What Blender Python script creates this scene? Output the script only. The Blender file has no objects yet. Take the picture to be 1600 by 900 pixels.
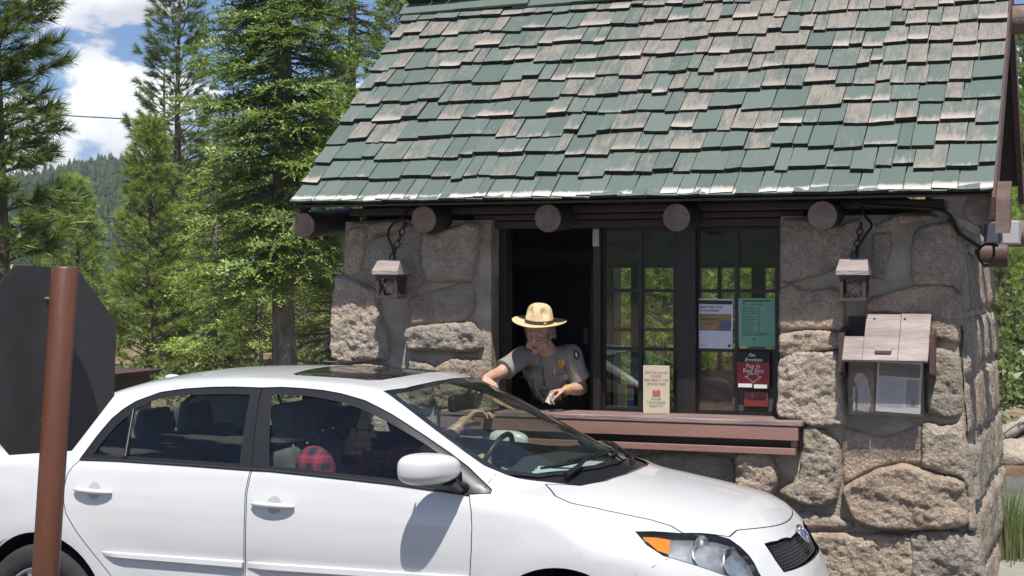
HAZE=.0005
import bpy, bmesh, math, random
import numpy as np
from mathutils import Vector, Matrix, noise, geometry
from mathutils.bvhtree import BVHTree
R = math.radians
random.seed(7); RNG = np.random.default_rng(7)
scene = bpy.context.scene
COL = scene.collection

# ------------------------------------------------------------------ camera
F = 2490.0; HY = 430.0
CAM = Vector((2.5, -8.62, 1.90)); YAW = math.atan2(927, 2490)
cs, sn = math.cos(YAW), math.sin(YAW)
cd = bpy.data.cameras.new('camera'); cam = bpy.data.objects.new('camera', cd); COL.objects.link(cam)
cam.location = CAM; cam.rotation_euler = (R(90), 0, YAW)
cd.sensor_width = 36; cd.lens = F/1600*36; cd.shift_y = -(450-HY)/1600
cd.clip_start = 0.1; cd.clip_end = 20000
scene.camera = cam

def P(px, py, y):
    """where the sight line of a photo pixel meets the vertical plane y"""
    r = (px-800)/F; q = (HY-py)/F
    dx = -sn+r*cs; dy = cs+r*sn; t = (y-CAM.y)/dy
    return Vector((CAM.x+dx*t, y, CAM.z+q*t))
def D(px, py, d):
    r = (px-800)/F; q = (HY-py)/F
    return Vector((CAM.x+(-sn+r*cs)*d, CAM.y+(cs+r*sn)*d, CAM.z+q*d))
def PX(x, py, px0, y=None):
    pass

# ------------------------------------------------------------------ objects
def tag(o, label=None, cat=None, group=None, kind=None):
    if label: o['label'] = label
    if cat: o['category'] = cat
    if group: o['group'] = group
    if kind: o['kind'] = kind
    return o
def empty(name, loc=(0,0,0), label=None, cat=None, group=None, kind=None):
    o = bpy.data.objects.new(name, None); COL.objects.link(o); o.location = loc
    o.empty_display_size = .1
    return tag(o, label, cat, group, kind)
def wloc(o):
    v = Vector((0,0,0))
    while o: v += o.location; o = o.parent
    return v

class MB:
    """collects faces in world coordinates, then links them as one mesh object"""
    def __init__(s): s.v=[]; s.f=[]; s.m=[]; s.c=[]; s.uv=[]; s.sm=[]
    def add(s, vs, fs, m=0, c=None, uv=None, smooth=False):
        n=len(s.v); s.v.extend([tuple(v) for v in vs])
        for i,f in enumerate(fs):
            s.f.append(tuple(n+k for k in f)); s.m.append(m); s.c.append(c); s.sm.append(smooth)
            s.uv.append(None if uv is None else [uv[k] for k in f])
    def box(s, a, b, m=0, c=None, M=None):
        x0,y0,z0=a; x1,y1,z1=b
        vs=[Vector(p) for p in ((x0,y0,z0),(x1,y0,z0),(x1,y1,z0),(x0,y1,z0),(x0,y0,z1),(x1,y0,z1),(x1,y1,z1),(x0,y1,z1))]
        if M is not None: vs=[M@v for v in vs]
        s.add(vs,[(0,3,2,1),(4,5,6,7),(0,1,5,4),(1,2,6,5),(2,3,7,6),(3,0,4,7)],m,c)
    def bevbox(s, a, b, r=.005, m=0, c=None, M=None):
        bm=bmesh.new(); bmesh.ops.create_cube(bm,size=1)
        ce=[(a[i]+b[i])/2 for i in range(3)]; sz=[abs(b[i]-a[i]) for i in range(3)]
        for v in bm.verts: v.co=Vector([ce[i]+v.co[i]*sz[i] for i in range(3)])
        r=min(r,min(sz)*.45)
        bmesh.ops.bevel(bm,geom=list(bm.edges),offset=r,segments=2,affect='EDGES',profile=.5)
        s.addbm(bm,m,c,M)
    def addbm(s,bm,m=0,c=None,M=None,smooth=False):
        bm.verts.index_update()
        vs=[(M@v.co if M is not None else v.co.copy()) for v in bm.verts]
        s.add(vs,[[v.index for v in f.verts] for f in bm.faces],m,c,smooth=smooth); bm.free()
    def prism(s, poly, ax, h0, h1, m=0, c=None, M=None):
        """extrude 2d polygon along axis ax ('x','y','z')"""
        def mk(p,h):
            v={'x':(h,p[0],p[1]),'y':(p[0],h,p[1]),'z':(p[0],p[1],h)}[ax]; v=Vector(v)
            return M@v if M is not None else v
        n=len(poly); vs=[mk(p,h0) for p in poly]+[mk(p,h1) for p in poly]
        fs=[tuple(range(n))[::-1],tuple(range(n,2*n))]+[(i,(i+1)%n,n+(i+1)%n,n+i) for i in range(n)]
        s.add(vs,fs,m,c)
    def tube(s, pts, rad, seg=8, m=0, c=None, cap=True, smooth=True, flat=1.0):
        pts=[Vector(p) for p in pts]; n=len(pts)
        if not hasattr(rad,'__len__'): rad=[rad]*n
        t0=(pts[1]-pts[0]).normalized(); up=Vector((0,0,1)) if abs(t0.z)<.9 else Vector((1,0,0))
        u=t0.cross(up).normalized(); vs=[]
        for i,p in enumerate(pts):
            t=(pts[min(i+1,n-1)]-pts[max(i-1,0)]).normalized()
            u=(u-t*u.dot(t)).normalized(); w=t.cross(u)
            for k in range(seg):
                a=2*math.pi*k/seg; vs.append(p+(u*math.cos(a)+w*math.sin(a)*flat)*rad[i])
        fs=[]
        for i in range(n-1):
            for k in range(seg):
                a=i*seg+k; b=i*seg+(k+1)%seg; fs.append((a,b,b+seg,a+seg))
        s.add(vs,fs,m,c,smooth=smooth)
        if cap:
            s.add(vs[:seg],[tuple(range(seg))[::-1]],m,c); s.add(vs[-seg:],[tuple(range(seg))],m,c)
    def lathe(s, prof, ce, seg=24, m=0, c=None, M=None, sx=1, sy=1):
        vs=[]; 
        for r,z in prof:
            for k in range(seg):
                a=2*math.pi*k/seg; v=Vector((r*math.cos(a)*sx,r*math.sin(a)*sy,z))
                v=(M@v if M is not None else v)+Vector(ce); vs.append(v)
        fs=[]
        for i in range(len(prof)-1):
            for k in range(seg):
                a=i*seg+k; b=i*seg+(k+1)%seg; fs.append((a,b,b+seg,a+seg))
        s.add(vs,fs,m,c,smooth=True)
    def ball(s, ce, r, m=0, c=None, M=None, sub=2):
        bm=bmesh.new(); bmesh.ops.create_icosphere(bm,subdivisions=sub,radius=1)
        rr=r if hasattr(r,'__len__') else (r,r,r)
        for v in bm.verts:
            q=Vector((v.co.x*rr[0],v.co.y*rr[1],v.co.z*rr[2]))
            if M is not None: q=M@q
            v.co=q+Vector(ce)
        s.addbm(bm,m,c,smooth=True)
    def mesh(s, name, off=Vector((0,0,0))):
        me=bpy.data.meshes.new(name)
        me.from_pydata([(v[0]-off[0],v[1]-off[1],v[2]-off[2]) for v in s.v],[],s.f)
        me.polygons.foreach_set('material_index',s.m); me.polygons.foreach_set('use_smooth',s.sm)
        if any(c is not None for c in s.c):
            at=me.color_attributes.new('tint','FLOAT_COLOR','CORNER'); arr=[]
            for f,c in zip(s.f,s.c):
                c=c or (1,1,1); arr.extend([c[0],c[1],c[2],1.0]*len(f))
            at.data.foreach_set('color',arr)
        if any(u is not None for u in s.uv):
            ul=me.uv_layers.new(name='UVMap'); arr=[]
            for f,u in zip(s.f,s.uv):
                if u is None: arr.extend([0,0]*len(f))
                else:
                    for q in u: arr.extend([q[0],q[1]])
            ul.data.foreach_set('uv',arr)
        me.update(); return me
    def build(s, name, mats, parent=None, fix=True):
        off=wloc(parent) if parent else Vector((0,0,0))
        me=s.mesh(name,off)
        for m in (mats if isinstance(mats,(list,tuple)) else [mats]): me.materials.append(m)
        if fix:
            bm=bmesh.new(); bm.from_mesh(me); bmesh.ops.recalc_face_normals(bm,faces=bm.faces); bm.to_mesh(me); bm.free()
        o=bpy.data.objects.new(name,me); COL.objects.link(o)
        if parent: o.parent=parent
        return o

def recenter(o, p):
    """put a one-mesh thing's origin at p"""
    p=Vector(p); o.data.transform(Matrix.Translation(-p)); o.location=p; return o

# ------------------------------------------------------------------ materials
MATS={}
def mat(name, col, rough=.6, var=.12, scale=6, bump=0., bscale=60, metal=0., spec=.5, coat=0., tint=False, stretch=None, col2=None, emit=0, detail=6):
    if name in MATS: return MATS[name]
    m=bpy.data.materials.new(name); m.use_nodes=True; nt=m.node_tree; N=nt.nodes; L=nt.links
    b=N['Principled BSDF']; b.inputs['Roughness'].default_value=rough; b.inputs['Metallic'].default_value=metal
    b.inputs['Specular IOR Level'].default_value=spec
    if coat: b.inputs['Coat Weight'].default_value=coat; b.inputs['Coat Roughness'].default_value=.03
    tc=N.new('ShaderNodeTexCoord'); mp=N.new('ShaderNodeMapping'); L.new(tc.outputs['Object'],mp.inputs[0])
    if stretch: mp.inputs['Scale'].default_value=stretch
    nz=N.new('ShaderNodeTexNoise'); nz.inputs['Scale'].default_value=scale; nz.inputs['Detail'].default_value=detail; nz.inputs['Roughness'].default_value=.65
    L.new(mp.outputs[0],nz.inputs['Vector'])
    rp=N.new('ShaderNodeValToRGB'); c=Vector(col)
    a=c*(1-var); d=(Vector(col2) if col2 else c*(1+var))
    rp.color_ramp.elements[0].color=(*a,1); rp.color_ramp.elements[1].color=(*d,1)
    rp.color_ramp.elements[0].position=.3; rp.color_ramp.elements[1].position=.7
    L.new(nz.outputs['Fac'],rp.inputs[0]); out=rp.outputs[0]
    if tint:
        at=N.new('ShaderNodeAttribute'); at.attribute_name='tint'
        mx=N.new('ShaderNodeMix'); mx.data_type='RGBA'; mx.blend_type='MULTIPLY'; mx.inputs[0].default_value=1
        L.new(out,mx.inputs[6]); L.new(at.outputs['Color'],mx.inputs[7]); out=mx.outputs[2]
    L.new(out,b.inputs['Base Color'])
    if bump:
        n2=N.new('ShaderNodeTexNoise'); n2.inputs['Scale'].default_value=bscale; n2.inputs['Detail'].default_value=6
        L.new(mp.outputs[0],n2.inputs['Vector'])
        bp=N.new('ShaderNodeBump'); bp.inputs['Strength'].default_value=bump; bp.inputs['Distance'].default_value=.01
        L.new(n2.outputs['Fac'],bp.inputs['Height']); L.new(bp.outputs[0],b.inputs['Normal'])
    MATS[name]=m; return m

def glassmat(name, tintc=(.8,.85,.82), refl=.9, dirt=.03, rough=.0, r0=.06):
    if name in MATS: return MATS[name]
    m=bpy.data.materials.new(name); m.use_nodes=True; nt=m.node_tree; N=nt.nodes; L=nt.links; N.clear()
    o=N.new('ShaderNodeOutputMaterial'); t=N.new('ShaderNodeBsdfTransparent'); t.inputs[0].default_value=(*tintc,1)
    g=N.new('ShaderNodeBsdfGlossy'); g.inputs['Roughness'].default_value=rough
    fr=N.new('ShaderNodeFresnel'); fr.inputs[0].default_value=1.5
    ge=N.new('ShaderNodeNewGeometry')
    # the thin sheet reflects alike from both sides
    L.new(ge.outputs['Incoming'],fr.inputs['Normal']) if False else None
    lw=N.new('ShaderNodeLayerWeight'); lw.inputs[0].default_value=.25
    mt=N.new('ShaderNodeMath'); mt.operation='MULTIPLY_ADD'; L.new(lw.outputs['Facing'],mt.inputs[0])
    pw=N.new('ShaderNodeMath'); pw.operation='POWER'; L.new(lw.outputs['Facing'],pw.inputs[0]); pw.inputs[1].default_value=2.5
    L.new(pw.outputs[0],mt.inputs[0]); mt.inputs[1].default_value=refl; mt.inputs[2].default_value=r0
    mx=N.new('ShaderNodeMixShader'); L.new(mt.outputs[0],mx.inputs[0]); L.new(t.outputs[0],mx.inputs[1]); L.new(g.outputs[0],mx.inputs[2])
    df=N.new('ShaderNodeBsdfDiffuse'); df.inputs[0].default_value=(.6,.6,.55,1)
    nz=N.new('ShaderNodeTexNoise'); nz.inputs['Scale'].default_value=9; nz.inputs['Detail'].default_value=8
    n3=N.new('ShaderNodeMath'); n3.operation='MULTIPLY'; L.new(nz.outputs['Fac'],n3.inputs[0]); n3.inputs[1].default_value=dirt*2
    mx2=N.new('ShaderNodeMixShader'); L.new(n3.outputs[0],mx2.inputs[0]); L.new(mx.outputs[0],mx2.inputs[1]); L.new(df.outputs[0],mx2.inputs[2])
    L.new(mx2.outputs[0],o.inputs[0]); MATS[name]=m; return m

def node_mat(name, fn):
    if name in MATS: return MATS[name]
    m=bpy.data.materials.new(name); m.use_nodes=True; nt=m.node_tree
    fn(nt, nt.nodes, nt.links, nt.nodes['Principled BSDF']); MATS[name]=m; return m

def text_mb(txt, size, origin, ux, uy, thick=.0015, shear=0, align='LEFT', spacing=1.0, bold=0.0):
    """flat lettering as mesh: origin, ux along the line, uy up the letter"""
    cu=bpy.data.curves.new('t','FONT'); cu.body=txt; cu.size=size; cu.shear=shear; cu.align_x=align; cu.space_line=spacing; cu.offset=bold
    cu.resolution_u=3
    ob=bpy.data.objects.new('t',cu); COL.objects.link(ob)
    dg=bpy.context.evaluated_depsgraph_get(); me=bpy.data.meshes.new_from_object(ob.evaluated_get(dg))
    ux=Vector(ux).normalized(); uy=Vector(uy).normalized(); n=ux.cross(uy)
    vs=[Vector(origin)+ux*v.co.x+uy*v.co.y+n*thick for v in me.vertices]; fs=[tuple(p.vertices) for p in me.polygons]
    bpy.data.objects.remove(ob); bpy.data.curves.remove(cu); bpy.data.meshes.remove(me)
    mb=MB(); mb.add(vs,fs); return mb

# ------------------------------------------------------------------ 2d patches
def inpoly(p, poly):
    x,y=p; c=False; n=len(poly); j=n-1
    for i in range(n):
        xi,yi=poly[i][0],poly[i][1]; xj,yj=poly[j][0],poly[j][1]
        if (yi>y)!=(yj>y) and x<(xj-xi)*(y-yi)/(yj-yi)+xi: c=not c
        j=i
    return c
def inpoly_np(X, Y, poly):
    c=np.zeros(X.shape,bool); n=len(poly); j=n-1
    for i in range(n):
        xi,yi=poly[i][0],poly[i][1]; xj,yj=poly[j][0],poly[j][1]
        if yi!=yj:
            t=((yi>Y)!=(yj>Y))&(X<(xj-xi)*(Y-yi)/(yj-yi)+xi); c^=t
        j=i
    return c
def polydist(X, Y, poly):
    d=np.full(X.shape,1e9); n=len(poly)
    for i in range(n):
        ax,ay=poly[i][0],poly[i][1]; bx,by=poly[(i+1)%n][0],poly[(i+1)%n][1]
        l=(bx-ax)**2+(by-ay)**2+1e-12; t=np.clip(((X-ax)*(bx-ax)+(Y-ay)*(by-ay))/l,0,1)
        d=np.minimum(d,np.hypot(X-ax-t*(bx-ax),Y-ay-t*(by-ay)))
    return d
def resample(poly, step, closed=True):
    out=[]; n=len(poly)
    for i in range(n if closed else n-1):
        a=poly[i]; b=poly[(i+1)%n]; l=math.dist(a,b); k=max(1,int(math.ceil(l/step)))
        for j in range(k): out.append((a[0]+(b[0]-a[0])*j/k,a[1]+(b[1]-a[1])*j/k))
    if not closed: out.append(tuple(poly[-1]))
    return out
def chaikin(poly, it=2, closed=True, k=.25):
    for _ in range(it):
        q=[]; n=len(poly)
        if not closed: q.append(poly[0])
        for i in range(n if closed else n-1):
            a=poly[i]; b=poly[(i+1)%n]
            q.append((a[0]*(1-k)+b[0]*k,a[1]*(1-k)+b[1]*k)); q.append((a[0]*k+b[0]*(1-k),a[1]*k+b[1]*(1-k)))
        if not closed: q.append(poly[-1])
        poly=q
    return poly
def cdt(include, exclude=(), step=.03, jitter=.0, sy=1.0):
    """triangulate polygon minus holes with interior points; returns pts, tris"""
    polys=[resample(include,step)]+[resample(e,step) for e in exclude]
    xs=[p[0] for p in include]; ys=[p[1] for p in include]
    gx=np.arange(min(xs)-step,max(xs)+step,step); gy=np.arange(min(ys)-step,max(ys)+step,step*.9*sy)
    X,Y=np.meshgrid(gx,gy); X=X+(np.arange(len(gy))%2)[:,None]*step*.5
    if jitter: X=X+RNG.uniform(-jitter,jitter,X.shape)*step; Y=Y+RNG.uniform(-jitter,jitter,Y.shape)*step
    X=X.ravel(); Y=Y.ravel(); k=inpoly_np(X,Y,include)&(polydist(X,Y,polys[0])>step*.45)
    for e,pr in zip(exclude,polys[1:]): k&=~inpoly_np(X,Y,e); k&=polydist(X,Y,pr)>step*.45
    pts=[]; edges=[]
    for pr in polys:
        n=len(pts); pts+=[Vector(p) for p in pr]; edges+=[(n+i,n+(i+1)%len(pr)) for i in range(len(pr))]
    pts+=[Vector((a,b)) for a,b in zip(X[k],Y[k])]
    v,e,f,_,_,_=geometry.delaunay_2d_cdt(pts,edges,[],0,1e-6)
    P2=np.array([(q.x,q.y) for q in v]); T=np.array([t for t in f if len(t)==3])
    C=P2[T].mean(axis=1); k=inpoly_np(C[:,0],C[:,1],include)
    for ex in exclude: k&=~inpoly_np(C[:,0],C[:,1],ex)
    return P2,T[k]
# ================================================================== the stone kiosk
XL, XR = -1.958, 1.979           # roof ends
YE, ZE = -.335, 2.305; YR, ZR = 1.36, 3.715
slope = math.atan2(ZR-ZE, YR-YE)

def stone_shader(nt,N,L,b):
    tc=N.new('ShaderNodeTexCoord'); at=N.new('ShaderNodeAttribute'); at.attribute_name='tint'
    n1=N.new('ShaderNodeTexNoise'); n1.inputs['Scale'].default_value=7; n1.inputs['Detail'].default_value=9; n1.inputs['Roughness'].default_value=.7
    n2=N.new('ShaderNodeTexNoise'); n2.inputs['Scale'].default_value=90; n2.inputs['Detail'].default_value=5; n2.inputs['Roughness'].default_value=.8
    for n in (n1,n2): L.new(tc.outputs['Object'],n.inputs['Vector'])
    r1=N.new('ShaderNodeValToRGB'); e=r1.color_ramp.elements
    e[0].position=.28; e[0].color=(.28,.245,.205,1); e[1].position=.72; e[1].color=(.60,.525,.44,1)
    x=r1.color_ramp.elements.new(.5); x.color=(.45,.39,.325,1)
    L.new(n1.outputs['Fac'],r1.inputs[0])
    r2=N.new('ShaderNodeValToRGB'); r2.color_ramp.elements[0].position=.35; r2.color_ramp.elements[0].color=(.55,.55,.55,1)
    r2.color_ramp.elements[1].position=.65; r2.color_ramp.elements[1].color=(1.25,1.25,1.25,1)
    L.new(n2.outputs['Fac'],r2.inputs[0])
    m1=N.new('ShaderNodeMix'); m1.data_type='RGBA'; m1.blend_type='MULTIPLY'; m1.inputs[0].default_value=1
    L.new(r1.outputs[0],m1.inputs[6]); L.new(r2.outputs[0],m1.inputs[7])
    m2=N.new('ShaderNodeMix'); m2.data_type='RGBA'; m2.blend_type='MULTIPLY'; m2.inputs[0].default_value=1
    L.new(m1.outputs[2],m2.inputs[6]); L.new(at.outputs['Color'],m2.inputs[7])
    L.new(m2.outputs[2],b.inputs['Base Color']); b.inputs['Roughness'].default_value=.95; b.inputs['Specular IOR Level'].default_value=.15
    n3=N.new('ShaderNodeTexNoise'); n3.inputs['Scale'].default_value=38; n3.inputs['Detail'].default_value=8; n3.inputs['Roughness'].default_value=.75
    L.new(tc.outputs['Object'],n3.inputs['Vector'])
    vo=N.new('ShaderNodeTexVoronoi'); vo.inputs['Scale'].default_value=55; L.new(tc.outputs['Object'],vo.inputs['Vector'])
    ad=N.new('ShaderNodeMath'); ad.operation='MULTIPLY_ADD'; L.new(vo.outputs['Distance'],ad.inputs[0]); ad.inputs[1].default_value=.4; L.new(n3.outputs['Fac'],ad.inputs[2])
    bp=N.new('ShaderNodeBump'); bp.inputs['Strength'].default_value=1.0; bp.inputs['Distance'].default_value=.02
    L.new(ad.outputs[0],bp.inputs['Height']); L.new(bp.outputs[0],b.inputs['Normal'])
M_stone=node_mat('rough volcanic stone',stone_shader)
M_mortar=mat('grey mortar',(.30,.265,.215),.95,.3,5,bump=1.0,bscale=55,spec=.1,col2=(.47,.415,.335),detail=9)
M_brown=mat('brown painted wood',(.085,.045,.038),.6,.2,4,bump=.25,bscale=40,stretch=(1,1,1))
M_logend=mat('brown painted log end',(.19,.135,.112),.85,.35,14,bump=1.0,bscale=28,detail=10)
M_counter=mat('faded brown counter paint',(.27,.15,.12),.55,.14,5,bump=.15,bscale=30,stretch=(.4,3,3))
M_plank=mat('worn counter plank',(.15,.08,.07),.5,.2,9,bump=.3,bscale=50,stretch=(.5,4,4),col2=(.36,.27,.25),detail=8)
M_dark=mat('dark wood and painted shade',(.022,.016,.015),.55,.3,5,bump=.2)
M_frame=mat('dark brown window paint',(.013,.009,.009),.45,.25,5,bump=.15)
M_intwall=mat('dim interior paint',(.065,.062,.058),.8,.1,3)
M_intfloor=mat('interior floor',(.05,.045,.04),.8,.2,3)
M_black=mat('black',(.006,.006,.006),.6,.1,3)
M_pane=glassmat('window pane glass',(.88,.90,.86),.4,.003)

def fb(x,y,z,s=1.0,o=4): return noise.fractal(Vector((x*s,y*s,z*s)),.8,2.2,o)
def stone(mb, poly, fn, bulge=.045, edge=.045, grid=.016, rough=.013, seed=0, tint=None, sm=1, grow=1.13):
    """poly in wall coordinates (a,b); fn(a,b,h) -> world point, h out of the wall"""
    cx=sum(p[0] for p in poly)/len(poly); cy=sum(p[1] for p in poly)/len(poly); poly=[(cx+(p[0]-cx)*grow,cy+(p[1]-cy)*grow) for p in poly]
    poly=chaikin(poly,sm,True,.13); poly=resample(poly,grid*1.2)
    jp=[]
    for a,b in poly:
        jp.append((a+.007*noise.noise(Vector((a*14,b*14,seed+3.1))),b+.007*noise.noise(Vector((a*14,b*14,seed+9.7)))))
    poly=jp; P2,T=cdt(poly,(),grid,.3)
    d=polydist(P2[:,0],P2[:,1],poly)
    vs=[]
    for (a,b),q in zip(P2,d):
        t=min(q/edge,1); h=bulge*math.sqrt(max(0,1-(1-t)**2))
        amp=min(1,q/.02)
        big=noise.fractal(Vector((a*4.2+seed,b*5.5,seed*1.7)),.9,2.1,2)*bulge*.30
        strat=noise.noise(Vector((a*5+seed,b*17,seed*2.3)))*.7+abs(noise.noise(Vector((a*8,b*12+a*5,seed*1.3))))*.6-.15
        fine=noise.fractal(Vector((a*26,b*34,seed)),.7,2.1,4)
        h+=amp*(big+rough*.55*strat+rough*.75*fine)
        vs.append(fn(a,b,h+.014-.035*(1-min(q/.018,1))))
    c=tint or random.choice([(1.05,1,.97),(1.0,.96,.92),(1.1,1.02,.94),(.90,.90,.9),(1.08,.97,.90),(.86,.85,.82)])
    k=random.uniform(.88,1.08); c=tuple(x*k for x in c)
    mb.add(vs,[tuple(t) for t in T],0,c,smooth=True)

def front(a,b,h): return Vector((a,-h,b))
def pz(z0,sc,pts): return [ (z0[0]+x*sc, z0[1]+y*sc) for x,y in pts]
def topoly(pts,y=-.03): return [(P(px,py,y).x,P(px,py,y).z) for px,py in pts]

kiosk=empty('stone_kiosk',(0,1.2,0),'small stone entrance kiosk with a weathered green shingle roof and a drive-up window','building')
wallmb=MB()
Z1=((510,330),.3111); Z2=((1200,320),1/3); Z3=((1140,600),1/3)
stones=[
 (Z1,[(98,92),(190,84),(205,150),(190,230),(168,300),(120,322),(86,305)],.025),
 (Z1,[(225,140),(330,120),(400,70),(485,110),(470,230),(505,335),(440,385),(400,410),(290,385),(180,330),(205,200)],.02),
 (Z1,[(497,98),(560,112),(700,60),(760,75),(768,150),(740,300),(722,342),(640,345),(520,345),(488,270),(484,190)],.045),
 (Z1,[(120,58),(380,38),(372,95),(300,112),(225,130),(200,80),(120,82)],.04),
 (Z1,[(60,342),(120,352),(200,385),(255,415),(272,520),(300,600),(305,700),(292,735),(200,735),(110,755),(42,722),(36,600),(46,460)],.055),
 (Z1,[(415,432),(560,392),(715,352),(745,430),(735,500),(690,552),(560,560),(430,568)],.02),
 (Z1,[(425,585),(540,572),(640,562),(722,556),(762,620),(772,685),(722,712),(560,702),(440,700),(418,650)],.085),
 (Z1,[(38,785),(150,764),(290,775),(315,800),(318,900),(300,980),(60,980),(20,900)],.05),
 (Z1,[(418,750),(500,762),(548,785),(546,900),(530,980),(420,980)],.05),
 (Z1,[(552,790),(640,738),(760,748),(788,800),(782,880),(720,985),(560,985)],.06),
 (Z2,[(75,75),(180,66),(330,100),(415,70),(438,150),(405,220),(340,285),(270,318),(130,352),(72,360)],.04),
 (Z2,[(66,398),(120,372),(190,402),(300,388),(350,418),(356,560),(330,592),(250,580),(62,588)],.03),
 (Z2,[(62,602),(180,590),(250,586),(345,606),(345,680),(230,690),(100,716),(62,690)],.06),
 (Z2,[(60,735),(140,702),(335,695),(350,800),(360,1020),(205,1030),(160,1000),(55,990)],.075),
 (Z2,[(500,95),(600,42),(760,44),(790,66),(700,92),(600,108),(520,118)],.03),
 (Z2,[(478,135),(575,125),(585,200),(545,345),(478,335)],.02),
 (Z2,[(680,150),(740,110),(862,92),(895,180),(915,400),(885,405),(840,372),(700,372),(678,330)],.045),
 (Z2,[(482,445),(600,402),(740,376),(868,384),(880,450),(884,640),(840,640),(745,610),(742,525),(482,515)],.03),
 (Z2,[(735,690),(800,680),(866,696),(896,780),(905,980),(830,990),(740,975)],.05),
 (Z2,[(440,700),(700,690),(715,960),(430,960)],.02),
 (Z3,[(345,215),(400,208),(500,272),(512,350),(512,450),(492,535),(430,562),(340,548),(255,516),(245,480),(325,440),(340,330)],.075),
 (Z3,[(38,322),(190,316),(222,390),(228,460),(190,532),(120,505),(38,470)],.09),
 (Z3,[(556,492),(620,450),(720,405),(820,383),(910,415),(1078,455),(1092,560),(1092,655),(1000,672),(840,672),(720,668),(610,634),(572,550)],.095),
 (Z3,[(915,190),(1000,208),(1082,188),(1115,330),(1135,520),(1146,664),(1098,655),(1094,500),(1078,440),(908,398),(905,250)],.05),
 (Z3,[(540,205),(700,255),(895,195),(893,385),(800,376),(700,395),(620,435),(556,470),(538,440)],.02),
 (Z3,[(330,700),(600,706),(835,708),(852,800),(848,900),(780,960),(340,960),(300,820)],.055),
 (Z3,[(855,700),(1000,684),(1110,704),(1165,765),(1190,960),(870,960),(862,800)],.06),
 (Z3,[(-590,292),(-520,282),(-485,292),(-465,340),(-470,420),(-600,420)],.06),
 (Z3,[(-420,340),(-200,330),(10,350),(20,500),(0,700),(-420,700)],.02),
 (Z3,[(250,590),(420,600),(560,640),(580,685),(330,680),(255,640)],.03),
]
for i,(Z,pp,bl) in enumerate(stones):
    stone(wallmb,topoly(pz(Z[0],Z[1],pp)),front,bl,edge=.03,seed=i*3.3,rough=.018 if bl>.03 else .005,grid=.013 if bl>.05 else .016)
# the lower courses behind the car and the courses of the other three walls
xl0=P(540,350,0).x; xr0=P(1482,350,0).x; jl=P(768,500,0).x; jr=P(1220,500,0).x
def xleft(z): return xl0-.05*max(0,min(1,(2.2-z)/1.1))
def xright(z): return xr0+.11*max(0,min(1,(2.2-z)/1.6))**.8
YB=2.45; ZS=P(1000,655,0).z; ZT=2.22; ZH=P(1000,340,0).z
def rubble(a0f,a1f,b0,b1,fn,seed,rh=.24,bl=.05):
    rr=random.Random(seed); z=b0
    while z<b1-.05:
        h=min(rh*rr.uniform(.75,1.25),b1-z); 
        if b1-(z+h)<.1: h=b1-z
        zm=z+h/2; a=a0f(zm); e=a1f(zm)
        while a<e-.05:
            w=min(h*rr.uniform(.9,2.0),e-a)
            if e-(a+w)<.12: w=e-a
            g=.012; j=lambda: rr.uniform(-.02,.02)
            q=[(a+g+j()*.6,z+g+j()*.6),(a+w/2,z+g+j()),(a+w-g+j()*.6,z+g),(a+w-g,z+h/2),(a+w-g+j(),z+h-g+j()*.6),(a+w*.45,z+h-g+j()*.5),(a+g,z+h-g+j()*.6)]
            stone(wallmb,q,fn,bl*rr.uniform(.6,1.3),grid=.03,seed=rr.uniform(0,99),sm=1,grow=1.05)
            a+=w
        z+=h
rubble(lambda z:xleft(z)+.02,lambda z:xright(z)-.02,0,P(1200,900,0).z-.08,front,5)
rubble(lambda z:P(690,700,0).x,lambda z:P(935,700,0).x,P(1200,900,0).z-.08,ZS-.25,front,6)
rubble(lambda z:xleft(z)+.02,lambda z:P(690,700,0).x,P(1200,900,0).z-.08,P(600,640,0).z,front,16)
sideR=lambda a,b,h: Vector((xright(b)+h,a,b))
sideL=lambda a,b,h: Vector((xleft(b)-h,a,b))
backf=lambda a,b,h: Vector((a,YB+h,b))
rubble(lambda z:.03,lambda z:YB-.03,0,2.18,sideR,21,.34,.028)
rubble(lambda z:.02,lambda z:YB-.02,0,2.2,sideL,22,.30,.04)
rubble(lambda z:xleft(z)+.02,lambda z:xright(z)-.02,0,ZS-.15,backf,23,.3)
wall=wallmb.build('wall',[M_stone],kiosk,fix=False)
# mortar body
mo=MB(); T=.32
def wslab(x0,x1,z0,z1,y0,y1):
    f=lambda x,z: x(z) if callable(x) else x
    vs=[(f(x,z),y,z) for z in (z0,(z0+z1)/2,z1) for x,y in ((x0,y0),(x1,y0),(x1,y1),(x0,y1))]
    fs=[(3,2,1,0),(8,9,10,11)]
    for l in (0,4):
        for k in range(4): fs.append((l+k,l+(k+1)%4,l+4+(k+1)%4,l+4+k))
    mo.add(vs,fs)
wslab(xleft,jl,0,ZT,0,T); wslab(jr,xright,0,ZT,0,T); wslab(jl-.001,jr+.001,0,ZS-.03,.004,T-.004)
wslab(lambda z:xright(z)-T,xright,0,ZT,T+.001,YB-.001)
wslab(xleft,lambda z:xleft(z)+T,0,ZT,T+.001,YB-.001)
bw=[(P(958,0,YB-.2).x,P(1060,0,YB-.2).x),(P(1092,0,YB-.2).x,P(1216,0,YB-.2).x)]
zb0,zb1=P(1000,645,YB-.2).z,P(1000,408,YB-.2).z
wslab(lambda z:xleft(z)+.001,lambda z:xright(z)-.001,0,zb0,YB-T,YB)
wslab(lambda z:xleft(z)+.001,bw[0][0],zb0+.001,ZT,YB-T,YB); wslab(bw[1][1],lambda z:xright(z)-.001,zb0+.001,ZT,YB-T,YB)
wslab(bw[0][1],bw[1][0],zb0+.001,ZT,YB-.25,YB-.1)
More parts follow.
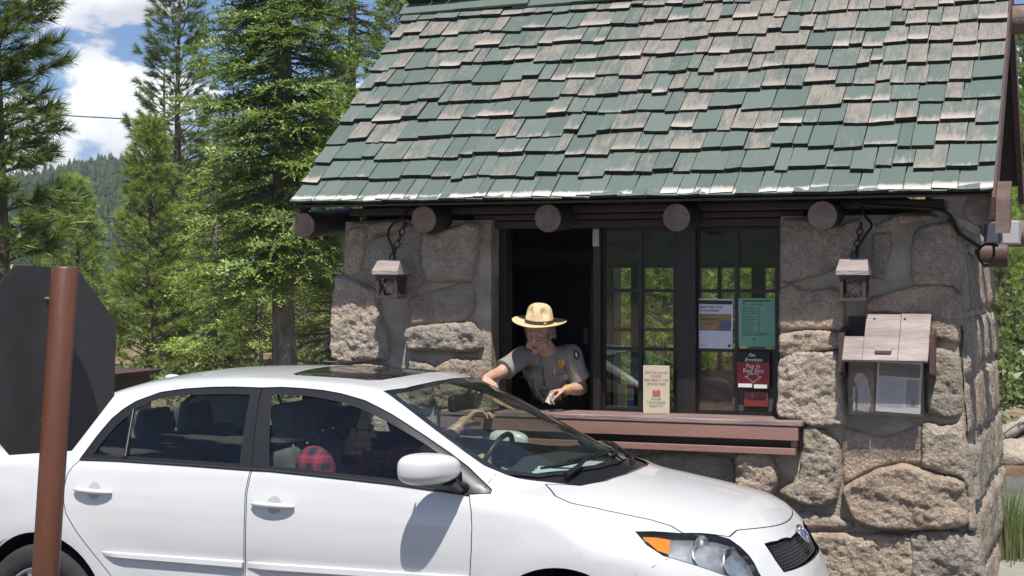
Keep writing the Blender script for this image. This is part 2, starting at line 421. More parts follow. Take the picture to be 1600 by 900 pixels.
# bumpy mortar skin on the front
for poly in ([(xleft(0)+.01,0),(xleft(1.1)+.01,1.1),(xleft(2.2)+.01,2.2),(jl,2.2),(jl,ZS-.03),(jr,ZS-.03),(jr,2.2),(xright(2.2)-.01,2.2),(xright(1.6)-.01,1.6),(xright(1.0)-.01,1.0),(xright(0)-.01,0)],):
    P2,TT=cdt(poly,(),.03,.2)
    mo.add([(a,-.010-.010*noise.fractal(Vector((a*6,b*6,3)),.8,2.1,4),b) for a,b in P2],[tuple(t) for t in TT],smooth=True)
P2,TT=cdt([(0.02,0),(YB,0),(YB,2.2),(0.02,2.2)],(),.05,.2)
mo.add([(xright(b)+.012+.012*noise.fractal(Vector((a*6,b*6,8)),.8,2.1,4),a,b) for a,b in P2],[tuple(t) for t in TT],smooth=True)
mo.build('mortar',[M_mortar],wall)
# interior
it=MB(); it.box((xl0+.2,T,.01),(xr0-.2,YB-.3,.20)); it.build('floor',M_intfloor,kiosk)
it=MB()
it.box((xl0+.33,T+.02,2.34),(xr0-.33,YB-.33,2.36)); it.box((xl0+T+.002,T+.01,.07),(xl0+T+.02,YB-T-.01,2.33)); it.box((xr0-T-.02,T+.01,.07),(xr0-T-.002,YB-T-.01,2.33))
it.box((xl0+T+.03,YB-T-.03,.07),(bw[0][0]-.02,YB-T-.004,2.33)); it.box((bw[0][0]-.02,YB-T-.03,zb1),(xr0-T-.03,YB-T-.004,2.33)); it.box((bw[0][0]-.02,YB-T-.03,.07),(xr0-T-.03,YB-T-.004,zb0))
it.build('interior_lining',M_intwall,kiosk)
f=MB(); yb=YB-T-.06
f.bevbox((P(818,0,yb-.3).x,yb-.3,.07),(P(922,0,yb-.3).x,yb,P(870,412,yb-.3).z),.01); f.bevbox((P(790,0,yb-.1).x,yb-.25,.07),(P(817,0,yb-.1).x-.02,yb,P(800,372,yb-.1).z),.01)
cbn=f.build('cupboard',M_black,kiosk); f=MB(); f.bevbox((P(912,0,yb-.32).x,yb-.33,P(912,538,yb-.32).z),(P(918,0,yb-.32).x,yb-.305,P(912,512,yb-.32).z),.004); f.build('handle',mat('grey handle',(.3,.3,.3),.4,.1,9),cbn)
# back windows
f=MB(); g=MB()
for (a,b_) in bw:
    y=YB-.2; f.box((a-.03,y-.04,zb0),(a+.015,y+.04,zb1)); f.box((b_-.015,y-.04,zb0),(b_+.03,y+.04,zb1))
    f.box((a+.015,y-.03,zb1-.03),(b_-.015,y+.03,zb1)); f.box((a+.015,y-.03,zb0),(b_-.015,y+.03,zb0+.03))
    g.box((a+.015,y+.008,zb0+.03),(b_-.015,y+.011,zb1-.03))
y=YB-.2; zz=P(1000,515,y).z
for a,b_ in ((987,1008),(1122,1128),(1175,1196)):
    f.box((P(a,0,y).x,y-.02,zb0+.03),(P(b_,0,y).x,y+.02,zb1-.03))
for a,b_ in bw: f.box((a+.015,y-.015,zz-.012),(b_-.015,y+.015,zz+.012))
bf=f.build('rear_window_frame',M_frame,kiosk)
g.build('pane',M_pane,bf)
# ---- front window joinery
yf=.14
zh=P(1000,352,yf).z; zs=P(1000,648,yf).z
f=MB()
xa=P(767,0,yf).x; xb=P(1223,0,yf).x
for a,b_ in ((766,792),(928,940),(1058,1088),(1217,1226)):
    f.bevbox((P(a,0,yf).x,yf-.02,zs-.05),(P(b_,0,yf).x,yf+.09,zh+.1),.004)
f.bevbox((xa,yf-.025,zh-.006),(xb,yf+.095,zh+.05),.004)
f.bevbox((P(940,0,yf).x,yf-.01,zs-.03),(xb,yf+.08,zs+.012),.003)
fr=f.build('window_frame',M_frame,kiosk)
def sash(a,b_,v):
    f=MB(); y=yf+.035; z0=P(1000,640,y).z; z1=P(1000,362,y).z; x0=P(a,0,y).x; x1=P(b_,0,y).x; w=.014
    f.box((x0,y-.015,z0-.02),(x0+.022,y+.015,z1+.02)); f.box((x1-.022,y-.015,z0-.02),(x1,y+.015,z1+.02))
    f.box((x0+.022,y-.015,z1),(x1-.022,y+.015,z1+.02)); f.box((x0+.022,y-.015,z0-.02),(x1-.022,y+.015,z0+.01))
    xm=P(v,0,y).x; f.box((xm-w*.8,y-.012,z0+.01),(xm+w*.8,y+.012,z1))
    for q in (454,545):
        zq=P(1000,q,y).z
        f.box((x0+.022,y-.011,zq-w*.7),(xm-w*.8,y+.011,zq+w*.7)); f.box((xm+w*.8,y-.011,zq-w*.7),(x1-.022,y+.011,zq+w*.7))
    s=f.build('window_sash',M_frame,kiosk)
    g=MB(); g.box((x0+.02,y+.002,z0+.005),(x1-.02,y+.005,z1+.002)); g.build('pane',M_pane,s); return s
sash(940,1059,1001); sash(1087,1218,1152)
# small pale bits on the frame
f=MB(); f.box(P(926,385,yf-.025),P(936,358,yf-.021)); f.build('latch_plate',mat('dull metal',(.35,.35,.34),.4,.1,9,metal=.6),kiosk)
# lintel boards above the window
f=MB()
zl=[P(1000,p,.06).z for p in (352,343,333,322)]
f.bevbox((jl-.02,.05,zl[0]-.01),(jr+.02,.20,zl[1]),.006); f.bevbox((jl-.12,.02,zl[1]+.004),(jr+.12,.2,zl[2]),.008); f.bevbox((xl0+.02,-.01,zl[2]+.004),(xr0-.02,.25,2.30),.01)
f.build('lintel',mat('lintel brown',(.040,.026,.024),.65,.2,5,bump=.3,bscale=40,stretch=(.4,3,3)),kiosk)
# counter
def xs(px): return P(px,650,-.12).x
f=MB(); z0=P(1253,659,-.15).z
f.bevbox((P(688,0,-.15).x,-.15,z0-.028),(P(1253,0,-.15).x,.115,z0+.002),.006)
ct=f.build('counter_top',M_plank,kiosk)
f=MB(); 
f.bevbox((P(690,0,-.12).x,-.144,z0-.104),(P(1248,0,-.12).x,-.105,z0-.031),.003)
f.bevbox((P(690,0,-.12).x,-.138,z0-.182),(P(1244,0,-.11).x,-.10,z0-.146),.003)
f.box((P(1238,0,-.12).x-.01,-.104,z0-.18),(P(1247,0,-.12).x-.012,-.0,z0-.034))
f.build('counter_apron',M_counter,kiosk)
f=MB(); f.box((P(692,0,-.1).x,-.05,z0-.18),(P(1240,0,-.1).x-.01,.0,z0-.034)); f.build('apron_recess',M_dark,kiosk)  # shade of the gap between the boards painted as a dark box
# ---- rafter log ends
for px,py,r in ((474,352,.080),(662,343,.083),(856,341,.084),(1057,340,.082),(1285,337,.083),(1532,327,.088)):
    c=P(px,py,-.25); r*=.95; f=MB(); s2=Vector((0,math.cos(slope*.12),math.sin(slope*.12)))
    n=18; pts=[c+s2*t for t in (0,.006,.2,.6)]; f.tube(pts,[r*.96,r,r*1.01,r*1.03],26,1); f.m[-2]=0
    f.build('rafter_log',[M_logend,M_dark],kiosk)  # log sides near-black: shadow under the eave put into their colour
# ---- roof deck, barge boards, gable
def RS(t,h=0,side=1):
    """point on the roof plane, t metres up from the front eave, h above it"""
    return (YE+t*math.cos(slope)-h*math.sin(slope), ZE+t*math.sin(slope)+h*math.cos(slope))
SL=math.hypot(YR-YE,ZR-ZE)
YBK=2.72
f=MB(); 
th=.035
tb=(YBK-YR)/math.cos(slope)
a=RS(.01,-.004); b_=RS(SL,-.03); bk=(YBK,ZR-(YBK-YR)*math.tan(slope)-.04)
f.prism([a,b_,bk,(bk[0]-.02,bk[1]-.04),(b_[0],b_[1]-.05),(a[0]+.01,a[1]-.012)],'x',XL+.015,XR-.015)
f.build('roof_deck',M_dark,kiosk)
for x0,x1 in ((XL-.005,XL+.03),(XR-.03,XR+.004)):
    f=MB()
    y0,z0_=RS(.02,-.035); f.prism([(y0,z0_),(YR,ZR-.045),(YR,ZR-.22),(y0+.1,z0_-(.11 if x0>0 else .03)),(y0+.02,z0_-(.11 if x0>0 else .02))],'x',x0,x1)
    f.prism([(YR+.001,ZR-.045),(bk[0],bk[1]-.0),(bk[0],bk[1]-.16),(YR+.001,ZR-.22)],'x',x0,x1)
    f.build('barge_board',M_brown,kiosk)
for x0 in (xl0+.1,xr0-.12):
    f=MB()
    n=14; ya,yb=.02,YB-.02
    for i in range(n):
        y0=ya+(yb-ya)*i/n; y1=ya+(yb-ya)*(i+1)/n-.006
        zt=lambda y: (ZE+(y-YE)*math.tan(slope) if y<YR else ZR-(y-YR)*math.tan(slope))-.1
        f.prism([(y0,2.2),(y1,2.2),(y1,zt(y1)),((y0+y1)/2,zt((y0+y1)/2)),(y0,zt(y0))],'x',x0,x0+.03)
    f.build('gable_wall',M_brown,kiosk)
# purlin logs that stick out of the right gable
for (y,z,r,x1) in ((YR,3.43,.09,2.22),(2.15,P(1598,365,2.15).z,.085,2.28),(1.45,P(1567,392,1.45).z-.02,.08,1.95)):
    f=MB(); f.tube([(xl0-.2,y,z),(x1-.01,y,z),(x1,y,z)],[r,r,r*.95],20); f.build('purlin_log',[M_logend if x1>2 else M_brown],kiosk)
f=MB(); y0,z0_=RS(.02,-.05)
f.prism([(y0-.02,z0_-.17),(y0+.12,z0_-.12),(y0+.16,z0_+.1),(y0+.02,z0_+.0)],'x',XR+.006,XR+.075)
f.build('eave_block',mat('weathered brown block',(.12,.08,.065),.8,.3,9,bump=.4),kiosk)
# ---- shingles
def shingle_shader(nt,N,L,b):
    uv=N.new('ShaderNodeUVMap'); at=N.new('ShaderNodeAttribute'); at.attribute_name='tint'
    sep=N.new('ShaderNodeSeparateColor'); L.new(at.outputs['Color'],sep.inputs[0])   # r wear, g green tone, b butt peel
    def noi(sc,det,scale,rgh=.7):
        mp=N.new('ShaderNodeMapping'); mp.inputs['Scale'].default_value=sc; L.new(uv.outputs[0],mp.inputs[0])
        n=N.new('ShaderNodeTexNoise'); n.inputs['Scale'].default_value=scale; n.inputs['Detail'].default_value=det; n.inputs['Roughness'].default_value=rgh
        L.new(mp.outputs[0],n.inputs['Vector']); return n.outputs['Fac']
    fine=noi((6,.20,1),9,24,.8); mid=noi((2.0,.6,1),8,9,.75); grain=noi((9,.35,1),5,50)
    sx=N.new('ShaderNodeSeparateXYZ'); L.new(uv.outputs[0],sx.inputs[0])
    vv=N.new('ShaderNodeMath'); vv.operation='FRACT'; L.new(sx.outputs['Y'],vv.inputs[0])     # metres above the butt
    def M(op,a,b_,c=None):
        m=N.new('ShaderNodeMath'); m.operation=op
        for i,q in enumerate((a,b_,c)):
            if q is None: continue
            if isinstance(q,(int,float)): m.inputs[i].default_value=q
            else: L.new(q,m.inputs[i])
        return m.outputs[0]
    butt=M('SUBTRACT',1,M('DIVIDE',vv.outputs[0],.075)); butt=M('MAXIMUM',butt,-.2)
    # wear value
    w=M('ADD',M('MULTIPLY',fine,.55),M('MULTIPLY',mid,.55))
    w=M('ADD',w,M('MULTIPLY',M('SUBTRACT',sep.outputs['Red'],.5),.24))
    w=M('ADD',w,M('MULTIPLY',M('MULTIPLY',butt,sep.outputs['Blue']),.36))
    th=M('MULTIPLY',M('SUBTRACT',w,.575),9); th2=N.new('ShaderNodeClamp'); L.new(th,th2.inputs[0])
    g=N.new('ShaderNodeValToRGB'); g.color_ramp.elements[0].color=(.088,.120,.105,1); g.color_ramp.elements[1].color=(.132,.166,.148,1)
    gm=M('ADD',M('MULTIPLY',sep.outputs['Green'],.75),M('MULTIPLY',mid,.25)); L.new(gm,g.inputs[0])
    wd=N.new('ShaderNodeValToRGB'); wd.color_ramp.elements[0].position=.3; wd.color_ramp.elements[0].color=(.13,.105,.085,1); wd.color_ramp.elements[1].position=.68; wd.color_ramp.elements[1].color=(.35,.31,.275,1)
    L.new(grain,wd.inputs[0])
    pk=N.new('ShaderNodeMix'); pk.data_type='RGBA'; L.new(M('MULTIPLY',M('MAXIMUM',butt,0),M('MULTIPLY',sep.outputs['Blue'],1.1)),pk.inputs[0]); L.new(wd.outputs[0],pk.inputs[6]); pk.inputs[7].default_value=(.58,.53,.48,1)
    mx=N.new('ShaderNodeMix'); mx.data_type='RGBA'; L.new(th2.outputs[0],mx.inputs[0]); L.new(g.outputs[0],mx.inputs[6]); L.new(pk.outputs[2],mx.inputs[7])
    # scattered dry flecks in the paint
    fl=M('MULTIPLY',M('SUBTRACT',grain,.60),9); flc=N.new('ShaderNodeClamp'); L.new(fl,flc.inputs[0])
    m3=N.new('ShaderNodeMix'); m3.data_type='RGBA'; L.new(M('MULTIPLY',flc.outputs[0],.45),m3.inputs[0]); L.new(mx.outputs[2],m3.inputs[6]); L.new(wd.outputs[0],m3.inputs[7])
    L.new(m3.outputs[2],b.inputs['Base Color']); b.inputs['Roughness'].default_value=.75; b.inputs['Specular IOR Level'].default_value=.3
    bp=N.new('ShaderNodeBump'); bp.inputs['Strength'].default_value=.5; bp.inputs['Distance'].default_value=.004
    L.new(M('ADD',grain,M('MULTIPLY',th2.outputs[0],-.4)),bp.inputs['Height']); L.new(bp.outputs[0],b.inputs['Normal'])
M_sh=node_mat('peeling green shingle paint',shingle_shader)
M_butt=mat('shingle butt painted shade',(.020,.024,.021),.9,.4,30)  # near-black colour paints in the shade of butts, sides and undersides
def shingle(mb,x0,x1,t,side,rr,wear,ln=.33,jt=0):
    """side +1 front slope, -1 back slope"""
    def pt(x,t_,h):
        y,z=RS(t_,h)
        if side<0: y=2*YR-y
        return Vector((x,y,z))
    t+=jt; thk=rr.uniform(.011,.020); lift=.021+rr.uniform(0,.006); a=rr.uniform(-.006,.006); cl=rr.uniform(-.003,.004)
    nx=4; xs_=[x0+(x1-x0)*i/nx for i in range(nx+1)]; u0=rr.uniform(0,50); v0=rr.randrange(0,40)
    bow=rr.uniform(-.001,.003); skew=rr.uniform(-.004,.004)
    jag=[rr.uniform(-.0018,.0018) for _ in xs_]
    vs=[];uv=[]
    for lev in (0,1):
        for j,tt in enumerate((0,.035,.12,ln)):
            for i,x in enumerate(xs_):
                s=i/nx; ddt=(jag[i]+a*(s-.5)*2) if j==0 else 0
                hh=lift*(1-tt/ln)+(cl*(1-tt/.12) if tt<.12 else 0)+bow*4*(s-.5)**2*(1-tt/ln)
                h=hh+(thk*(1-.7*tt/ln) if lev else 0)
                vs.append(pt(x+skew*tt/ln,t+tt+ddt,h)); uv.append((u0+(x-x0),v0+min(tt+.001+ddt*0,.95)))
    n=nx+1; fs=[]
    for j in range(3):
        for i in range(nx): q=20+j*n+i; fs.append((q,q+1,q+1+n,q+n)); q=j*n+i; fs.append((q+n,q+1+n,q+1,q))
    for i in range(nx): fs.append((i,i+1,20+i+1,20+i))
    for j in range(3): fs.append((j*n,20+j*n,20+j*n+n,j*n+n)); q=j*n+nx; fs.append((q+n,20+q+n,20+q,q))
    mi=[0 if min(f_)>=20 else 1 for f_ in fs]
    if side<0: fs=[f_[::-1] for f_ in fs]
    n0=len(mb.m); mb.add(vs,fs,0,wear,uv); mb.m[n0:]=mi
sh=MB(); rr=random.Random(11)
EXP=SL/11.0
for side in (1,-1):
    rows=11 if side>0 else 8
    for k in range(rows):
        t=k*EXP if side>0 else SL-(k+1)*EXP
        if side>0 and k==0:   # doubled starter course under the eave course
            x=XL
            while x<XR-.02:
                w=rr.uniform(.1,.2); x1=min(x+w,XR); shingle(sh,x+.002,x1-.002,-.012,side,rr,(.3,.4,.2),.2); x=x1
        x=XL+rr.uniform(-.004,.004)
        while x<XR-.001:
            w=rr.choice([rr.uniform(.07,.10),rr.uniform(.09,.14),rr.uniform(.11,.16),rr.uniform(.14,.21)])
            if XR-(x+w)<.07: w=XR-x
            hf=k/10; xf=(x-XL)/(XR-XL)
            wear=rr.betavariate(1.4,1.4)*.9+.10+.42*hf*(.5+xf*.7)+(-.28 if k==0 else 0)+(-.08 if k==1 else 0)-.12*(1-xf)*(1-hf)
            peel=rr.uniform(.9,1.7) if k==0 else rr.choice([0,.04,.1,.2,.45])*rr.uniform(.6,1.1)
            jt=rr.choice([rr.uniform(-.040,-.01),rr.uniform(-.016,.016),rr.uniform(-.005,.024)]) if k>0 else rr.uniform(-.003,.003)
            shingle(sh,x+.0025,x+w-.0025,t+.012*(k>0),side,rr,(min(1,max(0,wear)),rr.random(),peel),jt=jt)
            x+=w
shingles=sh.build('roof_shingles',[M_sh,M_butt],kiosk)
# ridge boards
rb=MB(); x=XL-.03; i=0
while x<XR:
    w=.46
    for side in (1,-1):
        for lev in (0,):
            h0=.03+.012*(i%2)
            vs=[];uv=[]
            for xx in (x,x+w+.06):
                for tt in (SL-.125+.0*i,SL+.005):
                    for h in (h0,h0+.016):
                        y,z=RS(tt,h+(.012 if xx>x else 0)); y=y if side>0 else 2*YR-y; vs.append((xx,y,z)); uv.append((xx*.5+i*3,.2+tt*.1))
            rb.add(vs,[(0,1,3,2),(4,6,7,5),(0,4,5,1),(2,3,7,6),(1,5,7,3),(0,2,6,4)],0,(.28+.2*random.random(),.5,.1),uv)
    x+=w-.05; i+=1
rb.build('ridge_boards',[M_sh],kiosk)
# ================================================================== terrain, road, vegetation
def sstep(t): t=max(0,min(1,t)); return t*t*(3-2*t)
def dr(x,y):
    dx=x-CAM.x; dy=y-CAM.y; return (-sn*dx+cs*dy, cs*dx+sn*dy)
def terrain(x,y):
    d,r=dr(x,y); q=r/max(d,1)
    h=0
    if y>7.3:
        wR=sstep((q-.12)/.14); t=sstep((y-7.3)/20)
        h+=wR*(3.9*t+.18*noise.noise(Vector((x*.35,y*.35,2)))*min(1,(y-7.3)))
        h+=(1-wR)*.25*noise.noise(Vector((x*.12,y*.12,5)))*min(1,(y-7.3)/5)
    far=sstep((d-150)/330)
    h+=far*(16+13*math.exp(-((q+.24)/.10)**2)+4*noise.noise(Vector((x*.006,y*.006,1)))+10*max(0,q))
    h+=sstep((d-520)/900)*12*(.5+noise.noise(Vector((x*.002,y*.002,4))))
    if d<150: h+=sstep((math.hypot(x-CAM.x,y-CAM.y)-150)/330)*sstep((150-d)/150)*22
    return h
TP=lambda x,y: Vector((x,y,terrain(x,y)))
def ground_at(px,d):
    r=(px-800)/F; x=CAM.x+(-sn+r*cs)*d; y=CAM.y+(cs+r*sn)*d; return TP(x,y)
def grid_axis():
    a=[0.0]; s=.7
    while a[-1]<2600: a.append(a[-1]+s); s=min(s*(1.0 if a[-1]<34 else 1.07),90)
    return [-v for v in a[:0:-1]]+a
gx=grid_axis(); gy=[v+8 for v in grid_axis()]
vs=[]; fs=[]
for j,y in enumerate(gy):
    for i,x in enumerate(gx): vs.append((x,y,terrain(x,y)-.012))
n=len(gx)
for j in range(len(gy)-1):
    for i in range(n-1): fs.append((j*n+i,j*n+i+1,j*n+n+i+1,j*n+n+i))
g=MB(); g.add(vs,fs,smooth=True)
def soil(nt,N,L,b):
    tc=N.new('ShaderNodeTexCoord')
    def noi(s,d=8,r=.7):
        n=N.new('ShaderNodeTexNoise'); n.inputs['Scale'].default_value=s; n.inputs['Detail'].default_value=d; n.inputs['Roughness'].default_value=r; L.new(tc.outputs['Object'],n.inputs['Vector']); return n.outputs['Fac']
    a=noi(.5,9,.75); c=noi(9,6,.8)
    r=N.new('ShaderNodeValToRGB'); e=r.color_ramp.elements; e[0].position=.32; e[0].color=(.15,.10,.065,1); e[1].position=.7; e[1].color=(.42,.345,.265,1)
    x=e.new(.5); x.color=(.29,.22,.155,1); L.new(a,r.inputs[0])
    r2=N.new('ShaderNodeValToRGB'); r2.color_ramp.elements[0].position=.35; r2.color_ramp.elements[0].color=(.5,.48,.45,1); r2.color_ramp.elements[1].position=.65; r2.color_ramp.elements[1].color=(1.25,1.22,1.2,1); L.new(c,r2.inputs[0])
    m=N.new('ShaderNodeMix'); m.data_type='RGBA'; m.blend_type='MULTIPLY'; m.inputs[0].default_value=1; L.new(r.outputs[0],m.inputs[6]); L.new(r2.outputs[0],m.inputs[7])
    # low green cover on the far slopes
    ln=N.new('ShaderNodeVectorMath'); ln.operation='LENGTH'; L.new(tc.outputs['Object'],ln.inputs[0]); mr=N.new('ShaderNodeMapRange'); mr.interpolation_type='SMOOTHSTEP'; mr.inputs[1].default_value=45; mr.inputs[2].default_value=130; L.new(ln.outputs['Value'],mr.inputs[0])
    gr=N.new('ShaderNodeMix'); gr.data_type='RGBA'; L.new(mr.outputs[0],gr.inputs[0]); L.new(m.outputs[2],gr.inputs[6]); gr.inputs[7].default_value=(.035,.05,.025,1)
    L.new(gr.outputs[2],b.inputs['Base Color']); b.inputs['Roughness'].default_value=1; b.inputs['Specular IOR Level'].default_value=.05
    bp=N.new('ShaderNodeBump'); bp.inputs['Strength'].default_value=1; bp.inputs['Distance'].default_value=.05; L.new(c,bp.inputs['Height']); L.new(bp.outputs[0],b.inputs['Normal'])
M_soil=node_mat('dry needle strewn soil',soil)
g.build('ground',M_soil,fix=False)['kind']='structure'
def asph(nt,N,L,b):
    tc=N.new('ShaderNodeTexCoord')
    a=N.new('ShaderNodeTexNoise'); a.inputs['Scale'].default_value=.8; a.inputs['Detail'].default_value=8; L.new(tc.outputs['Object'],a.inputs['Vector'])
    v=N.new('ShaderNodeTexVoronoi'); v.inputs['Scale'].default_value=110; L.new(tc.outputs['Object'],v.inputs['Vector'])
    r=N.new('ShaderNodeValToRGB'); r.color_ramp.elements[0].color=(.085,.083,.08,1); r.color_ramp.elements[1].color=(.16,.155,.15,1); r.color_ramp.elements[0].position=.35; r.color_ramp.elements[1].position=.65; L.new(a.outputs['Fac'],r.inputs[0])
    r2=N.new('ShaderNodeValToRGB'); r2.color_ramp.elements[0].color=(.6,.6,.6,1); r2.color_ramp.elements[1].color=(1.3,1.3,1.3,1); L.new(v.outputs['Color'],r2.inputs[0])
    m=N.new('ShaderNodeMix'); m.data_type='RGBA'; m.blend_type='MULTIPLY'; m.inputs[0].default_value=1; L.new(r.outputs[0],m.inputs[6]); L.new(r2.outputs[0],m.inputs[7]); L.new(m.outputs[2],b.inputs['Base Color'])
    b.inputs['Roughness'].default_value=.9
    bp=N.new('ShaderNodeBump'); bp.inputs['Strength'].default_value=.6; bp.inputs['Distance'].default_value=.006; L.new(v.outputs['Distance'],bp.inputs['Height']); L.new(bp.outputs[0],b.inputs['Normal'])
M_asph=node_mat('sun bleached asphalt',asph)
g=MB(); edge=[]
xs_=[-60+i*1.0 for i in range(121)]
va=[(x,-9+.15*noise.noise(Vector((x*.4,0,0))),.004) for x in xs_]; vb=[(x,7.02+.10*noise.noise(Vector((x*.7,1,0))),.004) for x in xs_]
g.add(va+vb,[(i,i+1,121+i+1,121+i) for i in range(120)]); g.build('road',M_asph,fix=False)['kind']='structure'
M_line=mat('worn white road paint',(.62,.62,.58),.8,.15,14,bump=.2)
for nm,(y0,y1,x0,x1) in {'road_edge_line':(4.6,4.70,-60,60),'lane_line':(-4.7,-4.6,-60,60)}.items():
    g=MB(); g.add([(x0,y0,.008),(x1,y0,.008),(x1,y1,.008),(x0,y1,.008)],[(0,1,2,3)]); g.build(nm,M_line,fix=False)['kind']='structure'
# island under the kiosk
g=MB(); pl=[(-2.4,-.30),(2.2,-.30),(2.5,-.1),(2.6,.8),(2.5,2.6),(2.1,2.95),(-2.2,2.95),(-2.6,2.6),(-2.7,.3)]
g.prism(pl,'z',.006,.10); o=g.build('kerb_island',mat('old concrete kerb',(.30,.28,.25),.9,.2,4,bump=.4)); o['kind']='structure'

def npobj(name, V, Tt, tint, mats, parent=None, me=None, smooth=False):
    if me is None:
        me=bpy.data.meshes.new(name); V=np.ascontiguousarray(V,dtype=np.float32)
        me.vertices.add(len(V)); me.vertices.foreach_set('co',V.ravel())
        me.loops.add(Tt.size); me.loops.foreach_set('vertex_index',Tt.astype(np.int32).ravel())
        me.polygons.add(len(Tt)); me.polygons.foreach_set('loop_start',np.arange(0,Tt.size,Tt.shape[1],dtype=np.int32))
        try: me.polygons.foreach_set('loop_total',np.full(len(Tt),Tt.shape[1],dtype=np.int32))
        except Exception: pass
        if tint is not None:
            at=me.color_attributes.new('tint','FLOAT_COLOR','POINT'); c=np.ones((len(V),4),np.float32); c[:,:3]=tint; at.data.foreach_set('color',c.ravel())
        me.update(calc_edges=True); me.validate()
        for m in mats: me.materials.append(m)
    o=bpy.data.objects.new(name,me); COL.objects.link(o)
    if parent: o.parent=parent
    return o
def leafmat(name, sat=1.0, trans=.42):
    m=bpy.data.materials.new(name); m.use_nodes=True; nt=m.node_tree; N=nt.nodes; L=nt.links; N.clear()
    o=N.new('ShaderNodeOutputMaterial'); at=N.new('ShaderNodeAttribute'); at.attribute_name='tint'
    d=N.new('ShaderNodeBsdfDiffuse'); t=N.new('ShaderNodeBsdfTranslucent'); g=N.new('ShaderNodeBsdfGlossy'); g.inputs['Roughness'].default_value=.45; g.inputs[0].default_value=(.6,.65,.6,1)
    L.new(at.outputs['Color'],d.inputs[0]); L.new(at.outputs['Color'],t.inputs[0])
    x=N.new('ShaderNodeMixShader'); x.inputs[0].default_value=trans; L.new(d.outputs[0],x.inputs[1]); L.new(t.outputs[0],x.inputs[2])
    y=N.new('ShaderNodeMixShader'); y.inputs[0].default_value=.06; L.new(x.outputs[0],y.inputs[1]); L.new(g.outputs[0],y.inputs[2])
    L.new(y.outputs[0],o.inputs[0]); return m
M_leaf=leafmat('conifer needles')
M_bark=mat('grey brown bark',(.115,.085,.065),.95,.35,14,bump=1.0,bscale=30,stretch=(1,1,.25),spec=.1,col2=(.24,.20,.165))
M_bark2=mat('grey fir bark',(.14,.125,.11),.95,.35,14,bump=1.0,bscale=30,stretch=(1,1,.25),spec=.1,col2=(.28,.255,.23))

def fir_branch(L_, rng, leaf=.050, sp=.029, tip=(.22,.29,.06), base=(.045,.088,.024), dens=1.0):
    """foliage triangles of a flat fir branch along +x"""
    tw=[]   # twig: start, dir, length, tipness
    s=.16*L_; k=0
    while s<L_*.985:
        f=s/L_; ln=(.46*L_*(1-f)**.75*min(1,f*3.2)+.09)*rng.uniform(.7,1.1); sg=1 if k%2 else -1
        a=R(rng.uniform(42,62)); z=-.10*L_*f+.16*L_*f*f
        d=np.array([math.cos(a),sg*math.sin(a),rng.uniform(-.24,.26)]); tw.append((np.array([s,0,z]),d,ln,f))
        if ln>.24:
            q=.10
            while q<ln*.93:
                b=a*sg+R(rng.uniform(38,58))*(1 if rng.random()<.5 else -1)
                l2=(.4*(ln-q)+.06)*rng.uniform(.6,1.15)
                tw.append((np.array([s,0,z])+d*q,np.array([math.cos(b),math.sin(b),rng.uniform(-.55,.5)]),l2,max(f,q/ln*.9))); q+=.075/dens
        s+=.05/dens*max(.7,min(1.6,L_)); k+=1
    tw.append((np.array([.5*L_,0,-.02*L_]),np.array([1,0,-.05]),L_*.5,.8))
    V=[];C=[]
    tip=np.array(tip); base=np.array(base)
    for p,d,ln,f in tw:
        n=max(2,int(ln/sp)); side=np.array([-d[1],d[0],0]); droop=rng.uniform(.0,.25)
        for i in range(n):
            t=(i+.5)/n; c0=p+d*ln*t; c0=c0-np.array([0,0,droop*ln*t*t*.5]); s1=1 if i%2 else -1
            w=leaf*(1.05-.45*t)*rng.uniform(.7,1.3); e=c0+(side*s1*.85+d*.6+np.array([0,0,rng.uniform(-.1,.95)]))*w
            hw=d*leaf*.40; V+= [c0-hw,c0+hw,e]
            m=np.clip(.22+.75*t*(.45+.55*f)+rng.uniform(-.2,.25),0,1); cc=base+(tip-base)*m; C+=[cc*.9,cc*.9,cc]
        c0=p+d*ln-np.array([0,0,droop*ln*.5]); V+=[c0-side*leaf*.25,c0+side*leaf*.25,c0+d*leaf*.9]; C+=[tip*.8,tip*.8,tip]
    return np.array(V),np.array(C)
def pine_tuft(rng, n=46, ln=.13, wd=.0065, twig=.16, tip=(.115,.165,.045), base=(.035,.065,.02)):
    V=[];C=[]; tip=np.array(tip); base=np.array(base)
    for i in range(n):
        t=rng.uniform(0,1); p=np.array([t*twig,0,0]); a=rng.uniform(0,6.283); sp=R(rng.uniform(25,72)*(1-.35*t))
        d=np.array([math.cos(sp),math.sin(sp)*math.cos(a),math.sin(sp)*math.sin(a)]); l=ln*rng.uniform(.7,1.15)
        s=np.cross(d,np.array([rng.normal(),rng.normal(),rng.normal()])); s/=np.linalg.norm(s)+1e-9
        e=p+d*l+np.array([0,0,-.06*l]); V+=[p-s*wd*.5,p+s*wd*.5,e]
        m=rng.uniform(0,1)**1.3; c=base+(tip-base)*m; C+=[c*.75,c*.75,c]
    return np.array(V),np.array(C)
def xf(V, pos, ax, up=(0,0,1), roll=0, sc=1.0):
    x=np.array(ax,float); x/=np.linalg.norm(x); u=np.array(up,float); y=np.cross(u,x); ny=np.linalg.norm(y)
    y=np.array([0,1,0]) if ny<1e-3 else y/ny
    z=np.cross(x,y)
    if roll: y,z=y*math.cos(roll)+z*math.sin(roll),z*math.cos(roll)-y*math.sin(roll)
    return (V*sc)@np.array([x,y,z])+np.array(pos)

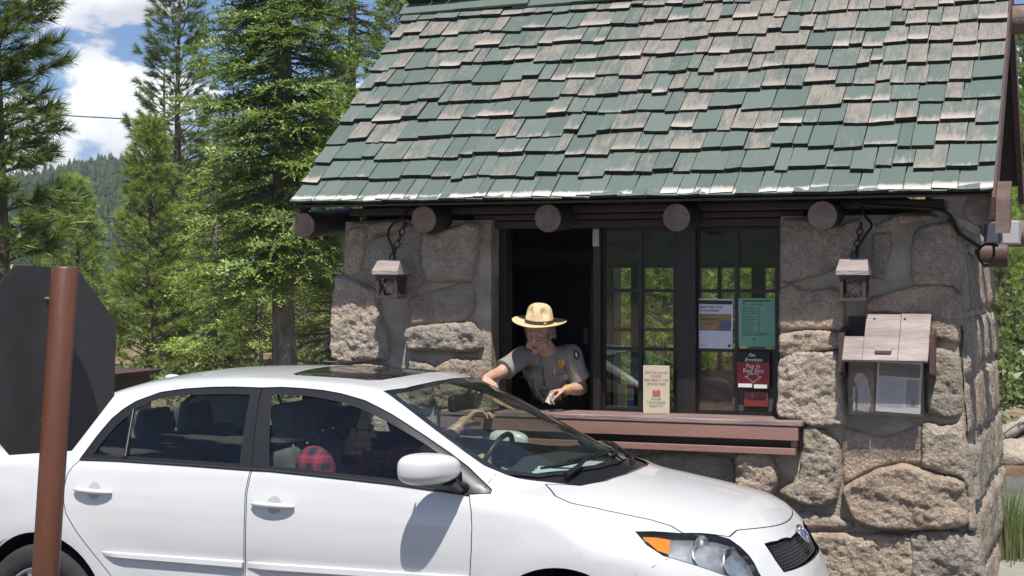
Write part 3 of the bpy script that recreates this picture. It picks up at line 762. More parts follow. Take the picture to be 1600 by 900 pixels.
def make_fir(seed, H, rad, base_h, tr=.2, top_frac=1.0, whorl=.34, per=6, tmpl=None, droop=-.05, tone=1.0, bare=0, asym=None):
    rng=np.random.default_rng(seed); wood=MB(); VV=[];CC=[]
    lean=rng.uniform(-.01,.01,2)
    tp=lambda z: Vector((lean[0]*z+.03*math.sin(z*.8+seed),lean[1]*z,z))
    zs_=np.linspace(0,H,14); wood.tube([tp(z) for z in zs_],[tr*(1-z/H)**.8+.012+(.25*tr if z<.01 else 0) for z in zs_],10)
    z=base_h
    while z<H-.15:
        fr=(z-base_h)/(H-base_h); L0=rad*((1-fr)**.72)*(.55+.45*min(1,fr*5+.35))
        for k in range(per):
            a=rng.uniform(0,6.283); L_=max(.22,L0*rng.uniform(.68,1.18)); zz=z+rng.uniform(-.5,.5)*whorl
            if asym: L_*=1+asym[1]*math.cos(a-asym[0])
            el=droop-.22+.42*fr+rng.uniform(-.16,.16)
            d=np.array([math.cos(a)*math.cos(el),math.sin(a)*math.cos(el),math.sin(el)])
            T_=min(tmpl,key=lambda q:abs(q[0]-L_)+rng.uniform(0,.15)); sc=L_/T_[0]
            p=np.array(tp(zz)); tt=tone*rng.uniform(.78,1.18)
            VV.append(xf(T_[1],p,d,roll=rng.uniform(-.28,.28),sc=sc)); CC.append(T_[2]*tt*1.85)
            e=p+d*L_*.9; mid=p+d*L_*.5+np.array([0,0,.02*L_])
            wood.tube([p,mid,e-np.array([0,0,.08*L_])],[.012+.012*L_,.008+.005*L_,.003],4,cap=False)
        z+=whorl*(1-.35*fr)*rng.uniform(.8,1.2)
    # leader
    T_=tmpl[0]; VV.append(xf(T_[1],np.array(tp(H-.2)),(0,0,1),up=(1,0,0),sc=.5)); CC.append(T_[2])
    for i in range(bare):
        a=rng.uniform(0,6.283); zz=rng.uniform(.4,base_h+1.0); l=rng.uniform(.5,1.5)*rad*.6; el=rng.uniform(-.35,.2)
        p=Vector(tp(zz)); d=Vector((math.cos(a),math.sin(a),el)); q=p+d*l*.6+Vector((0,0,rng.uniform(-.1,.1))); wood.tube([p,q,p+d*l+Vector((0,0,rng.uniform(-.2,.15)))],[.014,.009,.003],4,cap=False)
        for _ in range(2):
            b=q+Vector((rng.uniform(-.4,.4),rng.uniform(-.4,.4),rng.uniform(-.25,.15))); wood.tube([q,b],[.006,.002],3,cap=False)
    V=np.vstack(VV); return wood,V,np.vstack(CC)
def make_pine(seed, H, rad, base_h, tr=.12, whorl=.40, per=5, tufts=None, up=.35, tone=1.0, tsp=.20, tsc=1.0, prof=.8):
    rng=np.random.default_rng(seed); wood=MB(); VV=[];CC=[]
    tp=lambda z: Vector((.05*math.sin(z*.6+seed),.04*math.cos(z*.5),z))
    zs_=np.linspace(0,H,14); wood.tube([tp(z) for z in zs_],[tr*(1-z/H)**.8+.010+(.2*tr if z<.01 else 0) for z in zs_],9)
    def tuft(p,d):
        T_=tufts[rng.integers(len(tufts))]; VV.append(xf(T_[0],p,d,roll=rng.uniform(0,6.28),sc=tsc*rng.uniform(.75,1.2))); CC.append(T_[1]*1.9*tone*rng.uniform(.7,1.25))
    z=base_h
    while z<H:
        fr=(z-base_h)/(H-base_h); L0=rad*((1-fr)**prof)*(.6+.4*min(1,fr*4+.3))+.12
        a0=rng.uniform(0,6.28)
        for k in range(per):
            a=a0+k*6.283/per+rng.uniform(-.4,.4); L_=L0*rng.uniform(.6,1.15); el=up*(.3+fr)+rng.uniform(-.15,.15)
            p=np.array(tp(z+rng.uniform(-.06,.06))); d=np.array([math.cos(a)*math.cos(el),math.sin(a)*math.cos(el),math.sin(el)])
            n=max(2,int(L_/tsp)); pts=[]
            for i in range(n+1):
                t=i/n; pts.append(p+d*L_*t+np.array([0,0,.18*L_*t*t]))
            wood.tube(pts,[.006+.012*L_*(1-i/(n+1)) for i in range(n+1)],4,cap=False)
            for i in range(1,n+1):
                t=i/n
                if t<.28: continue
                for sg in (-1,1):
                    if rng.random()<.88:
                        b=a+sg*R(rng.uniform(30,70)); l=L_*.30*(1.1-t)+.07; dd=np.array([math.cos(b),math.sin(b),rng.uniform(.1,.55)]); e=pts[i]+dd*l
                        wood.tube([pts[i],e],[.006,.003],3,cap=False); tuft(e-dd*.05,dd)
                        if l>.2: tuft(pts[i]+dd*l*.5,dd+np.array([0,0,.3]))
            tuft(pts[-1],d+np.array([0,0,.35]))
        z+=whorl*(1-.4*fr)*rng.uniform(.8,1.2)
    tuft(np.array(tp(H-.05)),np.array([0,0,1]))
    return wood,np.vstack(VV),np.vstack(CC)
def plant(tree, name, loc, label, cat='tree', group=None, bark=M_bark, rot=0, sc=1.0, me=None):
    t=empty(name,loc,label,cat,group); t.rotation_euler.z=rot; t.scale=(sc,sc,sc)
    wood,V,C=tree
    if me is None:
        o=wood.mesh('trunk'); o.materials.append(bark); me=[o,None]
    o=bpy.data.objects.new('trunk',me[0]); COL.objects.link(o); o.parent=t
    if me[1] is None:
        c=npobj('crown',V,np.arange(len(V)).reshape(-1,3),C,[M_leaf],t); me[1]=c.data
    else: npobj('crown',None,None,None,None,t,me=me[1])
    return t,me
rg=np.random.default_rng(3)
FT=[(l,)+fir_branch(l,rg) for l in (.4,.7,.7,1.0,1.0,1.4,1.4,1.9,1.9)]
FB=[(l,)+fir_branch(l,rg,leaf=.045,sp=.04,tip=(.30,.37,.07),base=(.09,.15,.035)) for l in (.35,.6,.6,.9,.9,1.2)]
FC=[(l,)+fir_branch(l,rg,leaf=.10,sp=.11,dens=.5,tip=(.25,.31,.07),base=(.07,.115,.03)) for l in (.4,.8,.8,1.3,1.3,1.9,1.9)]
PT=[pine_tuft(rg,n=60,wd=.009,tip=(.19,.25,.075),base=(.07,.11,.04)) for _ in range(6)]
PTB=[pine_tuft(rg,n=50,ln=.12,wd=.010,tip=(.27,.34,.075),base=(.11,.165,.04)) for _ in range(5)]
PTC=[pine_tuft(rg,n=22,ln=.16,wd=.022,twig=.2,tip=(.23,.29,.07),base=(.08,.125,.035)) for _ in range(4)]
PTN=[pine_tuft(rg,n=100,ln=.13,wd=.0075,twig=.18,tip=(.19,.24,.055),base=(.05,.085,.022)) for _ in range(6)]

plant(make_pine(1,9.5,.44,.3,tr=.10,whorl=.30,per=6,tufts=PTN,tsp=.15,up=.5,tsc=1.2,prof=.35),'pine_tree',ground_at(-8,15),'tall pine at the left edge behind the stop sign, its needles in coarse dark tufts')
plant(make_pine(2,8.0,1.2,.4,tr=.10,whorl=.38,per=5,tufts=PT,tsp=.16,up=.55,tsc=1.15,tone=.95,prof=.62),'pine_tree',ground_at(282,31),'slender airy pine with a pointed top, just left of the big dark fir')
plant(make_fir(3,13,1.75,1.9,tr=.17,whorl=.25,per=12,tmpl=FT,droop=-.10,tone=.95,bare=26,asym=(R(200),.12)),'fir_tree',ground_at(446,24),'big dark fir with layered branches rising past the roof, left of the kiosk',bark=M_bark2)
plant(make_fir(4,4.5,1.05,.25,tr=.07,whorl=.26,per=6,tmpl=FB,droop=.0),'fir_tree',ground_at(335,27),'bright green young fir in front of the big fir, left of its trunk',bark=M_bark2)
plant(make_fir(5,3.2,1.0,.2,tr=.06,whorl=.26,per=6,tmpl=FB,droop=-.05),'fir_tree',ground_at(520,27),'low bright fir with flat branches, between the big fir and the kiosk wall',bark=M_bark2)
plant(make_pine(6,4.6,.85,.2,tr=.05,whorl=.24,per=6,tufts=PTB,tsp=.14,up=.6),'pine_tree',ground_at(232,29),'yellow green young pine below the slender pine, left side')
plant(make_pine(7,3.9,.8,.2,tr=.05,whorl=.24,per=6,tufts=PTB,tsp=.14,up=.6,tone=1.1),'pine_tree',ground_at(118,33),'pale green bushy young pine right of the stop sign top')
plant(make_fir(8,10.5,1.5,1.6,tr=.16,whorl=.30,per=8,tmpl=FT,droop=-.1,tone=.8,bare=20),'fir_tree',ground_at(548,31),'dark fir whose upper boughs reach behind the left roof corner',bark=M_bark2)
# the wood behind: shared meshes, each tree its own thing
tm=[]
for s in range(3): tm.append(['fir',make_fir(20+s,8.5,1.3,.8,tr=.13,whorl=.42,per=6,tmpl=FC,droop=-.06),None])
for s in range(3): tm.append(['pine',make_pine(30+s,7.5,1.15,.6,tr=.10,whorl=.40,per=6,tufts=PTC,tsp=.24,up=.5,tone=1.0),None])
for s in range(2): tm.append(['young',make_pine(40+s,3.2,.8,.15,tr=.04,whorl=.24,per=6,tufts=PTB,tsp=.17,up=.6,tone=1.1),None])
rr=random.Random(77)
LB={'fir':'forest fir standing in the wood behind the kiosk','pine':'forest pine standing in the wood behind the kiosk','young':'young light green pine at the edge of the wood'}
spots=[]
def scatter(n,px0,px1,d0,d1,hmax,kinds,mind=1.6):
    k=0; tries=0
    while k<n and tries<n*30:
        tries+=1; px=rr.uniform(px0,px1); d=math.sqrt(rr.uniform(d0*d0,d1*d1)); p=ground_at(px,d)
        if any((p.x-q[0])**2+(p.y-q[1])**2<mind**2 for q in spots): continue
        spots.append((p.x,p.y)); kk=rr.choice(kinds); t=rr.choice([q for q in tm if q[0]==kk]); sc=rr.uniform(.65,1.1)*hmax/8.5 if kk!='young' else rr.uniform(.7,1.25)
        e,me=plant(t[1],kk.replace('young','pine')+'_tree',p,LB[kk],'tree','trees of the wood behind the kiosk' if kk!='young' else 'young pines at the edge of the wood',bark=M_bark if kk!='fir' else M_bark2,rot=rr.uniform(0,6.28),sc=sc,me=t[2]); t[2]=me; k+=1
scatter(8,60,235,36,60,2.3,['fir','young','pine'])
scatter(14,60,235,60,120,3.6,['fir','pine'],2.2)
scatter(22,235,560,34,48,6.6,['fir','pine','fir','young'])
scatter(26,235,560,48,75,8.0,['fir','pine','fir'],2.2)
scatter(24,235,600,75,130,9.0,['fir','pine'],3.5)
scatter(26,900,1260,17,28,5.0,['young','fir','young','pine'])
scatter(26,880,1280,28,60,8.5,['fir','pine'],2.5)
scatter(12,600,900,28,60,8.5,['fir','pine'],2.5)
scatter(10,1500,1620,27,42,3.2,['young','fir','pine'],2)
scatter(26,-1500,60,20,60,8.5,['fir','pine'],2.5)
scatter(26,-5200,-1500,14,40,8.5,['fir','pine'],2.5)
scatter(18,1630,2100,25,60,7,['fir','pine'],2.5)
scatter(34,1640,4200,22,70,7,['fir','pine','young'],2.5)
# single young trees and brush on the right bank
for i,(px,d,s,kk,lab) in enumerate(((1562,21.5,.62,'young','young bright pine on the bank right of the kiosk wall'),(1604,24,.8,'young','young pine at the right photo edge on the bank'),(1548,27,.9,'young','light pine rising behind the kiosk corner on the right bank'))):
    t=[q for q in tm if q[0]==kk][i%2]; plant(t[1],'pine_tree',ground_at(px,d),lab,'tree',rot=i*1.3,sc=s,me=t[2])
# far forest on the hill: nobody could count it
rng=np.random.default_rng(5); V=[];T_=[];C=[]; nb=0
for i in range(34000):
    an=rng.uniform(-2.0,1.25) if i<19000 else rng.uniform(-.36,-.10); ro=math.sqrt(rng.uniform(230**2,640**2)) if rng.random()<.8 else rng.uniform(90,230)
    if abs(an)<.36 and ro<240: continue
    if (an>-.05 or an<-.6) and rng.random()<.35: continue
    fx=-sn*math.cos(an)+cs*math.sin(an); fy=cs*math.cos(an)+sn*math.sin(an); p=TP(CAM.x+fx*ro,CAM.y+fy*ro); h=rng.uniform(2.6,5.5)*(.75+.5*rng.random()); r=h*rng.uniform(.16,.26); c=np.array([.040,.066,.034])*rng.uniform(.6,1.3)+np.array([.02,.012,0])*rng.random()
    
    k=7; lev=4
    for l in range(lev):
        z0=h*(.10+.22*l); z1=min(h,z0+h*.42); rl=r*(1-l*.21)*rng.uniform(.8,1.2); a0=rng.uniform(0,6.28)
        ring=[(p.x+rl*rng.uniform(.6,1.25)*math.cos(a0+6.283*j/k),p.y+rl*rng.uniform(.6,1.25)*math.sin(a0+6.283*j/k),p.z+z0+rng.uniform(-.04,.04)*h) for j in range(k)]
        V+=ring+[(p.x+rng.uniform(-.1,.1),p.y,p.z+z1)]; C+=[c*.8]*k+[c*1.15]
        T_+=[(nb+j,nb+(j+1)%k,nb+k) for j in range(k)]; nb+=k+1
M_hill=leafmat('far conifers',trans=.1); M_hill.node_tree.nodes['Mix Shader.001'].inputs[0].default_value=0
o=npobj('hill_forest',np.array(V),np.array(T_),np.array(C),[M_hill]); tag(o,'distant conifer forest covering the hillside','forest',kind='stuff')
# ground litter on the right bank
M_dead=mat('weathered grey wood',(.26,.22,.19),.95,.3,10,bump=.6,stretch=(1,1,1),col2=(.42,.37,.32))
def logt(p0,p1,r,label):
    f=MB(); n=7; p0=Vector(p0); p1=Vector(p1); pts=[p0.lerp(p1,i/n)+Vector((0,0,.04*noise.noise(Vector((i*.7,r*50,0))))) for i in range(n+1)]
    f.tube(pts,[r*(1-.35*i/n)*(1+.12*math.sin(i*2.1)) for i in range(n+1)],10)
    d=(p1-p0).normalized()
    for i in (2,4,5): f.tube([pts[i],pts[i]+Vector((d.y,-d.x,.7)).normalized()*r*3.2],[r*.22,r*.08],5)
    o=f.build('fallen_log',M_dead); recenter(o,p0.lerp(p1,.5)); tag(o,label,'log',None)
def ga(px,d,h=0): return ground_at(px,d)+Vector((0,0,h))
logt(ga(1535,16.9,.07),ga(1612,18.0,.10),.10,'thick grey fallen log on the bank just above the boulder')
logt(ga(1540,20.6,.05),ga(1610,20.2,.08),.05,'thin fallen log higher up on the right bank')
logt(ga(1556,22.6,.25),ga(1618,21.0,.08),.045,'slanting dead branch on the bank behind the stake')
def boulder(px,d,s,label,seed):
    bm=bmesh.new(); bmesh.ops.create_icosphere(bm,subdivisions=4,radius=1)
    for v in bm.verts:
        n_=v.co.normalized(); k=1+.25*noise.noise(n_*1.3+Vector((seed,0,0)))+.10*noise.noise(n_*4+Vector((seed,0,0)))-.08*abs(noise.noise(n_*2.6+Vector((0,seed,0)))); q=n_*k
        v.co=Vector((q.x*s[0],q.y*s[1],max(q.z,-.5)*s[2]))
    f=MB(); f.addbm(bm,c=(1.05,1.0,.97),smooth=True); o=f.build('boulder',M_stone); o.location=ga(px,d,s[2]*.35); tag(o,label,'rock')
boulder(1577,16.05,(.34,.22,.17),'flat grey boulder beside the road on the right bank',3)
boulder(1540,16.4,(.2,.2,.14),'rounded boulder half hidden by the kiosk corner',5)
boulder(1611,16.1,(.24,.2,.16),'boulder cut by the right photo edge',8)
boulder(1592,24.5,(.3,.3,.15),'low pale rock near the top of the bank',12)
f=MB(); p=ga(1557,18.6); f.tube([p,p+Vector((.01,0,.42)),p+Vector((.015,0,.44))],[.02,.018,.012],8); o=f.build('wooden_stake',mat('red stained stake',(.16,.07,.05),.8,.2,9)); recenter(o,p); tag(o,'short reddish wooden stake standing on the bank','stake')
# grasses: tuft by the corner, ground cover
def grass(n,px0,px1,d0,d1,h,name,label,kind,cols,seed):
    rng=np.random.default_rng(seed); V=[];C=[]
    for i in range(n):
        p=ground_at(rng.uniform(px0,px1),rng.uniform(d0,d1)); hh=h*rng.uniform(.4,1.2); a=rng.uniform(0,6.28); w=.004+.004*rng.random()
        l=rng.uniform(.1,.45)*hh; dx,dy=math.cos(a),math.sin(a); c=np.array(cols[rng.integers(len(cols))])*rng.uniform(.7,1.3)
        V+=[(p.x-dy*w,p.y+dx*w,p.z),(p.x+dy*w,p.y-dx*w,p.z),(p.x+dx*l,p.y+dy*l,p.z+hh)]; C+=[c*.7,c*.7,c]
    o=npobj(name,np.array(V),np.arange(len(V)).reshape(-1,3),np.array(C),[M_leaf]); tag(o,label,'grass',kind=kind); return o
rng=np.random.default_rng(9); V=[];C=[]; base=D(1574,1000,10.2); base.z=.05
for i in range(750):
    a=rng.uniform(0,6.28); r0=abs(rng.normal())*.13; p=np.array([base.x+r0*math.cos(a)*1.2,base.y+r0*math.sin(a),-.05 if r0>.3 else .0]); hh=rng.uniform(.25,.62); o_=rng.uniform(.05,.32)*hh; b=a+rng.uniform(-.8,.8); w=.004
    c=np.array([(.16,.25,.07),(.22,.30,.10),(.34,.31,.16)][rng.integers(3)])*rng.uniform(.7,1.2)
    m=p+np.array([math.cos(b)*o_*.35,math.sin(b)*o_*.35,hh*.6]); e=p+np.array([math.cos(b)*o_,math.sin(b)*o_,hh]); s=np.array([-math.sin(b)*w,math.cos(b)*w,0])
    V+=[p-s,p+s,m+s*.8,p-s,m+s*.8,m-s*.8,m-s*.8,m+s*.8,e]; C+=[c*.6,c*.6,c,c*.6,c,c,c,c,c*1.2]
o=npobj('grass_tuft',np.array(V),np.arange(len(V)).reshape(-1,3),np.array(C),[M_leaf]); tag(o,'tall green grass clump growing at the foot of the kiosk corner','grass')
# needles and shrubs under the trees
rng=np.random.default_rng(19); V=[];C=[]
for i in range(1000):
    zone=rng.random() if i<650 else .9+.3*rng.random(); 
    if zone<.6: p=ground_at(rng.uniform(-100,760),rng.uniform(19,60))
    elif zone<.8: p=ground_at(rng.uniform(850,1300),rng.uniform(18,30))
    elif zone<1: p=ground_at(rng.uniform(1500,1660),rng.uniform(18.5,36))
    else: p=ground_at(rng.uniform(1600,3600),rng.uniform(18,45))
    s=rng.uniform(.15,.5); n=60; col=np.array([(.15,.21,.06),(.11,.16,.05),(.23,.26,.10)][rng.integers(3)])
    c0=rng.normal(size=(n,3))*np.array([s,s,s*.55])*.55+np.array([p.x,p.y,p.z+s*.5]); u=rng.normal(size=(n,3)); u/=np.linalg.norm(u,axis=1)[:,None]; v=np.cross(u,rng.normal(size=(n,3))); v/=np.linalg.norm(v,axis=1)[:,None]; k=.035+.05*rng.random((n,1))
    tri=np.stack([c0-v*k*.5,c0+v*k*.5,c0+u*k*1.6],1); V.append(tri.reshape(-1,3)); C.append(np.repeat(col*rng.uniform(.6,1.3,(n,1)),3,axis=0))
V=np.vstack(V); o=npobj('undergrowth',V,np.arange(len(V)).reshape(-1,3),np.vstack(C),[M_leaf]); tag(o,'low green brush and seedlings on the forest floor','undergrowth',kind='stuff')
# overhead wires
M_wire=mat('black cable',(.015,.015,.016),.6,.1,3)
def wire(a,b,sag,r,label,n=16):
    f=MB(); a=Vector(a); b=Vector(b); f.tube([a.lerp(b,i/n)-Vector((0,0,sag*4*(i/n)*(1-i/n))) for i in range(n+1)],r,5,smooth=True)
    o=f.build('overhead_wire',M_wire); recenter(o,a.lerp(b,.5)); tag(o,label,'wire')
wire(D(-160,160,42),D(760,190,42),.25,.016,'thin overhead cable crossing the clouds between the pines')

# the air between here and the hills
M_hz=bpy.data.materials.new('haze'); M_hz.use_nodes=True; _n=M_hz.node_tree; _n.nodes.clear(); _o=_n.nodes.new('ShaderNodeOutputMaterial'); _v=_n.nodes.new('ShaderNodeVolumePrincipled')
_v.inputs['Color'].default_value=(.80,.86,.95,1); _v.inputs['Density'].default_value=HAZE; _v.inputs['Anisotropy'].default_value=.2; _n.links.new(_v.outputs[0],_o.inputs['Volume'])
if HAZE>0:
    mb=MB(); mb.box((-2700,-2700,-14),(2700,2700,95)); o=mb.build('haze',[M_hz]); tag(o,kind='stuff',label='thin summer haze over the valley')
    vs_=[v.co.z for v in bpy.data.objects['ground'].data.vertices]; print('ground z',min(vs_),max(vs_))
# ================================================================== the white saloon car
CX, CY = .382, -1.48           # front axle, centre line (the car points to +x, its near side faces -y)
def pch(xs, ys):
    xs=np.array(xs,float); ys=np.array(ys,float)
    if xs[0]>xs[-1]: xs=xs[::-1]; ys=ys[::-1]
    h=np.diff(xs); dl=np.diff(ys)/h; m=np.zeros(len(xs)); m[0]=dl[0]; m[-1]=dl[-1]
    for i in range(1,len(xs)-1):
        m[i]=0 if dl[i-1]*dl[i]<=0 else (h[i-1]+h[i])/(h[i]/dl[i-1]+h[i-1]/dl[i])*1.0
    def f(x):
        x=np.clip(x,xs[0],xs[-1]); i=np.clip(np.searchsorted(xs,x)-1,0,len(xs)-2); t=(x-xs[i])/h[i]
        return (2*t**3-3*t**2+1)*ys[i]+(t**3-2*t**2+t)*h[i]*m[i]+(-2*t**3+3*t**2)*ys[i+1]+(t**3-t**2)*h[i]*m[i+1]
    return f
fT0=pch([-3.62,-3.45,-3.2,-3.0,-2.6,-1.0,-.4,-.15,.03,.3,.5,.65,.8,.95],[1.03,1.095,1.105,1.10,1.06,1.045,1.035,1.028,1.005,.962,.924,.886,.825,.72])
fDr=pch([-3.6,-3.2,-2.6,-1.0,-.34,-.1,.16,.5,.8,.95],[.10,.09,.03,.02,.07,.09,.175,.185,.16,.14])
fW0=pch([.10,.18,.3,.45,.6,.72,.80,.88,.95,1.02,1.1],[.78,.83,.858,.868,.876,.880,.876,.866,.850,.824,.78])
fPl=pch([-3.6,-3.3,-2.9,-2.3,-.3,.2,.5,.7,.85,1.0],[.17,.09,.035,.0,.0,.008,.03,.075,.15,.30])
fXN=pch([.1,.2,.32,.45,.568,.672,.76,.84,1.0],[.86,.92,.945,.952,.925,.878,.825,.765,.62])
fXR=pch([.1,.25,.5,.7,.95,1.1],[-3.50,-3.56,-3.58,-3.57,-3.54,-3.47])
fG0=pch([.9,.6,.4,.22,.10,.03,-.2,-.5,-.8,-.9,-1.0,-1.3,-1.6,-2.0,-2.3,-2.5,-2.8,-3.0,-3.15,-3.4,-3.8],[-.6,.2,.62,.87,.975,1.01,1.112,1.243,1.362,1.396,1.416,1.436,1.442,1.430,1.392,1.342,1.212,1.115,1.04,.85,.3])
def smax(a,b,k): h=np.clip(.5+.5*(a-b)/k,0,1); return b+(a-b)*h+k*h*(1-h)
def smin(a,b,k): return -smax(-a,-b,k)
def carf(X,y,z):
    y=np.abs(y)
    arch=.007*(np.exp(-((np.hypot(X,z-.315)-.39)/.09)**2)+np.exp(-((np.hypot(X+2.6,z-.315)-.39)/.09)**2))*(z>.1)
    crease=-.006*np.exp(-((z-.60)/.05)**2)*np.exp(-((X+1.2)/.9)**4)
    c1=y-(fW0(z)-fPl(X)+arch+crease)
    c2=(z-(fT0(X)-fDr(X)*(y/.85)**2.3))*.95
    c3=(X-(fXN(z)-.36*(y/.8)**2.7))*.9
    c4=((fXR(z)+.24*(y/.8)**3)-X)*.9
    c5=.16-z
    lo=smax(smax(c1,c2,.07),c5,.04); lo=smax(lo,c3,.09); lo=smax(lo,c4,.10)
    sh=np.where(X>-1.4,np.clip((X+1.4)/1.2,0,1)**1.2*.46,0)*y*y-np.where(X<-2.1,np.clip((-2.1-X)/.6,0,1)*.25,0)*y*y
    zc_=np.maximum(z-1.02,-.03)
    g1=(y-(.822-.44*zc_-.45*zc_**2-.05*np.clip(-2.2-X,0,2)**1.4-.03*np.clip(X+.8,0,2)))*.88
    g2=(z-(fG0(X+sh)-.10*y*y))*.9
    up=smax(smax(g1,g2,.07),.88-z,.02)
    return smin(lo,up,.022)
def carn(p):
    e=.002; X,y,z=p[:,0],p[:,1],p[:,2]
    n=np.stack([carf(X+e,y,z)-carf(X-e,y,z),carf(X,y+e,z)-carf(X,y-e,z),carf(X,y,z+e)-carf(X,y,z-e)],1)
    return n/(np.linalg.norm(n,axis=1)[:,None]+1e-12)
def march(O,Dn,t0,t1,n,inside=True):
    t=np.linspace(t0,t1,n); Pp=O[:,None,:]+Dn[:,None,:]*t[None,:,None]; v=carf(Pp[...,0],Pp[...,1],Pp[...,2])
    c=(v>0) if inside else (v<0); hit=c.any(1); i=np.clip(c.argmax(1),1,n-1); a=t[i-1]; b=t[i]
    for _ in range(22):
        m=(a+b)/2; q=O+Dn*m[:,None]; w=carf(q[:,0],q[:,1],q[:,2]); cc=(w>0) if inside else (w<0); b=np.where(cc,m,b); a=np.where(cc,a,m)
    return O+Dn*((a+b)/2)[:,None],hit
SA,SB,ZA,KS=-3.0,.35,.45,.6
def dom2car(st):
    st=np.asarray(st,float); s=st[:,0]; th=st[:,1]/.9
    psi=np.where(s>SB,(s-SB)/KS,np.where(s<SA,(s-SA)/KS,0)); psi=np.clip(psi,-math.pi/2+.001,math.pi/2-.001); x=np.clip(s,SA,SB)
    O=np.stack([x,0*x,0*x+ZA],1); Dn=np.stack([np.sin(psi),np.cos(psi)*np.cos(th),np.cos(psi)*np.sin(th)],1)
    return march(O,Dn,0,1.25,70)[0]
def car2dom(p):
    p=np.asarray(p,float); dx=np.where(p[:,0]>SB,p[:,0]-SB,np.where(p[:,0]<SA,p[:,0]-SA,0)); y=np.abs(p[:,1]); z=p[:,2]-ZA
    r=np.hypot(y,z); psi=np.arctan2(dx,r); return np.stack([np.clip(p[:,0],SA,SB)+psi*KS,np.arctan2(z,y)*.9],1)
def cpx(pts):
    """photo pixels -> points of the near side of the body"""
    O=[];Dd=[]
    for px,py in pts:
        r=(px-800)/F; q=(HY-py)/F; d=Vector((-sn+r*cs,cs+r*sn,q)); O.append((CAM.x-CX,-(CAM.y-CY),CAM.z)); Dd.append((d.x,-d.y,d.z))
    p,h=march(np.array(O),np.array(Dd),5.0,10.5,900,False)
    for k,(a,b) in enumerate(zip(pts,h)):
        if not b: print('MISS',a)
    return p
def side(pts):
    O=np.array([(x,1.6,z) for x,z in pts],float); Dn=np.tile([0,-1.0,0],(len(pts),1)); return march(O,Dn,0,1.6,200,False)[0]
def top(pts):
    O=np.array([(x,y,2.2) for x,y in pts],float); Dn=np.tile([0,0,-1.0],(len(pts),1)); return march(O,Dn,0,2,300,False)[0]
def frontp(pts):
    O=np.array([(2.0,y,z) for y,z in pts],float); Dn=np.tile([-1.0,0,0],(len(pts),1)); return march(O,Dn,0,2,300,False)[0]
def dm(*arrs): return [tuple(q) for q in car2dom(np.vstack(arrs))]
def offs(poly,d):
    a=sum(poly[i][0]*poly[(i+1)%len(poly)][1]-poly[(i+1)%len(poly)][0]*poly[i][1] for i in range(len(poly))); sg=1 if a>0 else -1
    out=[]; n=len(poly)
    for i in range(n):
        p0,p1,p2=poly[i-1],poly[i],poly[(i+1)%n]; e1=Vector((p1[0]-p0[0],p1[1]-p0[1])); e2=Vector((p2[0]-p1[0],p2[1]-p1[1]))
        if e1.length<1e-6 or e2.length<1e-6: out.append(p1); continue
        n1=Vector((e1.y,-e1.x)).normalized()*sg; n2=Vector((e2.y,-e2.x)).normalized()*sg; m=(n1+n2)
        m=m/max(.5,m.length_squared/2) if m.length>1e-6 else n1
        out.append((p1[0]+m.x*d,p1[1]+m.y*d))
    return out
CENTER_B=math.pi/2*.9
def panel(name, mats, parent, inc, exc=(), off=0., step=.035, sides=(1,-1), weld=False, label=None, thick=0):
    """cut a panel from the body surface; returns the objects"""
    P2,TT=cdt(inc,exc,step,.0)
    P2[:,1]=np.minimum(P2[:,1],CENTER_B)
    p=dom2car(P2); nn=carn(p); cen=np.abs(P2[:,1]-CENTER_B)<1e-4; p[cen,1]=0; nn[cen,1]=0
    if off: p=p+nn*off
    res=[]
    def mk(ps,ns,tris,nm):
        me=bpy.data.meshes.new(nm); w=np.stack([ps[:,0]+CX,CY-ps[:,1],ps[:,2]],1); wn=np.stack([ns[:,0],-ns[:,1],ns[:,2]],1)
        a=w[tris]; fn=np.cross(a[:,1]-a[:,0],a[:,2]-a[:,0]); ar=np.linalg.norm(fn,axis=1); keep=ar>1e-10; tris=tris[keep]; fn=fn[keep]
        fl=(fn*wn[tris].mean(1)).sum(1)<0; tris=tris.copy(); tris[fl]=tris[fl][:,::-1]
        o_=np.array(wloc(parent)) if parent else np.zeros(3)
        me.from_pydata([tuple(q) for q in (w-o_)],[],[tuple(int(i) for i in t) for t in tris]); me.polygons.foreach_set('use_smooth',[True]*len(tris))
        me.normals_split_custom_set_from_vertices([tuple(q) for q in wn])
        for m in mats: me.materials.append(m)
        o=bpy.data.objects.new(nm,me); COL.objects.link(o); o.parent=parent
        if label: o['label']=label
        res.append(o)
    if weld:
        idx=np.arange(len(p)); new=np.where(cen,idx,idx+len(p)); q=p.copy(); q[:,1]*=-1; m2=nn.copy(); m2[:,1]*=-1
        mk(np.vstack([p,q]),np.vstack([nn,m2]),np.vstack([TT,new[TT]]),name)
    else:
        for s in sides:
            q=p.copy(); q[:,1]*=s; m2=nn.copy(); m2[:,1]*=s; mk(q,m2,TT,name)
    return res
def paint(nt,N,L,b):
    b.inputs['Base Color'].default_value=(.60,.60,.61,1); b.inputs['Roughness'].default_value=.32; b.inputs['Coat Weight'].default_value=.8; b.inputs['Coat Roughness'].default_value=.03
    tc=N.new('ShaderNodeTexCoord'); n=N.new('ShaderNodeTexNoise'); n.inputs['Scale'].default_value=3; n.inputs['Detail'].default_value=8; L.new(tc.outputs['Object'],n.inputs['Vector'])
    # road dust gathers low on the body
    s=N.new('ShaderNodeSeparateXYZ'); L.new(tc.outputs['Object'],s.inputs[0])
    r=N.new('ShaderNodeValToRGB'); r.color_ramp.elements[0].color=(.575,.57,.565,1); r.color_ramp.elements[1].color=(.62,.62,.625,1); L.new(n.outputs['Fac'],r.inputs[0]); L.new(r.outputs[0],b.inputs['Base Color'])
M_paint=node_mat('white car paint',paint)
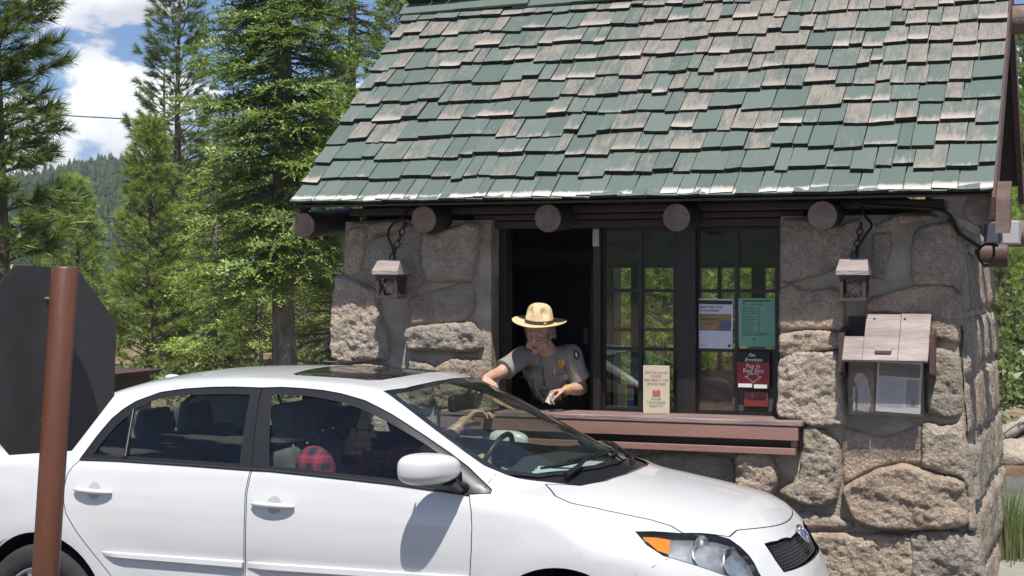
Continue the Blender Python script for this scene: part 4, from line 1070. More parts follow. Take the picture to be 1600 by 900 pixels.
M_trim=mat('satin black trim',(.012,.012,.014),.38,.1,9)
M_rubber=mat('black rubber',(.018,.018,.018),.8,.2,20)
M_cabin=mat('dark cabin fabric',(.08,.08,.083),.85,.25,12)
M_shell=mat('dark inner shell',(.012,.012,.013),.9,.1,3)
M_cglass=glassmat('tinted car glass',(.84,.90,.86),.45,.004)
M_wglass=glassmat('windscreen glass',(.74,.84,.78),1.1,.014,r0=.125)
M_chrome=mat('chrome',(.8,.8,.82),.08,.02,3,metal=1)
M_silver=mat('silver wheel paint',(.42,.42,.43),.3,.08,6,metal=.6)
M_lens=glassmat('clear lamp lens',(.93,.95,.96),.5,.004)
M_amber=mat('amber lamp plastic',(.75,.22,.015),.2,.1,30)

car=empty('car',(CX-1.3,CY,0),'white four door saloon car stopped beside the stone kiosk with its driver reaching out','car')
# ---- outlines, read on the body's near side
dlo_top_f=[(410,606),(440,605),(475,607),(505,610),(532,615),(570,626),(611,647),(664,681),(702,707),(732,730),(768,765)]
dlo_bot=[(766,771),(736,772),(700,767),(627,756),(520,744),(419,734),(394,732.5)]
DF=dm(cpx(dlo_top_f+dlo_bot))
DRr=dm(cpx([(393,732),(300,725.5),(194,718.5),(126,716),(138,700),(152,681),(175,654),(192,640),(213,627),(251,613),(289,607.5),(330,605),(364,604.5),(409,606)]))
GF=dm(cpx([(426,616),(475,618),(505,622),(532,628),(570,641),(611,662),(664,693),(700,718),(722,738),(724,766),(700,762),(627,752),(520,740),(421,731)]))
GR=dm(cpx([(391,616),(374,726),(300,720.5),(199,713.5),(212,638),(230,629),(251,622),(289,617),(340,615)]))
GQ=dm(cpx([(206,644),(193,713),(146,710),(160,690),(180,666)]))
sail=dm(cpx([(735,732),(768,766),(764,770),(735,771)]))
zb=.235
doorF=dm(cpx([(394,735),(419,736.5),(520,746.5),(627,758.5),(700,769.5),(733,774),(736,800),(737,824),(736,860),(734,898)]),side([(-.44,.42),(-.46,.30),(-.50,zb),(-1.0,zb),(-1.46,zb),(-1.46,.40)]),cpx([(383,898),(384,850),(385,800),(386,771),(390,750)]))
doorR=dm(cpx([(126,718.5),(194,721),(300,728),(391,735),(387,750),(383,771),(382,800),(381,850),(380,898)]),side([(-1.475,.40),(-1.475,zb),(-2.02,zb),(-2.12,.34),(-2.18,.44)]),cpx([(172,897),(155,876),(138,855),(118,828),(103,802),(100,785),(101,760),(105,742),(114,729)]))
def C(poly2): return poly2
# windscreen, cowl, hood: the near half, closed on the centre line
ws_side=cpx([(600,611),(640,640),(680,671),(720,701),(757,727),(788,740)])
ws_bot=top([(-.20,.56),(-.10,.40),(-.03,.20),(-.005,0)]); ws_top=top([(-.885,0),(-.893,.2),(-.915,.4)])
WSP=dm(ws_side,ws_bot,ws_top)
cowl=dm(cpx([(788,741),(810,747),(852,752.5)]),top([(-.035,.52),(.03,.36),(.07,.18),(.08,0)]),top([(-.005,0),(-.03,.20),(-.10,.40),(-.20,.56)]))
hood_edge=cpx([(854,757),(869,775),(891,785),(930,793),(962,800),(1019,812),(1049,821),(1065,831)])
hl_top=cpx([(1068,832.5),(1094,832.5),(1139,838)])
hq=cpx([(1150,828)])[0]; hood_fr=top([(.782-(.782-hq[0])*(t*t*.6+t**3*.4),hq[1]*t) for t in (1,.88,.76,.64,.52,.4,.28,.14,0)])
hood=dm(hood_edge,hl_top,hood_fr,top([(.092,0),(.08,.18),(.04,.36),(-.03,.515)]))
HL=dm(cpx([(994,831),(1020,830.5),(1064,833.5),(1094,834.5),(1120,837),(1139,842),(1157,855),(1170,868),(1178,880),(1184,893)]),frontp([(.52,.575)]),cpx([(1131,898),(1112,891),(1075,879),(1037,868),(1011,851)]))
gq=cpx([(1225,894)])[0]; gt=cpx([(1236,841)])[0]; GRL=dm(cpx([(1195,850),(1215,845.5),(1236,841)]),frontp(resample([(gt[1]*.8,gt[2]+.002),(0,gt[2]+.006),(0,gq[2]-.004),(gq[1]*.85,gq[2]-.001)],.03,False)),cpx([(1225,894),(1212,876)])); print('grille',gq,gt,hq)
SR=dm(top([(-1.02,0),(-1.03,.2),(-1.06,.36),(-1.10,.40),(-1.48,.40),(-1.52,.36),(-1.53,.2),(-1.53,0)]))
BL=dm(top([(-2.50,0),(-2.51,.2),(-2.55,.42),(-2.60,.50),(-2.80,.585),(-2.93,.62),(-3.00,.50),(-3.05,.25),(-3.06,0)]))
TL=dm(side([(-3.26,.98),(-3.28,.72),(-3.42,.70),(-3.46,.85),(-3.44,.98)]))
ARC=[]
for xc in (0,-2.6):
    ARC.append(dm(side([(xc+.372*math.cos(a),.315+.372*math.sin(a)) for a in np.linspace(R(-24),R(204),34)]))+[(xc-.40,-.9),(xc+.40,-.9)])
a0=-16*math.pi/180*.9; lo=-math.pi/2*.9
full=[(SA-.94,lo),(SA-.06,lo),(SA+.05,a0),(SB-.05,a0),(SB+.06,lo),(SB+.94,lo),(SB+.94,CENTER_B),(SA-.94,CENTER_B)]
# body: all but the doors, glass, bonnet, lamps
dlo_all=DF[:11]+DF[11:]   # front opening
e=.003
def cclose(poly):          # keep centre line points exactly on the centre
    return [(p[0],CENTER_B if abs(p[1]-CENTER_B)<.004 else p[1]) for p in poly]
WSP,cowl,hood,GRL,SR,BL=[cclose(q) for q in (WSP,cowl,hood,GRL,SR,BL)]
def cut(poly,d):
    q=offs(poly,d); return [(a,CENTER_B+.02 if abs(b0[1]-CENTER_B)<1e-6 else b) for (a,b),b0 in zip(q,poly)]
exc=[cut(q,e) for q in (DF,DRr,doorF,doorR,WSP,cowl)]+[cut(hood,.006)]+[cut(q,e) for q in (HL,GRL,SR,BL,TL)]
# polygons reach past the centre line, so clip the outline there by CDT classification only
def clampc(poly): return [(a,min(b,CENTER_B)) for a,b in poly]
body=panel('body',[M_paint],car,full,[clampc(q) for q in exc]+[ARC[0],ARC[1]],step=.034,weld=True)[0]
shell_exc=[clampc(q) for q in (cut(DF,-.02),cut(DRr,-.02),cut(WSP,-.015),cut(BL,-.02),cut(SR,-.02),cut(HL,.0),cut(GRL,0.))]
panel('inner_shell',[M_shell],body,full,shell_exc+[ARC[0],ARC[1]],off=-.014,step=.06,weld=True)
up0=math.radians(37)*.9; hl_in=[(-2.95,up0),(-.30,up0),(-.30,CENTER_B),(-2.95,CENTER_B)]
panel('headliner',[mat('pale grey headliner',(.40,.40,.38),.9,.05,9)],body,hl_in,[clampc(cut(q,.006)) for q in (DF,DRr,WSP,BL,SR)],off=-.024,step=.06,weld=True)
for o in panel('windscreen',[M_wglass],car,WSP,step=.05,off=-.002,weld=True): pass
panel('cowl',[M_trim],car,cowl,step=.03,off=-.012,weld=True)
panel('bonnet',[M_paint],car,[ (a,min(b,CENTER_B)) for a,b in hood],step=.03,weld=True)
panel('rear_window',[M_cglass],car,BL,step=.05,off=-.002,weld=True)
panel('sunroof',[mat('dark sunroof glass',(.015,.016,.018),.08,.05,4,coat=.5)],car,SR,step=.05,off=-.002,weld=True)
# black frit of the windscreen edge
inner=[(a,b) for a,b in offs(WSP,-.030)]
inner=[(a,CENTER_B if abs(w_[1]-CENTER_B)<1e-6 else b) for (a,b),w_ in zip(inner,WSP)]
panel('screen_edge',[M_trim],car,WSP,[inner],step=.03,off=-.004,weld=True)
doors={}
for nm,dp,op,gl in (('front',doorF,DF,GF),('rear',doorR,DRr,GR)):
    skins=panel('door',[M_paint],car,offs(dp,-e*.4),step=.034)
    exg=[gl] if nm=='front' else [gl,GQ]
    fr_=panel('x',[M_trim],car,offs(op,-e*.3),exg,step=.03,off=-.002)
    gg=panel('x',[M_cglass],car,gl,step=.05,off=-.008)
    qq=panel('x',[M_cglass],car,GQ,step=.05,off=-.008) if nm=='rear' else []
    for k in range(2):
        skins[k]['label']=f'white {nm} door'
        for o,n_ in [(fr_[k],'window_frame'),(gg[k],'window_glass')]+([(qq[k],'quarter_glass')] if qq else []):
            o.parent=skins[k]; o.name=n_
    doors[nm]=skins
def loc_(X,y,z): return Vector((CX+X,CY-y,z))
def both(fn,name,mats,parents=None,parent=None,label=None):
    out=[]
    for k,s in enumerate((1,-1)):
        mb=MB(); fn(mb,s); o=mb.build(name,mats,parents[k] if parents else (parent or car)); out.append(o)
        if label: o['label']=label
    return out
# door handles with their cups
def surf(X,z): return side([(X,z)])[0]
def handle(pxa,pxb,pyc):
    a=cpx([(pxa,pyc-2),(pxb,pyc+3)]); return a
for nm,(pa,pb,py) in {'front':(396,461,788),'rear':(119,176,766)}.items():
    a=handle(pa,pb,py)
    def fn(mb,s,a=a):
        p=[];n_=13
        for i in range(n_):
            t=i/(n_-1); X=a[0][0]+(a[1][0]-a[0][0])*t; z=a[0][2]+(a[1][2]-a[0][2])*t; y=surf(X,z)[1]+.008+.018*math.sin(math.pi*t)**.5; p.append(loc_(X,y*s,z))
        mb.tube(p,[.008+.009*math.sin(math.pi*min(1,max(0,.06+.9*i/(n_-1))))**.5 for i in range(n_)],10,flat=.75)
    def fc(mb,s,a=a):
        Xc=(a[0][0]+a[1][0])/2; zc=(a[0][2]+a[1][2])/2-.002; vs=[];k=26
        for r_,o_ in ((1,.0012),(.86,.001),(.5,.0006),(0.01,.0004)):
            for i in range(k):
                t=2*math.pi*i/k; X=Xc+.036*r_*math.cos(t); z=zc+.040*r_*math.sin(t); y=surf(X,z)[1]+o_; vs.append(loc_(X,y*s,z))
        fs=[(r*k+i,r*k+(i+1)%k,(r+1)*k+(i+1)%k,(r+1)*k+i) for r in range(3) for i in range(k)]; mb.add(vs,fs,smooth=True)
    both(fn,'door_handle',[M_paint],parents=doors[nm])
    both(fc,'handle_cup',[mat('shaded recess paint',(.42,.42,.43),.5,.05,5)],parents=doors[nm])
# side mouldings
def mould(nm,pts_top,pts_bot):
    A=cpx(pts_top); B=cpx(pts_bot)
    def fn(mb,s):
        n_=14; vs=[]
        for i in range(n_+1):
            t=i/n_; q=A[0]+(A[1]-A[0])*t; b=B[0]+(B[1]-B[0])*t; qy=surf(q[0],q[2])[1]; by=surf(b[0],b[2])[1]; w_=min(1,t*9+.15)
            vs+=[loc_(q[0],(qy-.002)*s,q[2]),loc_(q[0],(qy+.019*w_)*s,q[2]-.004),loc_((q[0]+b[0])/2,((qy+by)/2+.022*w_)*s,(q[2]+b[2])/2-.004),loc_(b[0],(by-.002)*s,b[2])]
        fs=[(i*4+k,i*4+4+k,i*4+5+k,i*4+1+k) for i in range(n_) for k in range(3)]+[(0,1,2,3),tuple(n_*4+k for k in (3,2,1,0))]; mb.add(vs,fs)
    both(fn,'side_moulding',[M_paint],parents=doors[nm])
mould('rear',[(160,861),(382,876.5)],[(167,872.5),(380,892)]); mould('front',[(387,877.5),(733,900)],[(387,893),(733,917)])
# door mirrors
mc=cpx([(734,748)])[0]
def mirror(mb,s):
    pass
for k,s in enumerate((1,-1)):
    # anchored to the sail; the housing stands 0.2 m out from the door
    yo=.99
    yy=CY-yo
    c0=P(670,733,yy); c0=Vector((c0.x-CX,yo,c0.z))
    if s<0: c0=Vector((c0.x-.36,.93,c0.z-.09))
    wd=(P(712,735,yy).x-P(628,735,yy).x)/2; hh=(P(670,709,yy).z-P(670,758,yy).z)/2
    mb=MB(); bm=bmesh.new(); bmesh.ops.create_uvsphere(bm,u_segments=28,v_segments=18,radius=1)
    for v in bm.verts:
        a,b_,c_=v.co; f_=lambda q,p: math.copysign(abs(q)**p,q)
        x=f_(a,.62)*wd*(1.0+.05*c_); z=f_(c_,.66)*hh*(1-.10*a); y=f_(b_,.8)*(.095 if s>0 else .05); x=x*(.74 if s>0 else .9)-.55*y*(s>0)
        if a>0: z*=1-.12*a
        v.co=Vector((c0.x+x,c0.y+y,c0.z+z))
    for v in bm.verts: v.co=loc_(v.co.x,v.co.y*s,v.co.z)
    mb.addbm(bm,smooth=True); ho=mb.build('door_mirror',[M_paint],car)
    # glass faces backwards (-x)
    mb=MB(); k_=22; vs=[loc_(c0.x-wd*.70,(c0.y+.052*math.cos(2*math.pi*i/k_))*s,c0.z+hh*.62*math.sin(2*math.pi*i/k_)) for i in range(k_)]
    mb.add(vs,[tuple(range(k_))]); mb.build('mirror_glass',[M_chrome],ho,fix=False)
    mb=MB(); q=loc_(c0.x+wd*.55,(c0.y-.06)*s,c0.z-hh*.75); b0=loc_(mc[0]-.03,(mc[1]-.01)*s,mc[2]-.045)
    mb.tube([q,q.lerp(b0,.5)-Vector((0,0,.012)),b0],[.036,.032,.045],12,flat=.7); mb.build('mirror_stalk',[M_trim],ho)
    mb=MB(); bb=surf(mc[0],mc[2])
# a rain gutter strip / belt seal along the windows
A=cpx([(126,717.5),(194,720),(300,727),(394,734),(419,735),(520,745.5),(627,757.5),(700,768.5),(733,773)])
for s in (1,-1):
    mb=MB(); mb.tube([loc_(q[0],(q[1]+.003)*s,q[2]) for q in A],.006,6); o=mb.build('belt_seal',[M_rubber],car)
# quarter glass divider
A=cpx([(209,640),(196,714)])
for k,s in enumerate((1,-1)):
    mb=MB(); mb.tube([loc_(q[0],(q[1]+.002)*s,q[2]) for q in A],.009,6); mb.build('window_divider',[M_trim],doors['rear'][k])
# seams
def seam(name,pts,w=.0035):
    A=cpx(pts)
    for s in (1,-1):
        mb=MB(); mb.tube([loc_(q[0],(q[1]-.0008)*s,q[2]) for q in A],w*.5,5); mb.build(name,[M_shell],body)
seam('bumper_seam',[(1043,873),(1020,886),(992,899)]); seam('pillar_seam',[(774,741),(765,752),(757,762)])
# ---- headlights
for k,s in enumerate((1,-1)): pass
hl=panel('headlight',[mat('lamp housing',(.60,.59,.57),.35,.5,9,metal=.85)],car,HL,step=.02,off=-.035)
hlw=[]
P2=np.array(resample(HL,.02)); pa=dom2car(P2); na=carn(pa); pb=pa-na*.035
for k,s in enumerate((1,-1)):
    mb=MB(); n_=len(pa); vs=[loc_(q[0],q[1]*s,q[2]) for q in pa]+[loc_(q[0],q[1]*s,q[2]) for q in pb]
    mb.add(vs,[(i,(i+1)%n_,n_+(i+1)%n_,n_+i) for i in range(n_)]); mb.build('lamp_rim',[M_trim],hl[k],fix=False)
for o,h_ in zip(panel('lamp_lens',[M_lens],car,HL,step=.03,off=-.001),hl): o.parent=h_
def bowl(mb,c,n_,r,dep,m=0,seg=26):
    n_=Vector(n_).normalized(); q=n_.to_track_quat('Z','Y').to_matrix().to_4x4()
    mb.lathe([(r,0),(r*.93,-dep*.35),(r*.7,-dep*.75),(r*.3,-dep),(r*.02,-dep*1.02)],c,seg,m,M=q)
for k,s in enumerate((1,-1)):
    q=cpx([(1004,835.5),(1024,836),(1048,840),(1046,864),(1028,858)]); nn_=carn(q)
    q=q-nn_*.012; mb=MB(); mb.add([loc_(v[0],v[1]*s,v[2]) for v in q],[(0,1,2,3,4)]); mb.build('indicator',[M_amber],hl[k],fix=False)
    for (px,py,r) in ((1100,857,.066),(1148,874,.060)):
        c=cpx([(px,py)])[0]; n1=carn(np.array([c]))[0]; c=c-n1*.022
        d=Vector((.88,-(n1[1]*.55)*s,.1)); mb=MB(); cw=loc_(c[0],c[1]*s,c[2]); bowl(mb,cw,d,r,r*.35)
        mb.build('reflector',[mat('lamp reflector',(.8,.8,.82),.22,.03,3,metal=1)],hl[k],fix=False)
# ---- grille
gr_=panel('grille',[M_shell],car,GRL,step=.03,off=-.035,weld=True)[0]
mb=MB(); HX=[]
for row in range(14):
    z0=gq[2]+.004+row*.0125
    for col in range(-17,18):
        y0=(col+(row%2)*.5)*.021
        hexa=[(y0+.0118*math.cos(R(60*i+30)),z0+.0078*math.sin(R(60*i+30))) for i in range(7)]
        HX.append((y0,z0,hexa))
HP=frontp([q_ for h in HX for q_ in h[2]]); HC=car2dom(frontp([(abs(h[0]),h[1]) for h in HX]))
for i,(y0,z0,hexa) in enumerate(HX):
    if not inpoly(HC[i],[(a,min(b,CENTER_B+.02)) for a,b in GRL]) and not (abs(y0)<.03 and gq[2]<z0<gt[2]): continue
    mb.tube([loc_(p_[0]-.022,a,p_[2]) for p_,(a,b) in zip(HP[7*i:7*i+7],hexa)],.0022,4,cap=False)
mb.build('grille_mesh',[mat('grille plastic',(.03,.03,.032),.4,.1,5)],gr_)
# emblem: three interlocked ovals on the nose
ec=frontp([(0,.735)])[0]; n1=carn(np.array([ec]))[0]; q=Vector((n1[0],0,n1[2])).normalized(); up_=Vector((-q.z,0,q.x)); yl=Vector((0,1,0))
E0=loc_(ec[0],0,ec[2])+q*.016; mb=MB()
def oval(a,b,dy=0,r=.0045):
    pts=[E0+yl*a*math.cos(t)+up_*(b*math.sin(t)+dy) for t in np.linspace(0,2*math.pi,33)]; mb.tube(pts,r,6,cap=False)
oval(.062,.042,0,.006); oval(.020,.040,.0); oval(.046,.017,.018); mb.build('emblem',[M_chrome],car)
# lower front opening and number plate holder
LOp=dm(frontp(resample([(.40,.40),(.36,.27),(0,.25),(0,.40)],.04))); LOp=cclose(LOp)
panel('lower_grille',[M_shell],car,LOp,step=.03,off=.003,weld=True)
FG=dm(frontp(resample([(.60,.42),(.64,.36),(.60,.30),(.50,.30),(.47,.38)],.03))); panel('fog_lamp_recess',[M_trim],car,FG,step=.03,off=.003)
panel('tail_light',[mat('red lamp plastic',(.35,.01,.01),.15,.1,9,coat=.6)],car,TL,step=.03)
# wipers
def xb(y): return .002-.62*y*y
for y0,y1,pv in ((.52,-.06,.50),(-.02,-.55,-.02)):
    ys=np.linspace(y0,y1,9); w_=top([(xb(y)-.045-.03*i/8,y) for i,y in enumerate(ys)]); mb=MB()
    mb.tube([loc_(v[0],v[1],v[2]+.014) for v in w_],[.006]+[.009]*7+[.005],6)
    mb.tube([loc_(v[0],v[1],v[2]+.026) for v in w_[2:7]],[.004,.008,.010,.008,.004],6)
    q_=top([(xb(pv)+.05,pv),(xb(pv*.8)+.01,pv-.12)]); m_=w_[4]; mb.tube([loc_(q_[0][0],q_[0][1],q_[0][2]+.02),loc_(q_[1][0],q_[1][1],q_[1][2]+.022),loc_(m_[0],m_[1],m_[2]+.024)],[.015,.012,.008],7); mb.build('wiper',[M_trim],car)
# aerial fin
mb=MB(); t_=top([(-2.42,0)])[0]; mb.ball(loc_(-2.42,0,t_[2]+.006),(.05,.022,.016)); mb.build('roof_aerial',[M_paint],car)
# ---- wheels
M_tyre=mat('tyre rubber',(.025,.025,.026),.85,.25,25,bump=.3)
for xc in (0,-2.6):
    for s in (1,-1):
        c=loc_(xc,.775*s,.315); e_=empty('wheel',(0,0,0)); e_.parent=car; e_.location=c-wloc(car)
        q=Matrix.Rotation(R(90)*s,4,'X')
        prof=[(.205,-.085),(.225,-.10),(.29,-.105),(.308,-.09),(.3145,-.06),(.3145,.06),(.308,.09),(.29,.105),(.225,.10),(.205,.085)]
        mb=MB(); mb.lathe(prof,c,48,M=q); mb.build('tyre',[M_tyre],e_)
        mb=MB(); mb.lathe([(.207,.09),(.20,.094),(.192,.075),(.188,-.06),(.02,-.07)],c,40,M=q)
        for i in range(7):
            a=2*math.pi*i/7; r0=Vector((math.cos(a),math.sin(a),0)); tt_=Vector((-r0.y,r0.x,0)); vs=[]
            for r_,w_,zz in ((.03,.026,.072),(.10,.022,.086),(.198,.036,.082)):
                for sg,dz in ((-1,0),(1,0),(1,-.03),(-1,-.03)): vs.append((q@(r0*r_+tt_*w_*sg*(1)+Vector((0,0,zz+dz))))+c)
            mb.add(vs,[(0,1,5,4),(4,5,9,8),(1,2,6,5),(5,6,10,9),(0,4,7,3),(4,8,11,7)])
        mb.lathe([(.045,.07),(.040,.092),(.005,.096)],c,20,M=q); mb.build('rim',[M_silver],e_)
    # dark arch liner
    for s in (1,-1):
        mb=MB(); vs=[]; n_=24
        for y_ in (.86,.52):
            for i in range(n_+1): a=math.pi*i/n_; vs.append(loc_(xc+.385*math.cos(a),y_*s,.315+.385*math.sin(a)-(.0)))
        mb.add(vs,[(i,i+1,n_+1+i+1,n_+1+i) for i in range(n_)]); mb.add([loc_(xc-.385,.52*s,.1),loc_(xc+.385,.52*s,.1),loc_(xc+.385,.52*s,.7),loc_(xc-.385,.52*s,.7)],[(0,1,2,3)])
        mb.build('arch_liner',[M_shell],body,fix=False)
mb=MB(); mb.box(loc_(-3.4,-.7,.17),loc_(.8,.7,.20)); mb.build('floor_pan',[M_shell],body)
# ---- cabin
cb=MB(); cb.box(loc_(-2.9,.74,.22),loc_(-.25,-.74,.30)); cb.build('cabin_floor',[M_cabin],car)
def dash(mb):
    n_=15; prof=[(-.62,.70),(-.66,.88),(-.60,.955),(-.45,.985),(-.20,.975),(-.08,.96),(-.08,.6)]; vs=[]
    for i in range(n_):
        y=-.74+1.48*i/(n_-1)
        for X,z in prof: vs.append(loc_(X-.25*(y)**2*(z>.9)*.6,y,z+.03*math.exp(-((y+.38)/.16)**2)*(X<-.4)))
    m=len(prof); mb.add(vs,[(i*m+k,i*m+k+1,(i+1)*m+k+1,(i+1)*m+k) for i in range(n_-1) for k in range(m-1)],smooth=True)
mb=MB(); dash(mb); mb.build('dashboard',[mat('dark green grey dashboard',(.035,.038,.037),.7,.15,30,bump=.2)],car,fix=False)
def soft(mb,a,b_,r=.05,M=None): mb.bevbox(a,b_,r,M=M)
def seat(X,y,back=-.35):
    e_=empty('seat',(0,0,0)); e_.parent=car; e_.location=loc_(X,y,.3)-wloc(car)
    o=loc_(X,y,.3)
    def shape(name,w_,h_,d_,T_,sub=2):
        bm=bmesh.new(); bmesh.ops.create_cube(bm,size=1)
        for v in bm.verts: v.co=Vector((v.co.x*d_,v.co.y*w_,v.co.z*h_))
        bmesh.ops.bevel(bm,geom=list(bm.edges),offset=min(w_,h_,d_)*.32,segments=4,affect='EDGES',profile=.6)
        mb=MB(); mb.addbm(bm,M=T_,smooth=True); mb.build(name,[M_cabin],e_)
    shape('seat_cushion',.52,.17,.54,Matrix.Translation(o+Vector((.02,0,.14)))@Matrix.Rotation(R(-6),4,'Y'))
    shape('backrest',.50,.64,.15,Matrix.Translation(o+Vector((-.27,0,.48)))@Matrix.Rotation(R(-17),4,'Y'))
    shape('headrest',.27,.20,.11,Matrix.Translation(o+Vector((-.40,0,.895)))@Matrix.Rotation(R(-12),4,'Y'))
    mb=MB()
    for q_ in (-.07,.07): mb.tube([o+Vector((-.34,q_,.72)),o+Vector((-.39,q_,.86))],.008,6)
    mb.build('headrest_posts',[M_chrome],e_); return e_
seat(-1.12,.36); seat(-1.33,-.36)
e_=empty('rear_bench',(0,0,0)); e_.parent=car; e_.location=loc_(-2.1,0,.3)-wloc(car)
def bsh(name,c,sz,rot,m=M_cabin):
    bm=bmesh.new(); bmesh.ops.create_cube(bm,size=1)
    for v in bm.verts: v.co=Vector((v.co.x*sz[0],v.co.y*sz[1],v.co.z*sz[2]))
    bmesh.ops.bevel(bm,geom=list(bm.edges),offset=min(sz)*.3,segments=3,affect='EDGES',profile=.6); mb=MB(); mb.addbm(bm,M=Matrix.Translation(c)@Matrix.Rotation(R(rot),4,'Y'),smooth=True); mb.build(name,[m],e_)
bsh('seat_cushion',loc_(-2.02,0,.47),(.52,1.28,.18),-5); bsh('backrest',loc_(-2.38,0,.78),(.16,1.26,.62),-22)
for q_ in (-.40,0,.40): bsh('headrest',loc_(-2.54,q_,1.13),(.10,.26,.15),-15)
mb=MB(); mb.add([loc_(-2.5,.62,1.03),loc_(-2.5,-.62,1.03),loc_(-3.0,-.55,1.06),loc_(-3.0,.55,1.06)],[(0,1,2,3)]); mb.build('parcel_shelf',[M_cabin],car)
# steering wheel (left of the car = far side)
mb=MB(); c=loc_(-.78,-.37,.93); q=Matrix.Rotation(R(-66),4,'Y')
mb.tube([c+(q@Vector((.185*math.cos(t),.185*math.sin(t),0))) for t in np.linspace(0,2*math.pi,37)],.014,8,cap=False)
for t in (0,R(120),R(240)): mb.tube([c,c+(q@Vector((.185*math.cos(t+R(90)),.185*math.sin(t+R(90)),0)))],[.03,.012],6)
mb.tube([c,c+(q@Vector((0,0,-.02)))+Vector((.25,0,-.08))],[.035,.03],8); mb.build('steering_wheel',[M_trim],car)
# inside mirror
mb=MB(); c=loc_(-.80,0,1.285); mb.bevbox(c+Vector((-.025,-.13,-.04)),c+Vector((.02,.13,.04)),.018); mb.tube([c,c+Vector((.05,0,.07))],.01,6); mb.build('rear_view_mirror',[M_trim],car)
# centre console, belts
mb=MB(); mb.bevbox(loc_(-1.5,.11,.3),loc_(-.6,-.11,.60),.03); mb.build('centre_console',[M_cabin],car)
# ================================================================== sign, lanterns, notices
M_post=mat('rust brown steel post',(.105,.036,.019),.42,.22,7,bump=.2,bscale=80,stretch=(1,1,.3),col2=(.14,.052,.027))
M_plate=mat('dark sign back',(.036,.034,.036),.5,.18,12,bump=.05)
sg=empty('stop_sign',(D(40,1361,5.2).x,D(40,1361,5.2).y,0),'dark eight sided road sign seen from behind on a rust brown post','sign')
dS=5.15; base=D(42,1361,dS); base.z=0; topp=D(102,417,dS)
mb=MB(); ax=(topp-base).normalized()
mb.tube([base,base.lerp(topp,.5),topp-ax*.004,topp],[.043,.043,.043,.040],28); mb.build('post',[M_post],sg)
Rt=Vector((cs,sn,0)); Fw=Vector((-sn,cs,0)); phi=math.acos(.56)
cen=D(69,562,dS+.075); u=(Rt*math.cos(phi)+Fw*math.sin(phi)); nrm_=(Rt*math.sin(phi)-Fw*math.cos(phi)); up_=(ax-nrm_*ax.dot(nrm_)).normalized(); u=up_.cross(nrm_); u=u if u.dot(Rt)>0 else -u
rad=.305/math.cos(math.pi/8); oc=[cen+(u*math.cos(math.pi/8+i*math.pi/4)+up_*math.sin(math.pi/8+i*math.pi/4))*rad for i in range(8)]
mb=MB(); mb.add(oc+[p-nrm_*.004 for p in oc],[tuple(range(8)),tuple(range(8,16))[::-1]]+[(i,(i+1)%8,8+(i+1)%8,8+i) for i in range(8)]); pl=mb.build('sign_plate',[M_plate],sg)
mb=MB(); o_=cen-nrm_*.0055
fr=[o_+(u*math.cos(math.pi/8+i*math.pi/4)+up_*math.sin(math.pi/8+i*math.pi/4))*rad*.985 for i in range(8)]; f2=[o_+(p-o_)*.93 for p in fr]; f2=[p-nrm_*.001 for p in f2]
mb.add(fr+f2,[tuple(range(8))],0); mb.add(f2,[tuple(range(8))],1); mb.build('sign_face',[mat('white reflective sheet',(.75,.75,.75),.4,.05,5),mat('red reflective sheet',(.5,.02,.02),.4,.05,5)],pl,fix=False)
mb=MB()
t_=text_mb('STOP',.20,o_-nrm_*.004-up_*.07,-u,up_,0,align='CENTER',bold=.012); t_.build('lettering',[mat('white reflective sheet',(.75,.75,.75))],pl,fix=False)
mb=MB(); q=D(126,655,dS+.06); q=q+nrm_*((cen-q).dot(nrm_)+.002); mb.add([q+u*a+up_*b for a,b in ((-.03,-.022),(.03,-.022),(.03,.022),(-.03,.022))],[(0,1,2,3)]); mb.build('sticker',[mat('dark sticker',(.014,.014,.015),.4,.1,5)],pl,fix=False)
for k in (.33,-.33):
    mb=MB(); q=cen+up_*.2*np.sign(k)+nrm_*.07; mb.tube([q-nrm_*.07,q+nrm_*.052],.006,8); mb.build('bolt',[mat('dull metal',(.35,.35,.34))],sg)
# litter bin behind the car
b0=D(140,583,11.3); bn=empty('litter_bin',(b0.x,b0.y,0),'brown litter bin with a dark opening, beyond the rear of the car','bin')
zt=b0.z; xr=D(192,583,11.3).x; mb=MB(); w0=.62
M_bin=mat('brown bin paint',(.075,.04,.03),.6,.25,6,bump=.2)
def frus(x0,x1,y0,y1,z0,x2,x3,y2,y3,z1,m=0): mb.add([(x0,y0,z0),(x1,y0,z0),(x1,y1,z0),(x0,y1,z0),(x2,y2,z1),(x3,y2,z1),(x3,y3,z1),(x2,y3,z1)],[(0,3,2,1),(4,5,6,7),(0,1,5,4),(1,2,6,5),(2,3,7,6),(3,0,4,7)],m)
frus(xr-w0-.0,xr-.10,b0.y,b0.y+.55,0,xr-w0-.02,xr-.07,b0.y,b0.y+.55,zt-.20); mb.build('bin_body',[M_bin],bn)
mb=MB(); frus(xr-w0-.06,xr-.03,b0.y-.03,b0.y+.58,zt-.03,xr-w0-.08,xr,b0.y-.05,b0.y+.6,zt); 
for x_ in (xr-w0,xr-.10): mb.box((x_,b0.y,zt-.20),(x_+.05,b0.y+.5,zt-.03))
mb.build('bin_lid',[M_bin],bn); mb=MB(); mb.box((xr-w0+.05,b0.y+.06,zt-.2),(xr-.10,b0.y+.08,zt-.03)); mb.build('flap',[M_black],bn)

